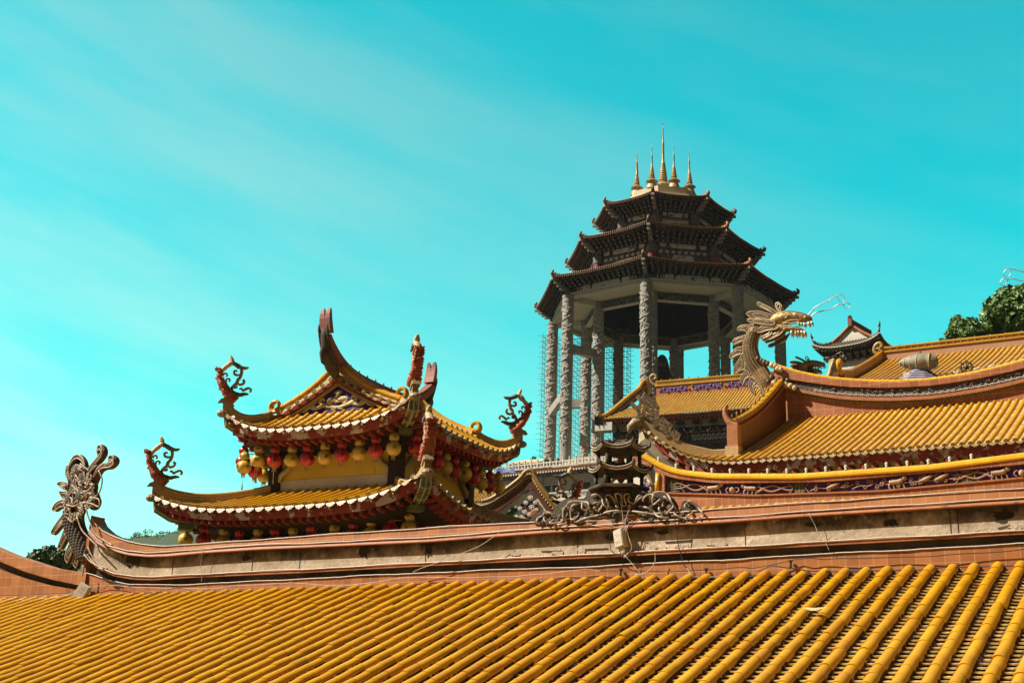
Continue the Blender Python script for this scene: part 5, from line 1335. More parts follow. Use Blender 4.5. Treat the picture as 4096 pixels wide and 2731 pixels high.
# ================================================================ dragons
def flame(mb, ed, pol, nrm, th, er):
    """pointed fin: plate with outline cords on both faces"""
    P = []
    for i, p in enumerate(pol):
        a_ = pol[i - 1]; b_ = pol[(i + 1) % len(pol)]; sharp = (a_ - p).normalized().dot((b_ - p).normalized()) > .1
        P += [p] if sharp else [p.lerp(a_, .22), p.lerp(b_, .22)]
    mb.plate(P, nrm, th)
    for s_ in (-1, 1): ed.tube([p + nrm * (th / 2 * s_) for p in P] + [P[0] + nrm * (th / 2 * s_)], er, 5, False)
    c = sum(P, V((0, 0, 0))) / len(P)
    ed.tube([c + (p - c) * .55 + nrm * th / 2 for p in P] + [c + (P[0] - c) * .55 + nrm * th / 2], er * .7, 4, False)
def dragon(o, f, k, nrm, neck=True):
    """f(x,y,dq)->point in traced coordinates; k metres per traced unit"""
    body, edge, mane, teeth = MB(), MB(), MB(), MB(); eyes = []
    if neck:
        SP = [(600, 1190, 60), (560, 1150, 92), (480, 1035, 104), (390, 905, 102), (345, 760, 100), (345, 660, 97), (372, 560, 90), (430, 470, 84), (520, 410, 76), (620, 385, 70)]
        P = spline([f(x, y, 0) for x, y, r in SP], 7); W = [interp(i / 7, list(range(len(SP))), [r for _, _, r in SP]) * k for i in range(len(P))]
        body.tube(P, W, 18, flat=(nrm, .75))
        # belly and back cords, scale rows
        for off, er in ((-.98, 3.5), (-.72, 3), (-.35, 2.2), (0.05, 2.2), (.4, 2.2), (.7, 3), (.98, 3.5)):
            L_ = []
            for i, p in enumerate(P):
                d = (P[min(i + 1, len(P) - 1)] - P[max(i - 1, 0)]).normalized(); s_ = d.cross(nrm).normalized()
                L_.append(p + s_ * (W[i] * off) + nrm * (W[i] * .75 * math.sqrt(max(0, 1 - off * off)) + .01))
            edge.tube(L_, er * k, 5)
        R_ = resample(P, 17 * k)
        for i, p in enumerate(R_[2:-2]):
            w = W[min(len(W) - 1, int(i / len(R_) * len(W)))]; d = (R_[i + 3] - R_[i + 1]).normalized(); s_ = d.cross(nrm).normalized()
            for j in range(9):
                off = -.9 + .2 * j + (.1 if i % 2 else 0)
                if abs(off) < .95: mane.ball(p + s_ * (w * off) + nrm * (w * .75 * math.sqrt(1 - off * off)), 8.5 * k, 6, 4)
        for pol in ([(390, 400), (290, 400), (210, 415), (165, 455), (175, 480), (260, 475), (310, 520), (330, 470)], [(305, 530), (200, 565), (130, 590), (100, 640), (110, 670), (160, 650), (220, 625), (285, 610)], [(262, 690), (160, 710), (90, 770), (60, 830), (75, 855), (120, 830), (180, 800), (262, 790)],
                    [(250, 761), (190, 871), (130, 961), (120, 1021), (140, 1056), (200, 1011), (280, 1001), (270, 871)], [(290, 1001), (230, 1071), (205, 1151), (240, 1211), (280, 1121), (340, 1091), (330, 1051)], [(350, 1091), (320, 1191), (330, 1271), (380, 1341), (410, 1321), (370, 1231), (395, 1191), (440, 1151)], [(420, 1150), (390, 1251), (430, 1211), (470, 1231), (500, 1361), (525, 1331), (490, 1211), (470, 1160)]):
            flame(mane, edge, [f(x, y, -.02) for x, y in pol], nrm, 40 * k, 4 * k)
    up = spline([f(*p) for p in ((600, 370, 0), (700, 340, 0), (800, 310, 0), (900, 295, 0), (1000, 300, 0), (1080, 310, 0), (1130, 325, 0), (1160, 345, 0))], 4)
    body.tube(up, [interp(i / 4, list(range(8)), [62, 92, 96, 80, 66, 52, 42, 20]) * k for i in range(len(up))], 14, flat=(nrm, 1.0))
    lo = spline([f(*p) for p in ((660, 425, 0), (780, 440, 0), (900, 455, 0), (1000, 465, 0), (1070, 490, 0))], 4)
    body.tube(lo, [interp(i / 4, list(range(5)), [50, 46, 34, 28, 14]) * k for i in range(len(lo))], 12, flat=(nrm, 1.3))
    for sd in (-1, 1):
        for a, b, r in (((1075, 385), (1075, 437), 17), ((1130, 370), (1140, 432), 15), ((1000, 375), (985, 410), 15), ((1165, 360), (1182, 420), 10), ((1035, 380), (1030, 418), 12), ((905, 480), (905, 576), 20), ((960, 490), (962, 576), 18), ((995, 490), (995, 572), 16), ((1040, 490), (1046, 584), 18), ((1072, 490), (1090, 574), 13)):
            teeth.tube([f(*a, sd * 30 * k), f((a[0] + b[0]) / 2, (a[1] + b[1]) / 2, sd * 32 * k), f(*b, sd * 30 * k)], [r * k, r * .8 * k, 1.5 * k], 6)
        ey = MB(); ey.ball(f(960, 284, sd * 62 * k), 22 * k, 10, 7); eyes.append(ey); edge.tube([f(960 + 34 * cos(a), 284 + 28 * sin(a), sd * 66 * k) for a in [i * .63 for i in range(11)]], 5 * k, 5, False)
        body.ball(f(1092, 318, sd * 32 * k), 32 * k, 10, 7)
        for pol in ([(690, 330), (740, 270), (820, 255), (880, 290), (840, 330), (760, 345)], [(800, 400), (900, 360), (1010, 360), (1060, 330), (1000, 390), (880, 400)], [(720, 430), (800, 420), (900, 440), (1000, 455), (900, 465), (780, 460)]):
            edge.tube([f(x, y, sd * 84 * k) for x, y in pol] + [f(*pol[0], sd * 84 * k)], 4.5 * k, 5, False)
        for pol, q in (([(720, 250), (640, 190), (520, 130), (460, 110), (445, 145), (500, 165), (600, 215), (700, 290)], 45), ([(690, 300), (600, 270), (480, 235), (350, 240), (305, 270), (340, 300), (390, 350), (450, 330), (560, 350), (680, 340)], 62), ([(700, 380), (560, 350), (450, 340), (330, 345), (320, 370), (400, 395), (560, 425), (690, 425)], 72),
                       ([(740, 450), (600, 430), (530, 430), (420, 510), (480, 525), (600, 490), (700, 480)], 60), ([(820, 460), (720, 500), (620, 560), (530, 610), (530, 632), (640, 600), (760, 540)], 42), ([(640, 500), (560, 550), (480, 590), (520, 605), (600, 570), (650, 530)], 50)):
            flame(mane, edge, [f(x, y, sd * q * k) for x, y in pol], nrm, 16 * k, 4.5 * k)
        edge.tube(spline([f(x, y, sd * 30 * k) for x, y in ((735, 250), (690, 160), (700, 118), (735, 112), (750, 145), (738, 190), (745, 240))], 4), 7 * k, 6)
    mane.plate(spline([f(x, y, 0) for x, y in ((880, 500), (800, 560), (700, 620), (600, 660), (580, 695), (620, 700), (700, 660), (790, 640), (850, 550), (880, 500))], 3)[:-1], nrm, 30 * k)
    pb = MB(); pb.ball(f(765, 182, 0), 22 * k, 10, 7); pb.build('pearl', M['creamorn'], o, smooth=True)
    for ey in eyes: ey.build('eye', M['goldedge'], o, smooth=True)
    wh = MB()
    for pts, q in (([(1120, 275), (1145, 250), (1220, 165), (1370, 90), (1500, 15), (1565, -4), (1612, 42), (1594, 90), (1555, 98), (1520, 52), (1520, 30)], 18), ([(1145, 295), (1215, 230), (1400, 184), (1510, 124), (1568, 118), (1625, 90), (1680, 138), (1630, 178), (1592, 156), (1584, 120)], -18)):
        P = spline([f(x, y, q * k) for x, y in pts], 5); wh.tube(P, [max(7 - 4 * i / len(P), 3.4) * k for i in range(len(P) - 3)] + [5 * k, 9 * k, 7 * k], 6)
    b = body.build('body' if neck else 'head', M['dgold'], o, smooth=True)
    mane.build('scales_and_mane' if neck else 'mane', M['gold'], o); edge.build('outline_cords', M['goldedge'], o, smooth=True); teeth.build('teeth', M['goldedge'], o, smooth=True); wh.build('whiskers', M['silver'], o, smooth=True)
M['dgold'] = pmat('dragon_gold_scales', (.46, .31, .12), (.26, .15, .05), 9, .38, .9, 28, metal=.5, c3=(.1, .055, .02), s3=14, th3=(.58, .7), bdist=.02)
M['silver'] = pmat('bent_metal_rod', (.5, .44, .40), (.36, .3, .26), 6, .35, .2, 30, metal=.6)
DQ = .05
def dmap(x, y, dq=0):
    t, z = RF.hit(2900 + x / 3.355, 1180 + y / 3.355, DQ); return RF.w(t, DQ + dq, z)
KD = (dmap(0, 0) - dmap(100, 0)).length / 100
d1 = root('dragon', RF.w(-.9, DQ, 15.3), 'large golden dragon rearing up on the left ridge end, mouth open to the right', 'dragon statue')
dragon(d1, dmap, KD, RF.n)
# its twin at the far right end faces back; only the whisker tips reach into the picture
_tw = RF.loc(dmap(1590, 40))
_target = RF.hit(4022, 1094, DQ)
_tc2 = (_tw[0] + _target[0]) / 2; _dz = _target[1] - _tw[2]
def dmap2(x, y, dq=0):
    t, q, z = RF.loc(dmap(x, y, dq)); return RF.w(2 * _tc2 - t, q, z + _dz)
d2 = root('dragon', RF.w(2 * _tc2 + .9, DQ, 15.3 + _dz), 'twin dragon whose curled metal whiskers enter the picture at its right edge', 'dragon statue')
dragon(d2, dmap2, KD, RF.n)
# clouds of swirls at the foot of the dragon
mb = MB(); mb2 = MB()
def swirl(c, r, turn, m):
    P = [c + RF.e * (r * (1 - a / 15) * cos(a * turn)) + V((0, 0, r * (1 - a / 15) * sin(a * turn))) + RF.n * (.03 * sin(a)) for a in [i * .6 for i in range(20)]]
    m.tube(P, r * .16, 5)
    m.ball(c - RF.n * .03, r * .95, 10, 6, 1, 1, 1)
for x, y, r, m in ((470, 880, 34, 0), (520, 900, 30, 0), (560, 925, 38, 0), (600, 945, 34, 0), (660, 965, 40, 1), (700, 975, 34, 1), (735, 1010, 36, 1), (775, 1020, 34, 1), (655, 1130, 38, 0), (745, 1160, 42, 0), (800, 1165, 36, 0), (870, 1165, 36, 0), (690, 1205, 40, 1), (780, 1225, 42, 1), (840, 1230, 40, 1), (900, 1245, 38, 1), (960, 1265, 32, 1), (610, 1185, 34, 0)):
    swirl(dmap(x, y, .34), r * KD, 1 if rnd.random() < .5 else -1, (mb, mb2)[m])
cl_ = root('cloud_carving', dmap(700, 1270, .2), 'carved swirling clouds around the foot of the large golden dragon', 'carving')
mb.build('bronze_swirls', M['gold'], cl_, smooth=True); mb2.build('pale_swirls', M['creamorn'], cl_, smooth=True)
# smaller dragon peeping over the ridge to the right of the large one
d3 = root('dragon', RF.w(.6, -1.2, 15.4), 'small dark gilded dragon head peeping over the ridge right of the large dragon', 'dragon statue')
def dmap3(x, y, dq=0):
    X = 3158 + (x - 300) * .165; Y = 1424 + (y - 100) * .155
    t, z = RF.hit(X, Y, -1.2); return RF.w(t, -1.2 + dq * .6, z)
dragon(d3, dmap3, KD * .56, RF.n, neck=False)
mb = MB()
for i in range(12):
    X = 3160 + i * 9; P = [RF.w(*(lambda h: (h[0], -1.2 + .15 * sin(i), h[1]))(RF.hit(X + dx, y, -1.2))) for dx, y in ((0, 1520), (8 * sin(i), 1500), (14, 1482), (10, 1465))]; mb.tube(P, [.06, .07, .05, .02], 6)
mb.build('ruff', M['gold'], d3, smooth=True)
# ================================================================ middle hall behind, seen between the tower and the dragon hall
def frame_at(px, py, y, th):
    o = at(px, py, y); o.z = 0; return Frame(o, th)
MF = frame_at(2300 + 1500 / 2.613, 1450 + 290 / 2.613, 170, .436)
mh = root('painted_eave_hall', MF.w(-2, 0, 12), 'small yellow tiled temple hall with painted brackets below the stone tower', 'temple hall')
M['paint_dark'] = pmat('dark_painted_eave', (.03, .028, .03), (.07, .06, .06), 1, .7, .2, 6)
M['paint_red'] = pmat('red_painted_plaque', (.42, .09, .05), (.3, .05, .03), 1, .7, .2, 6)
def mqin(t): return 0 if t > -8.6 else min(8, 8 * (-8.6 - t) / 4.9 * 1.0)
MS = Side(MF, -14.5, 12, lambda t: 8.0, lambda t, q: 45.2 - 4.8 * (q / 8) ** .92, mqin)
bar, pan, dr = MB(), MB(), MB()
tile_side(MS, .42, .11, 1.2, bar, pan, dr, .5, discs=False, qn=6)
for i in range(62):
    t = -14.3 + i * .42; mbp = MF.w(t, 8.03, 40.43); dr.lathe(mbp, [(.13, -.1), (.13, .05), (.08, .06)], 7, MF.e, V((0, 0, 1)), MF.n)
fa = MB(); fascia_board(fa, MS, .3, dz=-.05); ra = MB()
for i in range(44):
    t = -14 + i * .6; ra.add([MF.w(t + a * .12 , 7.75 - b * 1.6, 39.92 + b * .1 + c * .17) for c in (-1, 1) for b in (0, 1) for a in (-1, 1)], [(0, 1, 3, 2), (4, 6, 7, 5), (0, 4, 5, 1), (2, 3, 7, 6), (0, 2, 6, 4), (1, 5, 7, 3)])
pan.strip([MF.w(-14, 7.85, 40.06), MF.w(12, 7.85, 40.06)], [MF.w(-14, 5.1, 39.7), MF.w(12, 5.1, 39.7)]); o = pan.build('roof', M['pan_far'], mh); bar.build('barrel_tiles', M['tile_far'], o, smooth=True, angle=50); dr.build('eave_tile_ends', M['drip'], o); fa.build('fascia', M['red'], o); ra.build('rafters', M['paint_red'], o)
mb = MB(); mb.fbox(MF, -8.6, 12, -.5, .35, 45.0, 46.35); rw = mb.build('ridge_wall', M['terra_plain'], mh)
mb = MB(); mb.fbox(MF, -8.8, 12, -.6, .5, 46.35, 46.55); mb.fbox(MF, -8.7, 12, -.4, .3, 46.55, 47.0); mb.fbox(MF, -8.7, 12, -.5, .4, 47.0, 47.15)
mb.build('ridge_cap', M['tile_far'], rw)
mb = MB()
for t0, t1 in ((-8.2, -4.2), (-3.4, 0.6), (1.3, 5.3), (6, 10)): mb.fbox(MF, t0, t1, .3, .4, 45.45, 46.2)
mb.build('purple_panels', M['purple'], rw)
mb = MB()
for i in range(36): mb.ball(MF.w(-8 + i * .5, .42, 45.8 + .25 * sin(i * 2.3)), .16, 6, 4)
for i in range(60): mb.ball(MF.w(-8.4 + i * .33, .34, 46.78), .12, 5, 4, 1, .5, 1)
mb.build('ridge_relief', M['drip'], rw)
mb = MB(); mb.tube(spline([MF.w(x, 0, z) for x, z in ((-8.6, 46.6), (-9.3, 47.0), (-9.6, 47.8), (-9.1, 48.2), (-8.7, 47.8), (-9, 47.5))], 4), .2, 7); mb.build('ridge_end_scroll', M['drip'], rw, smooth=True)
mb = MB()
for i in range(14): mb.lathe(MF.w(-8 + i * 1.3, 0, 47.15), [(.1, 0), (.06, .15), (.1, .25), (.01, .35)], 6)
mb.build('ridge_figures', M['drip'], rw)['kind'] = 'stuff'
# left gable ridge: humped top sweeping down to the eave corner
GP = [(0, -9.7, 45.5), (0, -9.95, 46.8), (.1, -10.2, 47.35), (.5, -10.5, 47.1), (1.2, -10.8, 46.1), (2.4, -11.3, 45.1), (4, -12.0, 43.8), (5.6, -12.7, 42.4), (6.8, -13.2, 41.4), (7.8, -13.7, 40.85), (8.3, -14.2, 40.95)]
P = spline([MF.w(t, q, z) for q, t, z in GP], 4)
mb = MB(); A = [p + V((0, 0, .0)) for p in P]; B = [p - V((0, 0, 1.3)) for p in P]; mb.grid([[p + MF.e * .3 for p in B], [p + MF.e * .3 for p in A]]); mb.grid([[p - MF.e * .3 for p in A], [p - MF.e * .3 for p in B]])
g_ = mb.build('gable_ridge', M['panelbg'], mh); mb = MB(); mb.tube(P, .34, 7, flat=(V((0, 0, 1)), .7)); mb.build('gable_cap', M['tile_far'], g_, smooth=True)
mb = MB()
for i in range(30):
    p = P[min(len(P) - 1, 8 + i)]; mb.ball(p + MF.e * .33 - V((0, 0, .65)), .2, 6, 4)
mb.build('gable_relief', M['drip'], g_)
mb = MB(); mb.fbox(MF, -14.6, -12.2, 6.2, 7.9, 38.9, 40.0); mb.build('corner_bracket', M['whitetrim'], mh)
# painted beam zone
mb = MB(); mb.fbox(MF, -13, 12, -6, 5.2, 12, 39.8); w_ = mb.build('wall', M['paint_dark'], mh)
mb = MB(); mr = MB(); mo = MB(); mk = MB()
for i in range(12):
    t = -11.1 + i * 2.2
    pol = [MF.w(t + x * .72, 6.0, 39.45 + y * .36) for x, y in ((-1, 0), (-.7, -1), (.7, -1), (1, 0), (.7, 1), (-.7, 1))]; mr.plate(pol, MF.n, .15); mb.tube([p + MF.n * .1 for p in pol] + [pol[0] + MF.n * .1], .07, 4, False)
    mb.tube([MF.w(t + .35 * cos(a), 6.12, 39.45 + .2 * sin(a * 2)) for a in [j * .7 for j in range(10)]], .05, 4, False)
    t += 1.1                       # carved bracket: stepped block with a curled tail
    for j in range(3): mk.fbox(MF, t - .3 - .08 * j, t + .3 + .08 * j, 5.2, 5.9 + .3 * j, 38.5 + .42 * j, 38.8 + .42 * j)
    for sg in (-1, 1): mb.tube([MF.w(t + sg * (.3 + .3 * k / 6), 6.1, 39.2 - .7 * sin(k / 6 * 1.5)) for k in range(7)], .06, 4, False)
    mb.tube([MF.w(t + x, 6.25, z) for x, z in ((-.34, 39.6), (.34, 39.6), (.34, 39.15), (-.34, 39.15), (-.34, 39.6))], .055, 4, False)
    mb.tube([MF.w(t - 1 + .9 * cos(a), 5.35, 38.7 + .28 * sin(a)) for a in [pi + j * .31 for j in range(11)]], .05, 4, False)
    mb.ball(MF.w(t - 1, 5.4, 38.6), .2, 6, 4)
mr.build('red_plaques', M['paint_red'], w_); mk.build('bracket_blocks', M['paint_dark'], w_); mb.build('painted_outlines', M['whitetrim'], w_)
mb = MB(); mo = MB()
for t0, t1 in ((-12.6, -7.4), (-6.6, -3.4), (-2.7, 3.1), (3.8, 9.0)):
    mo.tube([MF.w(t, 5.4, z) for t, z in ((t0, 38.4), (t1, 38.4), (t1, 37.0), (t0, 37.0), (t0, 38.4))], .08, 4, False)
    tc, hw = (t0 + t1) / 2, (t1 - t0) / 2 - .5
    for k in range(int(hw * 6)):
        x = -hw + (k + .5) * 2 * hw / int(hw * 6); sgz = (-1) ** k
        mb.tube([MF.w(tc + x + .25 * (1 - a / 7) * cos(a * sgz), 5.32, 37.7 + sgz * .22 + .24 * (1 - a / 7) * sin(a)) for a in [j * .7 for j in range(9)]], .065, 4, False)
        mb.tube([MF.w(tc + x - .12, 5.32, 37.3), MF.w(tc + x + .1, 5.32, 37.7), MF.w(tc + x - .05, 5.32, 38.1)], .06, 4, False)
mo.build('panel_frames', M['terra_plain'], w_); mb.build('arabesque_panels', M['whitetrim'], w_)

# ================================================================ upper right hall
UF = frame_at(3300 + 1800 / 2.955, 1000 + 1190 / 2.955, 72, .514)
uh = root('upper_hall', UF.w(0, 0, 8), 'yellow tiled hall high at the right edge, behind the shell ornament', 'temple hall')
US = Side(UF, -5.35, 14, lambda t: 9.5, lambda t, q: 22.0 - 3.9 * (q / 9.5) ** .94, lambda t: .1)
bar, pan, dr = MB(), MB(), MB(); tile_side(US, .31, .085, .5, bar, pan, dr, .25, qn=6)
o = pan.build('roof', M['pan'], uh); bar.build('barrel_tiles', M['tile'], o, smooth=True, angle=50); dr.build('drip_tiles', M['drip'], o)
M['ubrick'] = pmat('fine_brick_ridge', (.38, .17, .08), (.3, .12, .05), 2, .7, .3, 30, grid=(.12, .05, .006, (.52, .34, .2), .5), bdist=.01)
mb = MB(); mb.fbox(UF, -5.5, 14, -.4, .12, 21.8, 22.42); rw = mb.build('ridge_wall', M['ubrick'], uh, uv=lambda p: (UF.loc(p)[0], UF.loc(p)[2]))
mb = MB(); mb.fbox(UF, -5.6, 14, -.5, .2, 22.42, 22.5); mb.fbox(UF, -5.6, 14, -.4, .12, 22.5, 22.68); mb.fbox(UF, -5.7, 14, -.5, .2, 22.68, 22.76); mb.build('ridge_cap', M['tile_far'], rw)
mb = MB()
for i in range(44): mb.ball(UF.w(-5.2 + i * .4, .13, 22.59), .07, 6, 4, 1.4, .5, 1)
mb.build('ridge_scrolls', M['drip'], rw)
mb = MB()
for i in range(20): mb.lathe(UF.w(-5.2 + i * .85, -.1, 22.76), [(.05, 0), (.03, .06), (.05, .1), (.005, .15)], 6)
mb.build('ridge_figures', M['drip'], rw)['kind'] = 'stuff'
mb = MB(); mb.tube(spline([UF.w(x, .1, z) for x, z in ((-5.5, 22.3), (-5.8, 22.55), (-5.75, 22.9), (-5.5, 23.05), (-5.35, 22.85), (-5.5, 22.7))], 4), .12, 7)
for k in range(7): mb.ball(UF.w(-5.45 + .1 * cos(k * 2), .2, 22.2 + k * .1), .1, 6, 4)
mb.build('ridge_end_scroll', M['drip'], rw, smooth=True)
mb = MB(); n = 14
top = [UF.w(-5.45, lerp(.1, 9.2, i / n), 22.42 - 3.9 * (lerp(.1, 9.2, i / n) / 9.5) ** .94 + (.25 * (i / n - .8) * 5 if i / n > .8 else 0)) for i in range(n + 1)]; bot = [p - V((0, 0, .55)) for p in top]
mb.grid([[p + UF.e * .15 for p in bot], [p + UF.e * .15 for p in top]]); mb.grid([[p - UF.e * .15 for p in top], [p - UF.e * .15 for p in bot]])
pr = mb.build('gable_parapet', M['ubrick'], uh, uv=lambda p: (UF.loc(p)[1], UF.loc(p)[2])); mb = MB()
for a, b in zip(resample(top, .4), resample(top, .4)[1:]): mb.tube([a + V((0, 0, .04)), b + V((0, 0, .04))], [.17, .2], 8, flat=(V((0, 0, 1)), .8))
mb.tube(spline([top[-1] + UF.n * a + V((0, 0, z)) for a, z in ((-.1, 0), (.3, .1), (.45, .4), (.25, .6), (.1, .45))], 4), .14, 7)
mb.build('parapet_cap', M['tile'], pr, smooth=True, angle=50)
mb = MB(); mb.fbox(UF, -5.2, 14, -9, 8.3, 6, 18.2); mb.build('wall', M['cream'], uh)
mb = MB(); mb.add([UF.w(-5.4, 0, 21.9), UF.w(14, 0, 21.9), UF.w(14, -10, 17.8), UF.w(-5.4, -10, 17.8)], [(0, 1, 2, 3)]); mb.build('back_slope', M['pan_far'], uh)
# white curved gable end beside the grey pavilion
wg = root('curved_gable', UF.w(-8, 1, 8), 'cream curved gable end standing left of the grey tiled pavilion', 'gable')
def ug(x, y, q): t, z = UF.hit(3300 + x / 2.955, 1000 + y / 2.955, q); return UF.w(t, q, z)
mb = MB(); mb.tube(spline([ug(x, y, 0) for x, y in ((110, 1290), (70, 1400), (60, 1450), (20, 1530), (-40, 1566), (-120, 1590))], 4), .13, 8, flat=(UF.e, .8)); mb.build('gable_cap', M['creamorn'], wg, smooth=True)
mb = MB(); mb.plate([ug(x, y, -.3) for x, y in ((100, 1290), (50, 1310), (60, 1400), (20, 1480), (-60, 1600), (180, 1600), (170, 1420), (140, 1330))], UF.n, .4); mb.build('gable_wall', M['creamorn'], wg)
mb = MB(); mb.fbox(UF, *sorted((UF.loc(ug(110, 1500, .5))[0], UF.loc(ug(230, 1500, .5))[0])), .2, .8, ug(100, 1600, .5).z, ug(100, 1460, .5).z); mb.build('plinth', M['terra_dk'], wg)

# ================================================================ grey pavilion on the hill
GFm = Frame((27.8, 100, -.62), .69)
gp = root('grey_pavilion', GFm.w(0, 0, 18), 'small grey stone walled pavilion with one upswept tiled corner and a white gable', 'pavilion')
GS_ = [Frame(GFm.o, GFm.th - k * pi / 2) for k in range(4)]
gsd = []
for k in range(4):
    K = lambda t: min(1, abs(t) / 2.85) ** 3
    gsd.append(Side(GS_[k], -2.85, 2.85, lambda t, K=K: 2.75 + .12 * K(t), lambda t, q, K=K: 31.25 - .62 * min(1, max(0, (q - 1.7) / 1.05)) ** .9 + (.62 if k in (0, 1) else .4) * K(t) * max(0, (q - 1.7) / 1.05) ** 2, lambda t: max(1.7, abs(t))))
bar, pan, dr, fa, ra, so_ = (MB() for _ in range(6))
M['greytile'] = pmat('grey_brown_tile', (.20, .15, .10), (.13, .09, .06), 1.5, .7, .3, 20)
for s_ in gsd:
    tile_side(s_, .24, .06, .3, bar, pan, dr, .2); fascia_board(fa, s_, .22, dz=-.03); rafter_ends(ra, s_, .2, -.03, .3, .3, .1, .1, .7); soffit(so_, s_, .22, -.03, .3, 1.75, 29.75)
    for i in range(7):
        t = -1.8 + i * .6; F = s_.F
        for j in range(3): ra.fbox(F, t - .06 - .07 * j, t + .06 + .07 * j, 1.75, 1.95 + .2 * j, 29.55 + .2 * j, 29.72 + .2 * j)
o = pan.build('roof', M['greytile'], gp); bar.build('barrel_tiles', M['greytile'], o, smooth=True); dr.build('drip_tiles', M['whitetrim'], o); fa.build('fascia', M['greytile'], o); ra.build('brackets', M['greytile'], o); so_.build('soffit', M['interior'], o)
for k in (0, 1, 3):
    s_ = gsd[k]; P = [s_.F.w(-lerp(1.7, 2.87, i / 10), lerp(1.7, 2.87, i / 10), s_.Z(-lerp(1.7, 2.85, i / 10), lerp(1.7, 2.85, i / 10)) + .1 + .5 * max(0, i / 10 - .75)) for i in range(11)]
    mb = MB(); mb.tube(P, [.14] * 8 + [.12, .09, .03], 7); d = (P[-1] - P[0]).normalized()
    for i in (3, 5, 6, 7, 8): mb.ball(P[i] + V((0, 0, .16)), .07, 6, 4)
    mb.tube([P[-1] - d * .1, P[-1] + V((0, 0, .25)), P[-1] + V((0, 0, .5)) + d * .05], [.1, .07, .01], 6)
    mb.build('hip_ridge', M['greytile'], o, smooth=True)
for F, sg in ((GS_[0], 1), (GS_[2], 1)):
    mb = MB(); mb.add([F.w(-1.75, 1.6, 31.2), F.w(1.75, 1.6, 31.2), F.w(0, 1.6, 32.35)], [(0, 1, 2)]); g_ = mb.build('gable_field', M['whitetrim'], gp)
    mb = MB()
    for s2 in (-1, 1): mb.tube([F.w(s2 * 1.85, 1.72, 31.2), F.w(s2 * .9, 1.72, 31.82), F.w(0, 1.72, 32.55)], .12, 6)
    mb.build('gable_verge', M['terra_plain'], g_)
mb = MB()
for s2 in (-1, 1):
    mb.grid([[GFm.w(s2 * lerp(0, 1.95, i / 6), q, 32.6 - 1.4 * (i / 6) ** .9) for i in range(7)] for q in (-1.75, 1.75)])
mb.build('gable_roof', M['greytile'], gp)
mb = MB(); mb.fbox(GFm, -.14, .14, -1.85, 1.85, 32.5, 32.85); r_ = mb.build('ridge', M['greytile'], gp); mb = MB(); mb.fbox(GFm, -.18, .18, -1.8, 1.7, 32.85, 32.95); mb.build('ridge_cap', M['tile_far'], r_)
mb = MB(); mb.fbox(GFm, -.16, .16, 1.7, 1.95, 32.4, 33.1); mb.ball(GFm.w(0, 1.85, 33.15), .17, 8, 6); mb.build('ridge_finial', M['terra_dk'], r_)
M['greywall'] = pmat('grey_stone_slab_wall', (.46, .45, .42), (.36, .355, .34), .8, .85, .2, 8, grid=(.55, .42, .01, (.34, .33, .31), .5), bdist=.01)
mb = MB(); mb.fbox(GFm, -1.75, 1.75, -1.75, 1.75, 16, 30.0); w_ = mb.build('wall', M['greywall'], gp, uv=lambda p: (GFm.loc(p)[0] + GFm.loc(p)[1], p.z))
mb = MB()
for F in GS_[:2]: mb.fbox(F, -1.76, 1.76, 1.75, 1.8, 28.95, 29.55)
mb.build('wall_band', M['whitetrim'], w_)
for a, b in ((-1, 1), (1, 1), (1, -1)):
    mb = MB(); mb.lathe(GFm.w(a * 1.8, b * 1.8, 0), [(.14, 16), (.14, 30)], 8); mb.build('post', M['dark'], w_)

# ================================================================ white hall with balustrades below the tower
CF = frame_at(2120 + 300 / 1.816, 1740 + 200 / 1.816, 140, .6)
ch = root('balustrade_hall', CF.w(0, 0, 8), 'white and grey hall with latticed windows and stone balustrades below the tower columns', 'hall')
mb = MB(); mb.fbox(CF, -16, 12, -8, 0, 6, 27.9); w_ = mb.build('wall', M['whitetrim'], ch)
mb = MB(); mb.fbox(CF, -16, 12, -7.5, .9, 27.9, 28.1); mb.build('roof_slab', M['whitetrim'], ch)
mb = MB(); dk = MB()
for i in range(28):
    t = -15 + i * 1.0; mb.fbox(CF, t, t + .12, .0, .9, 27.3, 27.75); dk.fbox(CF, t + .2, t + .9, .0, .5, 27.35, 27.7); mb.fbox(CF, t + .3, t + .8, .5, .7, 27.45, 27.6)
mb.build('eave_brackets', M['granite_s'], w_); dk.build('eave_frieze', M['panelbg'], w_)
bar, pan = MB(), MB(); CS = Side(CF, -16, 12, lambda t: 1.5, lambda t, q: 28.05 - (q - .3) * .42, lambda t: .1); tile_side(CS, .35, .1, .5, bar, pan, MB(), .4, discs=False, qn=3)
o = pan.build('eave_roof', M['terra_plain'], ch); bar.build('barrel_tiles', M['terra_plain'], o); mb = MB()
for i in range(80): mb.lathe(CF.w(-15.9 + i * .35, 1.52, 27.55), [(.11, -.04), (.11, .04)], 6, CF.e, V((0, 0, 1)), CF.n)
mb.build('tile_ends', M['whitetrim'], o)
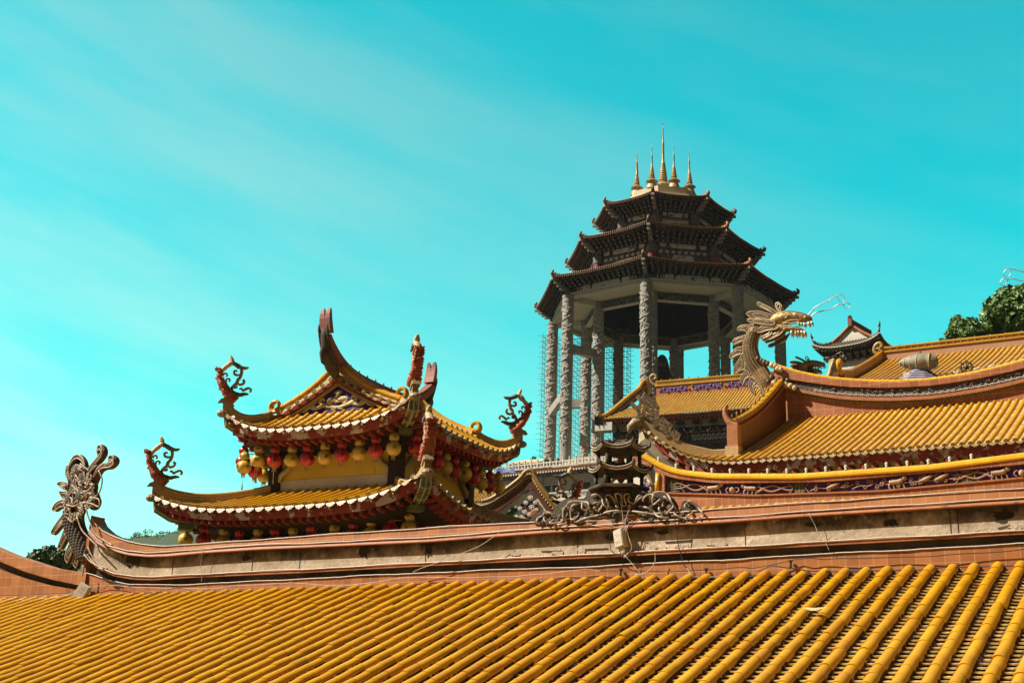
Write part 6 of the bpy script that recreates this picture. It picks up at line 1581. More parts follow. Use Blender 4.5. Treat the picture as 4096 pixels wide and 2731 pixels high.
def balustrade(name, F, t0, t1, q, z0, z1, sp, mat, lotus=True):
    bl = MB(); mb = bl
    n = int((t1 - t0) / sp)
    for i in range(n + 1):
        t = t0 + i * sp; mb.fbox(F, t - .09, t + .09, q - .09, q + .09, z0, z1 + .12)
        if lotus: mb.lathe(F.w(t, q, z1 + .12), [(.09, 0), (.06, .05), (.11, .12), (.09, .22), (.01, .3)], 8)
    mb.fbox(F, t0, t1, q - .06, q + .06, z1 - .14, z1); mb.fbox(F, t0, t1, q - .07, q + .07, z0, z0 + .14)
    if lotus: 
        for i in range(n): t = t0 + (i + .5) * sp; mb.fbox(F, t - .12, t + .12, q - .05, q + .05, z0 + .14, z1 - .3); mb.ball(F.w(t, q, z1 - .22), .1, 6, 4, 1.4, .7, .8)
    else:
        for i in range(int((t1 - t0) / .16)): t = t0 + i * .16; mb.lathe(F.w(t, q, z0 + .14), [(.035, 0), (.055, .12), (.03, .3), (.05, (z1 - z0) - .28)], 6)
    return mb.build(name, mat, ch)
balustrade('roof_balustrade', CF, -16, 12, 1.0, 28.15, 28.75, .82, M['whitetrim'])
balustrade('gallery_balustrade', CF, -16, 12, 1.7, 24.35, 25.2, 2.6, M['whitetrim'], False)
mb = MB(); mb.fbox(CF, -16, 12, -1, 1.9, 23.0, 24.33); mb.build('gallery_floor', M['whitetrim'], ch)
for i, t in enumerate((-15, -12.2, -9.4, -6.6, -3.8, -1.0, 4.0, 6.8, 9.6)):
    mb = MB(); mb.fbox(CF, t - .22, t + .22, 0, .35, 24, 27.35); mb.build('pilaster', M['whitetrim'], w_)
for t in (-13.6, -10.8, -8, -5.6, -4.6, -2.9, -1.9, .65, 2.05, 5.2, 8):
    mb = MB(); pol = [(x * .5, y * .48) for x, y in ((-1, -.7), (-.75, -1), (.75, -1), (1, -.7), (1, .7), (.75, 1), (-.75, 1), (-1, .7))]
    mb.plate([CF.w(t + x, .04, 25.9 + y) for x, y in pol], CF.n, .1); wn = mb.build('window', M['interior'], w_)
    mb = MB(); mb.tube([CF.w(t + x * 1.1, .12, 25.9 + y * 1.1) for x, y in pol + pol[:1]], .07, 4, False)
    mb.build('window_frame', M['whitetrim'], wn)
    mb = MB()
    for k in range(5): mb.fbox(CF, t - .36 + k * .18 - .012, t - .36 + k * .18 + .012, .09, .12, 25.45, 26.35)
    mb.build('window_bars', M['granite_s'], wn)
# canopy shed and blue sheet far left of it
sh = root('shed', at(2110, 1870, 152) - V((0, 0, 3)), 'small brown roofed shed beside the scaffolding', 'shed')
SHF = frame_at(2110, 1870, 152, .45); zt = at(2110, 1830, 152).z
mb = MB(); mb.add([SHF.w(-2.2, 1.5, zt - .9), SHF.w(2.2, 1.5, zt - .9), SHF.w(1.6, -1.5, zt + .1), SHF.w(-1.6, -1.5, zt + .1), SHF.w(-2.2, 1.5, zt - 1.0), SHF.w(2.2, 1.5, zt - 1.0)], [(0, 1, 2, 3), (0, 4, 5, 1)]); mb.build('roof', M['cream'], sh)
mb = MB(); mb.fbox(SHF, -1.9, 1.9, -1.4, 1.0, zt - 6, zt - .7); mb.build('wall', M['terra_dk'], sh)
mb = MB(); t0 = at(2020, 1872, 140); e_ = V((1, -.2, 0)).normalized()
rows = [[t0 + e_ * (x * .35 - 1.0) + V((0, -.05 * y, -.18 * y + .1 * sin(x * 1.3 + y))) for x in range(7)] for y in range(4)]; mb.grid(rows); mb.grid([[p + V((0, .05, -.02)) for p in r][::-1] for r in rows])
M['tarp'] = pmat('blue_tarpaulin', (.06, .12, .42), (.3, .35, .5), 2, .5, .3, 6)
tag(mb.build('tarpaulin', M['tarp'], None, smooth=True), 'crumpled blue and white plastic sheet near the scaffolding', 'sheet')

# ================================================================ gable house with carved white gable
GH = frame_at(2127, 1960, 58, .22)
gh = root('gable_house', GH.w(0, 0, GZ), 'small temple gable with curved brown verge and white panel of carved scrolls', 'gable house')
def g3(x, y, q=0): t, z = GH.hit(1800 + x / 2.138, 1750 + y / 2.138, q); return GH.w(t, q, z)
RK = [(270, 545), (330, 530), (420, 480), (520, 410), (600, 345), (640, 295), (680, 278), (705, 285), (735, 340), (790, 430), (860, 520), (950, 620), (1030, 700)]
T = spline([g3(x, y, .35) for x, y in RK], 4)
mb = MB(); D0 = [p - V((0, 0, .17)) for p in T]; D1 = [p - V((0, 0, .75 if 1 else 0)) for p in T]
mb.grid([D0, D1]); mb.grid([[p - GH.n * .5 for p in D1], [p - GH.n * .5 for p in D0]]); mb.grid([D1, [p - GH.n * .5 for p in D1]]); vg = mb.build('verge_board', M['terra_dk'], gh)
mb = MB(); mb.tube(T, .1, 7); mb.tube([p - V((0, 0, .2)) + GH.n * .03 for p in T], .05, 5)
for i in range(0, len(T) - 1): mb.lathe(T[i] - V((0, 0, .32)), [(.05, -.02), (.05, .04)], 6, GH.e, V((0, 0, 1)), GH.n)
mb.build('verge_cap', M['drip'], vg, smooth=True)
mb = MB(); WP = spline([g3(x, y, .2) for x, y in ((320, 640), (450, 590), (600, 510), (690, 455), (730, 460), (790, 540), (850, 610), (950, 720))], 4); wp2 = [p - V((0, 0, .3)) for p in WP]
mb.add([*WP, WP[-1] - V((0, 0, 3)), WP[0] - V((0, 0, 3))], [tuple(range(len(WP) + 2))]); wl = mb.build('white_panel', M['white_wall'], gh)
mb = MB(); mb.plate([g3(x, y, .22) for x, y in ((480, 660), (520, 600), (575, 575), (580, 630), (540, 690))], GH.n, .04); mb.build('green_field', pmat('green_painted_field', (.02, .10, .05), (.015, .06, .03), 3, .7, .1), wl)
mb = MB(); mb.plate([g3(x, y, .22) for x, y in ((600, 575), (680, 520), (740, 560), (770, 640), (700, 700), (620, 660))], GH.n, .04); mb.build('maroon_field', pmat('maroon_painted_field', (.09, .015, .02), (.05, .01, .012), 3, .7, .1), wl)
mb = MB()
for x, y, r in ((690, 520, 26), (650, 560, 22), (730, 560, 20), (600, 610, 22), (560, 590, 16), (500, 620, 20), (460, 640, 16), (640, 640, 24), (700, 600, 26), (740, 620, 20), (570, 680, 18), (760, 660, 16), (520, 690, 16), (680, 660, 22)):
    c = g3(x, y, .27); k = r / 2.138 * .011
    for t_ in (1, -1): mb.tube([c + GH.e * (k * (1 - a / 13) * cos(a) * t_) + V((0, 0, k * (1 - a / 13) * sin(a))) for a in [j * .7 for j in range(15)]], .025, 5)
    mb.ball(c, k * .35, 7, 5)
mb.build('carved_scrolls', M['whitetrim'], wl, smooth=True)
mb = MB(); c = g3(722, 650, .5); mb.lathe(c - GH.n * .2, [(.001, -.02), (.19, -.02), (.2, .2), (.15, .26), (.001, .27)], 12, GH.e, V((0, 0, 1)), GH.n); mb.build('round_beam_end', M['terra_plain'], gh, smooth=True, angle=40)
mb = MB(); mb.fbox(GH, -2.0, 2.2, -5, .15, GZ, g3(700, 640).z - 1.0); mb.build('wall', M['cream'], gh)
# little yellow roof left of the gable
SR = frame_at(1920, 1995, 70, .3); sr = root('side_roof', SR.w(0, 0, GZ), 'small yellow tiled roof seen between the pavilion post and the white gable', 'roof')
SRS = Side(SR, -3.0, 1.5, lambda t: 3.6, lambda t, q: at(1920, 1945, 70).z - q * .42, lambda t: 0)
bar, pan, dr = MB(), MB(), MB(); tile_side(SRS, .19, .06, .4, bar, pan, dr, .3, qn=4); o = pan.build('roof', M['pan_far'], sr); bar.build('barrel_tiles', M['tile_far'], o, smooth=True); dr.build('drip_tiles', M['drip'], o)
mb = MB(); mb.fbox(SR, -2.8, 1.3, -2, 3.0, GZ, at(1920, 1945, 70).z - 1.6); mb.build('wall', M['cream'], sr)

# ================================================================ shell, wheel and speaker on the dragon hall's ridge
def r8(x, y, q): t, z = RF.hit(3300 + x / 2.955, 1000 + y / 2.955, q); return RF.w(t, q, z)
KS = (r8(100, 0, -.8) - r8(0, 0, -.8)).length / 100
so2 = root('shell_ornament', r8(1130, 1560, -.8), 'ridged conch shell lying on a purple and white striped mound on the ridge', 'shell ornament')
mb = MB(); edg = MB(); pr = []
ax = (r8(1290, 1318, -.8) - r8(860, 1335, -.8)).normalized(); org_ = r8(860, 1335, -.8); upv = (V((0, 0, 1)) - ax * ax.z).normalized(); nv = ax.cross(upv)
for x, r in ((0, 8), (30, 26), (34, 34), (60, 44), (75, 48), (80, 56), (120, 70), (140, 72), (146, 80), (200, 94), (214, 92), (222, 100), (290, 100), (300, 94), (345, 92), (352, 86), (400, 72), (425, 50), (432, 20)): pr.append((r * KS, x * KS))
mb.lathe(org_ , pr, 20, nv, upv, ax); mb.build('shell', M['whitetrim'] if 0 else pmat('grey_green_shell', (.34, .31, .22), (.22, .20, .14), 5, .6, .7, 20), so2, smooth=True, angle=35)
for x, r in ((32, 34), (78, 56), (144, 80), (218, 101), (350, 93)): edg.tube([org_ + ax * (x * KS + .02 * sin(a)) + nv * (r * KS * cos(a)) + upv * (r * KS * sin(a)) for a in [i * pi / 12 for i in range(25)]], .022, 5, False)
edg.build('shell_bands', M['creamorn'], so2)
mb = MB(); mb.lathe(r8(1130, 1245, -.8), [(.05, -.1), (.06, 0), (.03, .05), (.07, .1), (.05, .16), (.001, .18)], 8); mb.build('knob', M['dark'], so2)
mb = MB(); md = MB(); cb = r8(1150, 1566, -.8); 
for i in range(7):
    a = i / 6; z0, z1 = lerp(1.0, .0, a), lerp(1.0, .0, (i + 1) / 6); w0 = .3 + 1.0 * a; w1 = .3 + 1.0 * (i + .62) / 6
    md.lathe(cb, [(w0, .62 - .72 * a), (w1, .62 - .72 * (i + .62) / 6)], 8, V((1, 0, 0)), V((0, .5, 0)), cap=False)
    mb.lathe(cb, [(w1 + .012, .62 - .72 * (i + .62) / 6), (.3 + 1.0 * (i + 1) / 6 + .012, .62 - .72 * (i + 1) / 6)], 8, V((1, 0, 0)), V((0, .5, 0)), cap=False)
md.build('striped_mound', pmat('purple_stripe', (.07, .05, .15), (.04, .03, .09), 4, .6, .2), so2); mb.build('white_stripes', pmat('white_stripe', (.5, .47, .52), (.38, .35, .4), 4, .7, .2), so2)
mb = MB(); c = r8(970, 1505, -.4); mb.box(c, .14, .08, .22, RF.e, RF.n); tag(mb.build('speaker_box', M['whitetrim'], None), 'small white box standing at the left foot of the shell ornament', 'box')
wl_ = root('dharma_wheel', r8(1670, 1460, -1.5), 'gilded eight spoked wheel standing on the ridge right of the shell', 'wheel ornament')
c = r8(1670, 1382, -1.5); R_ = 58 * KS; mb = MB(); mb.tube([c + RF.e * (R_ * cos(a)) + V((0, 0, R_ * sin(a))) for a in [i * pi / 16 for i in range(33)]], .045, 6, False); mb.build('rim', M['gold'], wl_, smooth=True)
mb = MB()
for k in range(8):
    a = k * pi / 4; d = RF.e * cos(a) + V((0, 0, sin(a))); mb.tube([c + d * .05, c + d * R_], .028, 5); mb.ball(c + d * R_ * 1.15, .055, 6, 4)
mb.lathe(c - RF.n * .06, [(.001, 0), (.1, 0), (.1, .12), (.001, .13)], 10, RF.e, V((0, 0, 1)), RF.n); mb.build('spokes', M['gold'], wl_, smooth=True)
mb = MB(); mb.tube([c - V((0, 0, R_)), c - V((0, 0, R_ + .5))], .08, 6); mb.build('stand', M['gold'], wl_)
for x, y, lab in ((1555, 1455, 'tiny white fish tail ornament left of the gilded wheel'), (1790, 1412, 'tiny pale bird ornament right of the gilded wheel'), (1965, 1380, 'tiny pale knob ornament on the ridge nearer the right edge')):
    mb = MB(); p = r8(x, y, -.3)
    if 'fish' in lab: mb.tube([p - V((0, 0, .3)), p, p + V((0, 0, .05)) + RF.e * .09, p + V((0, 0, .1)) + RF.e * .14], [.06, .05, .04, .01], 6); mb.tube([p, p + V((0, 0, .05)) - RF.e * .09, p + V((0, 0, .1)) - RF.e * .14], [.05, .04, .01], 6)
    else: mb.ball(p, .09, 8, 6, 1.5, 1, .8); mb.tube([p - V((0, 0, .3)), p], .05, 6); mb.ball(p + RF.e * .12 + V((0, 0, .06)), .05, 6, 4)
    tag(mb.build('ridge_ornament', M['whitetrim'], None, smooth=True), lab, 'ornament')

# white carved gable right behind the pagoda ornament
CG = frame_at(2520, 1950, 47, .62); cg = root('carved_white_gable', CG.w(0, 0, GZ), 'sunlit white carved gable seen through and right of the blackened pagoda ornament', 'gable')
def cgp(x, y, q=0): t, z = CG.hit(2300 + x / 2.613, 1450 + y / 2.613, q); return CG.w(t, q, z)
mb = MB(); mb.plate([cgp(*p) for p in ((330, 1400), (360, 1260), (420, 1180), (480, 1000), (560, 985), (660, 1080), (740, 1150), (800, 1240), (830, 1400), (700, 1700), (400, 1700))], CG.n, .3); w_ = mb.build('wall', M['white_wall'], cg)
mb = MB(); mb.tube(spline([cgp(x, y, .16) for x, y in ((330, 1400), (360, 1260), (420, 1180), (480, 1000), (560, 985), (660, 1080), (740, 1150), (800, 1240), (830, 1400))], 3), .05, 6); mb.build('edge_moulding', M['drip'], w_, smooth=True)
mb = MB()
for x, y, r in ((720, 1210, 26), (760, 1270, 24), (700, 1280, 22), (780, 1330, 22), (730, 1330, 22)):
    c = cgp(x, y, .17); k = r / 2.613 * .009; mb.tube([c + CG.e * (k * (1 - a / 13) * cos(a)) + V((0, 0, k * (1 - a / 13) * sin(a))) for a in [j * .7 for j in range(15)]], .018, 5)
mb.build('carved_scrolls', M['whitetrim'], w_); mb = MB(); mb.plate([cgp(x, y, .16) for x, y in ((735, 1220), (770, 1250), (775, 1330), (740, 1350), (715, 1290))], CG.n, .02); mb.build('purple_field', M['purple_flat'], w_)
# ================================================================ things standing on the front hall's ridge
def hp(px, py, q): t, z = H.hit(px, py, q); return H.w(t, q, z)
# --- little two storey pagoda on a mass of clouds
def P2(x, y, q=0): return hp(2120 + x / 1.816, 1740 + y / 1.816, q)
pg = root('pagoda_ornament', P2(640, 660, -.1), 'blackened two storey pagoda ornament on a bank of carved clouds at the ridge centre', 'ornament')
KP = (P2(100, 300) - P2(0, 300)).length / 100
OUT = [(20, 655), (55, 590), (120, 555), (170, 590), (235, 510), (300, 470), (420, 470), (455, 415), (560, 398), (800, 398), (900, 425), (1000, 435), (1050, 500), (1062, 560), (1108, 575), (1130, 500), (1160, 482), (1190, 495), (1255, 565), (1262, 600), (1100, 640), (640, 665)]
mb = MB(); O_ = spline([P2(x, y, -.12) for x, y in OUT + OUT[:1]], 3)[:-1]; mb.plate(O_, H.n, .30)
for _ in range(150):
    x = rnd.uniform(60, 1200); lo_ = interp(x, [p[0] for p in OUT[:20]], [p[1] for p in OUT[:20]]); y = rnd.uniform(min(lo_ + 25, 640), 645); mb.ball(P2(x, y, .03), rnd.uniform(14, 34) * KP, 7, 5, 1, .8, .8)
cl = mb.build('cloud_base', M['darkorn'], pg, smooth=False)
mb = MB()
for pts in ([(130, 640), (100, 600), (130, 560), (180, 590), (150, 640), (230, 620), (250, 540), (270, 500), (330, 480), (420, 490), (430, 530), (390, 540), (370, 490), (310, 520), (290, 600), (330, 610), (350, 560)], [(340, 630), (450, 590), (560, 560), (680, 545), (800, 560), (930, 578)], [(450, 440), (500, 435), (535, 500), (565, 522), (565, 470), (545, 440), (590, 440), (620, 500), (640, 520), (620, 440), (650, 428), (665, 500), (690, 510), (690, 440), (720, 425), (722, 480), (760, 490), (800, 435), (815, 450), (775, 480)], [(820, 480), (860, 430), (900, 440), (885, 490), (915, 500), (955, 450), (1000, 460), (1035, 520), (1000, 565), (955, 560), (940, 520), (970, 510)],
            [(1050, 570), (1100, 600), (1150, 590), (1175, 560), (1130, 520), (1138, 490), (1170, 482), (1230, 540), (1262, 570), (1225, 602)], [(460, 500), (500, 490), (520, 530), (490, 550), (470, 530), (490, 515)], [(60, 640), (60, 600), (110, 565)], [(900, 420), (970, 415), (1020, 460), (1060, 540)], [(830, 520), (880, 540), (930, 590), (1000, 600)], [(200, 650), (260, 640), (240, 590)]):
    P = spline([P2(x, y, .10) for x, y in pts], 5); mb.tube([p + H.n * (.035 * sin(i * .7)) for i, p in enumerate(P)], 6.0 * KP, 6)
mb.build('outline_cords', M['edgewire'], pg, smooth=True)
cx = P2(645, 400, -.12); cx.z = 0
def hexp(R, k, z, off=0): a = math.radians(21) + k * pi / 3 + off; return cx + V((R * sin(a), -R * cos(a), z))
zb = P2(645, 398, -.12).z
def zz(y): return P2(645, y, -.12).z
mb = MB(); mb.add([hexp(R, k, z) for R, z in ((.46, zb - .02), (.50, zb + .0), (.50, zb + .035), (.40, zb + .04)) for k in range(6)], [(j * 6 + k, j * 6 + (k + 1) % 6, (j + 1) * 6 + (k + 1) % 6, (j + 1) * 6 + k) for j in range(3) for k in range(6)] + [tuple(range(18, 24))]); mb.build('platform', M['darkorn'], pg)
def pag_roof(name, z, R, h, broken=False):
    mb = MB(); ed = MB(); rows = []
    for R_, dz, kk in ((R, 0, 1), (R * .98, .045, 1), (R * .78, .06, .45), (R * .5, .11, .1), (R * .28, .17, 0)):
        row = []
        for k in range(6):
            a, b = hexp(R_, k, z + dz), hexp(R_, k + 1, z + dz)
            for j in range(6):
                u = j / 6; p = a.lerp(b, u); p.z += h * kk * (abs(2 * u - 1) ** 2.2); row.append(p)
        row.append(row[0]); rows.append(row)
    mb.grid(rows[::-1]); mb.add(rows[0][:-1], [tuple(range(36))]); mb.add(rows[-1][:-1], [tuple(range(35, -1, -1))])
    for k in range(6): mb.tube([rows[j][k * 6] + V((0, 0, .01)) for j in range(5)], .02, 5); d = rows[0][k * 6] - cx; d.z = 0; d.normalize(); mb.tube([rows[0][k * 6] - d * .03, rows[0][k * 6] + d * .04 + V((0, 0, .04)), rows[0][k * 6] + d * .05 + V((0, 0, .1))], [.03, .025, .01], 6)
    o = mb.build(name, M['darkorn'], pg, smooth=False)
    ed.tube([p + (p - cx).normalized() * .01 + V((0, 0, .03)) for p in rows[0]], .014, 5, False); ed.tube([p + V((0, 0, .0)) for p in rows[0]], .010, 5, False); ed.build('eave_cord', M['edgewire'], o, smooth=True)
pag_roof('lower_roof', zz(285), .50, .07); pag_roof('upper_roof', zz(128), .46, .07)
for z0, z1, R in ((zb + .03, zz(280), .37), (zz(262), zz(120), .335)):
    for k in range(6):
        mb = MB(); mb.tube([hexp(R, k, z0), hexp(R, k, z1)], .032, 8); mb.build('column', M['darkorn'], pg, smooth=True)
mb = MB(); mb.lathe(cx, [(.34, zz(258) - .02), (.36, zz(258)), (.36, zz(258) + .02)], 6); mb.build('upper_floor', M['darkorn'], pg)
mb = MB()
for _ in range(26): mb.ball(cx + V((rnd.uniform(-.2, .22), rnd.uniform(-.12, .12), zz(90) + rnd.uniform(0, .08))), rnd.uniform(.04, .09), 6, 4)
mb.box(cx + V((0.02, 0, zz(75))), .21, .13, .05); mb.build('broken_top', M['mortar'] if 0 else M['recess'], pg)
for z in (zb + .03, zz(258)):
    mb = MB(); mb.lathe(cx + V((.02, -.15, z)), [(.035, 0), (.03, .03), (.02, .05), (.055, .09), (.06, .14), (.045, .19), (.001, .2)], 10); mb.build('lamp', M['terra_plain'], pg, smooth=True)
# --- dragon at the left end, seen from behind, wrapped in rope lights
def P5(x, y, q=0): return hp(180 + x / 1.4, 1760 + y / 1.4, q)
ld = root('dragon', P5(230, 680, -.1), 'dark dragon wrapped in rope lights on the left end of the front ridge', 'dragon statue')
KL = (P5(100, 300) - P5(0, 300)).length / 100
body, mane, rope = MB(), MB(), MB()
SPN = [(252, 690, 30), (238, 650, 42), (205, 575, 50), (172, 490, 48), (165, 420, 48), (185, 350, 54), (210, 280, 62), (205, 200, 56), (190, 140, 42), (185, 108, 22)]
P = spline([P5(x, y, -.1) for x, y, r in SPN], 5); W = [interp(i / 5, list(range(len(SPN))), [r * .78 for _, _, r in SPN]) * KL for i in range(len(P))]
body.tube(P, W, 14)
for x, y, r, q in ((250, 270, 34, 0), (270, 330, 28, .05), (280, 350, 26, .0), (240, 220, 40, .05), (225, 320, 40, .08), (170, 300, 30, .05), (150, 340, 28, .1)): body.ball(P5(x, y, q - .05), r * KL, 10, 7, 1, 1, 1.15)
for pts, r in (([(235, 215), (265, 160), (300, 118), (330, 80), (330, 55), (318, 42), (306, 56), (312, 78)], 15), ([(275, 240), (305, 175), (335, 148), (375, 142), (398, 122), (392, 105), (376, 102), (368, 116)], 15), ([(150, 240), (140, 170), (165, 110), (195, 95), (225, 120), (235, 170)], 12), ([(140, 220), (125, 180), (130, 155), (150, 145)], 9)):
    L_ = spline([P5(x, y, .05) for x, y in pts], 4); mane.tube(L_, [r * KL * (1.15 - .4 * i / len(L_)) for i in range(len(L_))], 8)
    for o_ in (-.7, .7): rope.tube([p + H.n * (r * KL * .8) + V((0, 0, o_ * r * KL * .8)) for p in L_], 3.4 * KL, 5)
FL = ([(125, 400), (70, 470), (42, 518), (52, 532), (100, 475), (140, 445)], [(120, 330), (70, 350), (48, 388), (58, 400), (100, 372), (140, 375)], [(140, 240), (90, 233), (77, 246), (95, 264), (135, 290)], [(140, 290), (88, 288), (108, 330), (150, 340)], [(130, 470), (95, 560), (80, 603), (94, 614), (122, 560), (145, 520)], [(160, 550), (130, 620), (121, 665), (134, 690), (152, 650), (175, 600)], [(200, 610), (165, 660), (170, 702), (184, 718), (198, 670), (215, 650)])
for i, pol in enumerate(FL):
    flame(mane, rope, [P5(x, y, -.08 + .05 * (i % 2)) for x, y in pol], H.n, 18 * KL, 2.6 * KL)
# scale rows on the neck and cords following it
for off, er in ((-.95, 3.6), (-.5, 2.6), (-.1, 2.6), (.35, 2.6), (.75, 3), (1.0, 4)):
    rope.tube([p + H.e * (w * off) + H.n * (w * math.sqrt(max(0, 1 - off * off)) + .006) for p, w in zip(P[2:26], W[2:26])], er * KL, 5)
R_ = resample(P[4:26], 13 * KL)
for i, p in enumerate(R_):
    for j in range(6): off = -.8 + .3 * j + (.15 if i % 2 else 0); body.ball(p + H.e * (38 * KL * off) + H.n * (38 * KL * math.sqrt(max(.02, 1 - off * off))), 9 * KL, 6, 4)
# tangled cords around the head
for k in range(70):
    a0 = rnd.uniform(0, 2 * pi); cxx, cyy = rnd.choice(((200, 200), (220, 270), (180, 330), (230, 320), (160, 390)));
    pts = []
    for j in range(7):
        a = a0 + j * rnd.uniform(.25, .6); r = rnd.uniform(22, 74); pts.append(P5(cxx + r * cos(a) * .8, cyy + r * sin(a), .17 + rnd.uniform(-.06, .05)))
    rope.tube(spline(pts, 4), rnd.uniform(1.8, 3.0) * KL, 5)
for pts in ([(120, 360), (160, 370), (210, 350), (260, 355), (302, 372), (300, 330), (250, 320)], [(190, 330), (210, 380), (180, 430), (150, 455), (130, 440)], [(150, 250), (180, 280), (215, 320)], [(300, 170), (320, 220), (305, 290), (270, 320), (245, 330)], [(240, 230), (250, 180), (290, 140)], [(230, 380), (245, 440), (280, 520), (330, 560), (380, 590)], [(180, 430), (205, 500), (250, 550), (300, 600)], [(240, 600), (270, 660), (310, 700), (350, 720)], [(220, 640), (255, 680), (300, 705), (330, 722), (300, 715)], [(215, 700), (212, 740), (206, 760)]):
    rope.tube(spline([P5(x, y, .2) for x, y in pts], 4), 3.2 * KL, 5)
body.build('body', M['darkorn'], ld, smooth=True); mane.build('horns_and_mane', M['gold'], ld, smooth=True); rope.build('rope_lights', M['edgewire'], ld, smooth=True)
# --- end piece of the ridge behind the dragon
mb = MB(); t0 = TS[0]; mb.grid([[H.w(t0 + .04, q, z) for q in (-.3, .02)] for z in (zl('L1', t0) - .3, zl('L5', t0))]); mb.fbox(H, t0 - .06, t0 + .02, -.3, .03, zl('L1', t0) - .35, zl('L4b', t0) - .1); mb.build('ridge_end', M['terra_plain'], hall)
# --- junction boxes
M['boxw'] = pmat('off_white_plastic', (.60, .53, .42), (.5, .43, .33), 6, .5, .1, 40); M['boxlet'] = pmat('faded_orange_print', (.5, .22, .1), None, 5, .7, 0)
def jbox(px, py, q, w, h, d, ang, label, text, yaw=0):
    c = hp(px, py, q); ca, sa = cos(ang), sin(ang); n_ = (H.n * cos(yaw) + H.e * sin(yaw)).normalized(); e0 = (H.e * cos(yaw) - H.n * sin(yaw)).normalized()
    e = e0 * ca + V((0, 0, 1)) * sa; u_ = V((0, 0, 1)) * ca - e0 * sa
    o = root('junction_box', c, label, 'electrical box')
    mb = MB(); mb.box(c, w / 2, h / 2, d / 2, e, u_, n_); b = mb.build('case', M['boxw'], o); bm = b.modifiers.new('bevel', 'BEVEL'); bm.width = .008; bm.segments = 2
    mb = MB(); mb.box(c + n_ * (d / 2 + .004), w / 2 - .012, h / 2 - .012, .006, e, u_, n_); mb.build('lid', M['boxw'], o)
    mb = MB()
    for k in range(4): mb.tube([c - u_ * (h / 2) + e * (w * (.2 * k - .3)), c - u_ * (h / 2 + .05) + e * (w * (.2 * k - .3))], .012, 6)
    mb.build('cable_glands', M['wirew'], o)
    mb = MB()
    for v_, n__, x0, wd in text:
        for k in range(n__): mb.box(c + n_ * (d / 2 + .011) + e * (w * (x0 + wd * k)) + u_ * (h * v_), w * wd * .3, h * .012, .0015, e, u_, n_)
    mb.build('printed_marks', M['boxlet'], o)
jbox(2482, 2153, .10, .19, .29, .11, math.radians(11), 'white junction box hanging tilted below the pagoda ornament, cables spilling out', [(.22, 4, -.3, .13), (.12, 4, -.12, .12), (-.2, 5, -.25, .12), (-.27, 5, -.25, .12)], yaw=-.35)
jbox(330, 2366, .14, .24, .31, .12, math.radians(-28), 'dusty yellowish junction box leaning at the foot of the left ridge dragon', [(.25, 3, -.1, .14), (.15, 4, -.15, .13), (-.05, 5, -.25, .12)], yaw=.3)
# --- wires
WI = 0
def wire(pts, q, r, mat, label, cat='wire', group='loose wires on the front roof', sag=.012):
    P = spline([hp(x, y, q) for x, y in pts], 6); ph = rnd.random() * 6
    P = [p + V((0, 0, sag * .4 * sin(i * .9 + ph))) + H.n * (.01 * sin(i * .6 + ph)) for i, p in enumerate(P)]
    mb = MB(); mb.tube(P, r * .62, 5); return tag(mb.build('wire', M[mat], None, smooth=True), label, cat, group)
def c5(*p): return [(x / 1.96, 2131 + y / 1.96) for x, y in p]
def c6(*p): return [(1200 + x / 1.96, 2131 + y / 1.96) for x, y in p]
def c7(*p): return [(2400 + x / 1.96, 1931 + y / 1.96) for x, y in p]
def c8(*p): return [(3196 + x / 1.96, 1931 + y / 1.96) for x, y in p]
def c3b(*p): return [(1800 + x / 2.138, 1750 + y / 2.138) for x, y in p]
wire(c5((0, 487), (400, 475), (550, 462), (650, 455), (800, 440), (860, 405), (1000, 415), (1100, 450), (1180, 470), (1260, 455), (1370, 430), (1500, 450), (1560, 470), (1650, 440), (1720, 455), (1800, 470), (1900, 475), (2352, 475)) + c6((200, 445), (340, 425), (420, 450), (500, 485), (700, 500), (850, 503), (1050, 515), (1200, 500), (1300, 508), (1500, 490), (1700, 475), (1760, 450)), .14, .011, 'wire', 'dark twisted wire looping across the left half of the tile tops')
wire(c5((730, 420), (840, 410), (1100, 425), (1300, 430), (1600, 435), (1900, 410), (2200, 395), (2280, 388), (2352, 395)) + c6((340, 412), (600, 380), (870, 347), (1200, 350), (1500, 345), (1800, 330), (2000, 310), (2200, 287), (2352, 292)), .06, .008, 'wirew', 'thin pale wire strung along the terracotta wall left of the junction box')
wire(c5((0, 540), (60, 525), (200, 520), (420, 518), (700, 525), (900, 515), (1100, 505), (1300, 485), (1500, 487)), .2, .010, 'wire', 'dark wire lying lowest on the tiles at the far left')
wire(c5((0, 528), (90, 540), (150, 520), (230, 530), (310, 518), (430, 505), (540, 480), (600, 452)), .2, .010, 'wirew', 'tangled pale wire on the tiles left of the yellowish junction box')
wire(c6((400, 450), (700, 455), (900, 450), (1100, 455), (1300, 452), (1700, 450), (1850, 460), (2000, 435), (2352, 432)) + c7((0, 820), (200, 795), (440, 770), (700, 745), (880, 742), (1100, 735), (1240, 725), (1400, 725), (1764, 705)) + c8((200, 700), (500, 695)), .13, .012, 'wire', 'dark wire resting along the upper tile ends across the middle')
wire(c7((0, 685), (500, 692), (820, 680), (1100, 662), (1250, 660), (1500, 605), (1610, 590), (1764, 595)) + c8((400, 590), (900, 578), (1300, 555), (1764, 522)), .07, .011, 'wire', 'taut dark wire crossing the terracotta wall right of the junction box')
wire(c7((1235, 690), (1350, 650), (1500, 668), (1700, 690)) + c8((300, 690), (700, 685), (900, 680), (1200, 660), (1500, 655), (1780, 640)), .13, .014, 'wire', 'thick dark cable over the tile ends at the far right')
wire([(2000, 2131), (1900, 2190), (1760, 2245), (1650, 2285)], .12, .008, 'wirew', 'single pale wire hanging diagonally over the stained ridge wall')
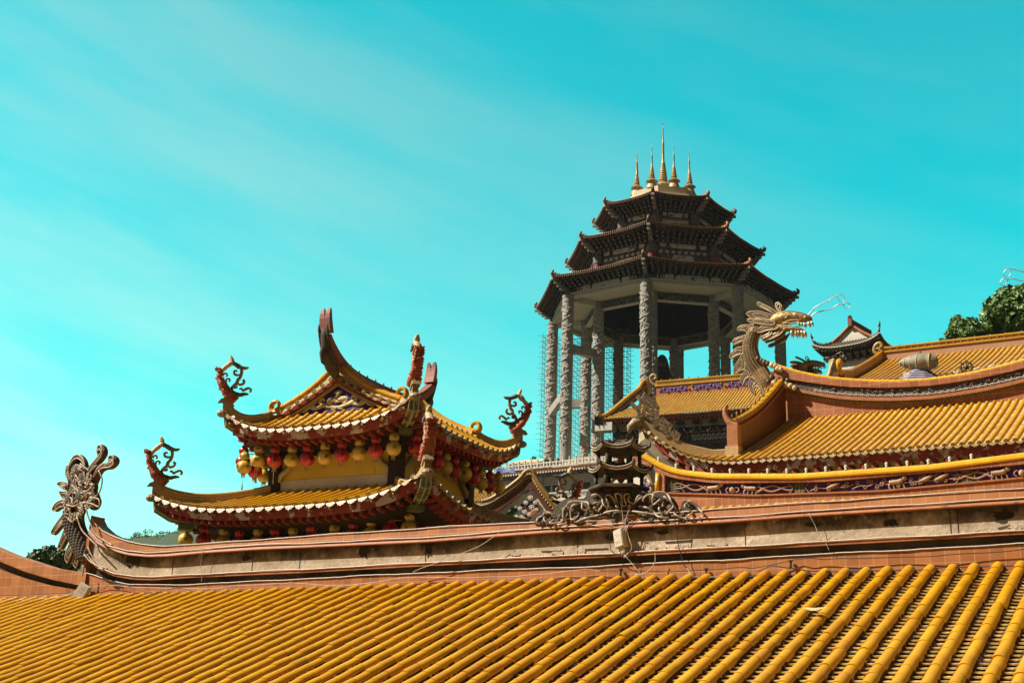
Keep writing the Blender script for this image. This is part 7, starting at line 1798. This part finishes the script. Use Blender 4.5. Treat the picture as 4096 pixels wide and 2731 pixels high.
wire(c5((1590, 95), (1585, 160), (1575, 230), (1578, 300), (1580, 385)), .09, .006, 'wirew', 'short pale wire hanging straight down the ridge wall at the left')
wire(c8((75, 235), (110, 300), (140, 370), (165, 420), (205, 455), (235, 530)), .08, .007, 'wirew', 'short pale wire hanging from the cap at the right')
for i, (p, m, lb) in enumerate(((((1465, 470), (1475, 560), (1468, 620), (1480, 700), (1478, 790)), 'wirew', 'pale wire dropping from the pagoda clouds to the junction box, leftmost of four'), (((1520, 600), (1540, 580), (1510, 680), (1495, 740), (1488, 800)), 'wirew', 'pale wire dropping from the pagoda clouds to the junction box, second of four'), (((1530, 620), (1500, 720), (1505, 790), (1490, 830)), 'wirew', 'pale wire dropping from the pagoda clouds to the junction box, third of four'), (((1540, 720), (1525, 740), (1515, 790), (1530, 860), (1555, 930), (1530, 985)), 'wirew', 'pale wire bulging out right of the hanging junction box'),
    (((1480, 930), (1490, 990), (1510, 1020), (1560, 1080), (1640, 1170), (1700, 1200), (1790, 1225)), 'wirew', 'pale wire running from under the junction box down to the tiles'), (((1755, 985), (1745, 1080), (1690, 1140), (1620, 1170), (1580, 1165)), 'wirew', 'pale looped wire end on the terracotta wall below the junction box'), (((1390, 750), (1365, 860), (1372, 940), (1400, 985), (1450, 1002), (1495, 985)), 'wire', 'thick black cable looping left of the hanging junction box'),
    (((1495, 940), (1480, 970), (1470, 1000), (1490, 1020), (1520, 990), (1505, 960), (1480, 985), (1500, 1015), (1525, 1010)), 'wirew', 'knot of pale wire ends under the hanging junction box'), (((1920, 620), (1930, 760), (1940, 830), (1960, 950), (2000, 1080), (2025, 1110)), 'wire', 'thin black wire hanging from the cap right of the pagoda'), (((2025, 1110), (2060, 1165), (2130, 1195), (2240, 1192), (2352, 1180)), 'wirew', 'pale wire continuing from the black one down onto the tiles'), (((1060, 718), (1200, 712), (1400, 702)), 'wirew', 'straight pale wire across the foot of the cloud carving'))):
    wire(c3b(*p), .13 if i not in (8,) else .11, .009 if m == 'wirew' else .011, m, lb)
for x, y in ((2483, 2288), (2825, 2288), (3163, 2256)):
    mb = MB(); c = hp(x, y, .06); mb.box(c, .012, .014, .05, H.e, H.n); mb.box(c + V((0, 0, .05)), .02, .03, .012, H.e, H.n); mb.box(c - V((0, 0, .04)) + H.n * .02, .008, .03, .008, H.e, H.n)
    tag(mb.build('cable_clip', M['wire'], None), 'black clip holding the taut wire on the terracotta wall', 'clip', 'cable clips on the terracotta wall')
# a dry leaf caught on the tiles
def roofp(px, py, lift=.09):
    n = H.e.cross(H.n * cos(HS) - V((0, 0, sin(HS)))); o = H.o; r = ray(px, py); return r * (o.dot(n) / r.dot(n)) + V((0, 0, lift))
c = roofp(3260, 2465); mb = MB(); mb.add([c + H.e * (.14 * cos(a) * (1 + .2 * cos(2 * a))) + (H.n * .9 - V((0, 0, .35))) * (.06 * sin(a)) + V((0, 0, .03 * cos(a) ** 2)) for a in [i * pi / 8 for i in range(16)]] + [c + V((0, 0, .02))], [(i, (i + 1) % 16, 16) for i in range(16)])
tag(mb.build('dry_leaf', M['creamorn'], None, smooth=True), 'single pale dry leaf lying between two tile rows at the right', 'leaf')
# ================================================================ trees and hill
def leafmat(name, a, b):
    m, nt, N, L, B = _nodes(name); g = N.new('ShaderNodeNewGeometry')
    col = _mix(N, L, g.outputs['Random Per Island'], a, b); L.new(col, B.inputs['Base Color']); B.inputs['Roughness'].default_value = .5
    return m
M['leaf1'] = leafmat('broad_leaf_green', (.05, .11, .015), (.12, .20, .03)); M['leaf2'] = leafmat('dark_leaf_green', (.04, .075, .025), (.10, .15, .05)); M['bark'] = pmat('grey_bark', (.12, .09, .06), (.07, .05, .035), 6, .9, .6, 20)
def tree(px, py, y, blobs, leaf, n, label, lm, base_z, trunk_r=.3, core=True):
    """blobs: (px, py, rx_px, ry_px); crown of loose leaves around them"""
    k = y / FPX; c0 = at(px, py, y)
    o = root('tree', V((c0.x, c0.y, base_z)), label, 'tree')
    C_ = [(at(a, b, y + rnd.uniform(-2, 2) * k * 40), rx * k, rz_ * k) for a, b, rx, rz_ in blobs]
    mb = MB(); tot = sum(r * s for _, r, s in C_)
    for c, rx, rz_ in C_:
        for _ in range(int(n * rx * rz_ / tot)):
            while True:
                u = V((rnd.uniform(-1, 1), rnd.uniform(-1, 1), rnd.uniform(-1, 1)))
                if .3 < u.length < 1: break
            rr = u.length; u = u * ((.55 + .5 * rr) / rr) * (1 + .12 * sin(u.x * 9) * sin(u.z * 8 + u.y * 5))
            if (sin(u.x * 6 + c.x) + sin(u.y * 7) + sin(u.z * 6.5 + c.z)) > 1.3: continue
            p = c + V((u.x * rx, u.y * rx, u.z * rz_)); nrm = (u.normalized() + V((rnd.uniform(-1, 1), rnd.uniform(-1, 1), rnd.uniform(-.6, 1))) * .9).normalized()
            a = nrm.orthogonal().normalized(); b = nrm.cross(a); th = rnd.random() * 6.3; a, b = a * cos(th) + b * sin(th), b * cos(th) - a * sin(th); s_ = leaf * rnd.uniform(.6, 1.3)
            mb.add([p - a * s_, p + b * s_ * .45 + nrm * s_ * .1, p + a * s_, p - b * s_ * .45 + nrm * s_ * .1], [(0, 1, 2, 3)])
    mb.build('crown', lm, o)
    mb = MB(); low = min(c.z - r for c, _, r in C_); top = sum((c for c, _, _ in C_), V((0, 0, 0))) / len(C_)
    mb.tube([V((c0.x, c0.y, base_z)), V((c0.x + .1, c0.y, lerp(base_z, low, .6))), V((top.x, top.y, low + .3))], [trunk_r, trunk_r * .8, trunk_r * .6], 8)
    for c, rx, rz_ in C_:
        mb.tube([V((top.x, top.y, low)), V((top.x, top.y, low)).lerp(c, .55) + V((rnd.uniform(-.3, .3), 0, .2)), c + V((0, 0, rz_ * .3))], [trunk_r * .5, trunk_r * .3, trunk_r * .1], 6)
        for _ in range(4): u = V((rnd.uniform(-1, 1) * rx, rnd.uniform(-1, 1) * rx, rnd.uniform(-.5, 1) * rz_)); mb.tube([c, c + u * .8], [trunk_r * .18, trunk_r * .05], 5)
    mb.build('trunk', M['bark'], o, smooth=True); return o
def u8(x, y, rx, ry): return (3300 + x / 2.955, 1000 + y / 2.955, rx / 2.955, ry / 2.955)
tree(4010, 1260, 120, [u8(2200, 600, 200, 170), u8(2330, 560, 160, 140), u8(2080, 720, 170, 150), u8(1960, 790, 120, 110), u8(2250, 820, 220, 180), u8(2450, 760, 220, 240), u8(2050, 900, 170, 110), u8(2400, 950, 200, 120), u8(1950, 650, 70, 70), u8(1905, 950, 90, 80)], .36, 15000, 'big dark green tree above the ridge at the right edge', M['leaf1'], 8, .5)
tree(3840, 1330, 112, [u8(1600, 930, 120, 110), u8(1720, 910, 110, 100), u8(1540, 1000, 100, 80), u8(1680, 1010, 140, 80), u8(1790, 980, 100, 80), u8(1560, 850, 60, 70), u8(1400, 1090, 45, 35)], .30, 8000, 'smaller bright green tree left of the big one above the ridge', M['leaf1'], 8, .35)
tree(195, 2260, 75, [(150, 2240, 40, 38), (195, 2225, 48, 38), (240, 2240, 40, 40), (270, 2270, 36, 36), (200, 2270, 60, 36), (130, 2265, 28, 26), (250, 2300, 40, 30)], .17, 9000, 'round dark tree behind the side ridge at the far left', M['leaf2'], GZ, .25)
tree(2135, 1862, 160, [(2130, 1850, 12, 16), (2145, 1868, 14, 12), (2122, 1870, 10, 12), (2136, 1836, 7, 9)], .3, 500, 'small thin tree beside the scaffolding foot', M['leaf2'], 14, .12)
tree(2200, 1850, 205, [(2195, 1850, 22, 10), (2222, 1846, 18, 9), (2175, 1856, 14, 8)], .35, 700, 'low green bush at the foot of the left tower columns', M['leaf2'], at(2200, 1866, 205).z - 3, .1)
# tower hill and far ridge
M['wood'] = pmat('wooded_slope', (.05, .075, .03), (.03, .05, .02), .05, .9, 0)
def hill(name, y, prof, depth, mat, clump=None):
    xs = [p[0] for p in prof]; top = [at(px, py, y) for px, py in prof]
    mb = MB(); front = [p + V((0, -depth, -p.z + GZ - 2)) for p in top]; back = [p + V((0, depth, -p.z + GZ - 2)) for p in top]
    mid = [p.lerp(f, .5) + V((0, 0, (p.z - GZ) * .18)) for p, f in zip(top, front)]; mid2 = [p.lerp(f, .5) + V((0, 0, (p.z - GZ) * .18)) for p, f in zip(top, back)]
    mb.grid([front, mid, top, mid2, back])
    return tag(mb.build(name, mat, None, smooth=True), kind='structure'), top
HY = 8500
hp_ = [(-1500, 2420), (-500, 2360), (-100, 2330), (200, 2290), (330, 2230), (430, 2175), (500, 2158), (560, 2142), (600, 2140), (660, 2136), (700, 2122), (760, 2118), (900, 2105), (1200, 2120), (1600, 2160), (2100, 2230), (2600, 2300)]
h_, ht = hill('hill', HY, hp_, 1900, M['wood'])
mb = MB()
for a, b in zip(ht[3:], ht[4:-1]):
    m = int((b - a).length / 4.5)
    for i in range(m * 4):
        p = a.lerp(b, rnd.random()); dn = rnd.random() ** 1.5; p = p + V((0, -600 * dn, -(p.z - GZ) * .30 * dn)); r = rnd.uniform(6, 15)
        for _ in range(5):
            u = V((rnd.gauss(0, 1), rnd.gauss(0, 1), rnd.gauss(0, .8))); u.normalize(); q_ = p + u * r + V((0, 0, 6)); a_ = u.orthogonal().normalized() * r * .5; b_ = u.cross(a_)
            mb.add([q_ - a_, q_ + b_, q_ + a_, q_ - b_], [(0, 1, 2, 3)])
tag(mb.build('forest', M['leaf2'], None), 'distant blue green wood covering the far hill', 'forest', None, 'stuff')
for x, y_, s_, lb in ((592, 2123, 20, 'tallest far tree standing out on the hazy hill skyline'), (548, 2133, 14, 'rounded far tree left of the tallest one on the hill skyline'), (645, 2128, 10, 'small far tree right of the tallest one on the hill skyline')):
    tree(x, y_, HY - 5, [(x, y_, s_, s_ * .5), (x - s_ * .6, y_ + 4, s_ * .6, s_ * .4), (x + s_ * .7, y_ + 3, s_ * .6, s_ * .35)], 4.2, 260, lb, M['leaf2'], at(x, y_ + 40, HY).z, 2.0)
_mb = MB(); _b = at(2700, 2000, 235)
def tz(x, y): return 0
_mb.lathe(V((34, 240, 0)), [(190, GZ - 2), (120, 8), (70, BASEZ - 18), (24, BASEZ - 4.0)], 40); tag(_mb.build('tower_hill', M['wood'], None, smooth=True), kind='structure')
# ================================================================ ground, sky, sun
_mb = MB(); _mb.add([(-8800, -1500, GZ), (8800, -1500, GZ), (8800, 10000, GZ), (-8800, 10000, GZ)], [(0, 1, 2, 3)])
tag(_mb.build('ground', pmat('courtyard_ground', (.075, .06, .04), (.05, .04, .028), .3, .9, .2, 4)), kind='structure')
SUN_EL, SUN_AZ = math.radians(46), math.radians(-96)      # azimuth measured from +Y, positive to +X
sd = V((sin(SUN_AZ) * cos(SUN_EL), cos(SUN_AZ) * cos(SUN_EL), sin(SUN_EL)))
sl = bpy.data.lights.new('sun', 'SUN'); sl.energy = 5.0; sl.angle = math.radians(.5); sl.color = (1, .93, .80)
so = bpy.data.objects.new('sun', sl); COL.objects.link(so); so.rotation_euler = sd.to_track_quat('Z', 'Y').to_euler()
W = bpy.data.worlds.new('World'); SC.world = W; W.use_nodes = True
N, L = W.node_tree.nodes, W.node_tree.links
bg = N['Background']; bg.inputs['Strength'].default_value = .0515
sky = N.new('ShaderNodeTexSky'); sky.sky_type = 'NISHITA'; sky.sun_disc = False
sky.sun_elevation = SUN_EL; sky.sun_rotation = SUN_AZ; sky.air_density = 1.0; sky.dust_density = .6; sky.ozone_density = 1.0
tc = N.new('ShaderNodeTexCoord'); g = tc.outputs['Generated']
sep = N.new('ShaderNodeSeparateXYZ'); L.new(g, sep.inputs[0])
# thin streaky cirrus, denser low and towards the left of the valley
rot = N.new('ShaderNodeMapping'); rot.inputs['Rotation'].default_value = (0, math.radians(-24), math.radians(10)); rot.inputs['Scale'].default_value = (1.1, 1.1, 4.2); L.new(g, rot.inputs['Vector'])
rot.inputs['Rotation'].default_value = (0, math.radians(-17), 0); rot.inputs['Scale'].default_value = (1, 1, 1)
sc2 = N.new('ShaderNodeMapping'); sc2.inputs['Scale'].default_value = (1.0, .8, 5.5); L.new(rot.outputs[0], sc2.inputs['Vector'])
c1 = _math(N, L, 'ADD', _math(N, L, 'MULTIPLY', _noise(N, L, 2.3, 8, sc2.outputs[0], .58), .72), _math(N, L, 'MULTIPLY', _noise(N, L, 1.4, 4, g, .5), .28))
cl = _ramp(N, L, c1, .44, .66)
hz = _ramp(N, L, sep.outputs[2], .62, .02)                 # haze towards the horizon
lf = _ramp(N, L, sep.outputs[0], .30, -.36)
veil = _math(N, L, 'ADD', _math(N, L, 'MULTIPLY', hz, _math(N, L, 'ADD', _math(N, L, 'MULTIPLY', lf, .75), .12)), _math(N, L, 'MULTIPLY', _math(N, L, 'MULTIPLY', cl, _math(N, L, 'ADD', lf, .42)), .62))
vm = N.new('ShaderNodeMath'); vm.operation = 'MINIMUM'; vm.inputs[1].default_value = 1; L.new(veil, vm.inputs[0])
tint = _mix(N, L, vm.outputs[0], (.0, 2.82, 1.95), (1.45, 3.05, 1.9))
front = N.new('ShaderNodeMapRange'); front.interpolation_type = 'SMOOTHSTEP'; front.inputs['From Min'].default_value = .42; front.inputs['From Max'].default_value = .80; L.new(sep.outputs[1], front.inputs['Value'])
tint = _mix(N, L, front.outputs[0], (.40, .29, .19), tint)  # outside the forward cone: dim warm tint made up to set the fill
L.new(_mix(N, L, 1.0, sky.outputs[0], tint, 'MULTIPLY'), bg.inputs['Color'])
SC.view_settings.view_transform = 'Standard'; SC.view_settings.look = 'None'; SC.view_settings.exposure = .95; SC.view_settings.gamma = 1
SC.cycles.max_bounces = 4; SC.cycles.diffuse_bounces = 2
SC.render.film_transparent = False

# valley air
_mb = MB(); _mb.box((0, 4300, (GZ - 3 + 135) / 2), 9000, 6000, (135 - GZ + 3) / 2); hzo = tag(_mb.build('haze', bpy.data.materials.new('valley_haze'), None), kind='stuff')
hm = hzo.data.materials[0]; hm.use_nodes = True; hn = hm.node_tree.nodes; hn.remove(hn['Principled BSDF'])
pv = hn.new('ShaderNodeVolumePrincipled'); pv.inputs['Color'].default_value = (.80, .95, 1, 1); pv.inputs['Density'].default_value = .00004; pv.inputs['Anisotropy'].default_value = .2
hm.node_tree.links.new(pv.outputs[0], hn['Material Output'].inputs['Volume'])
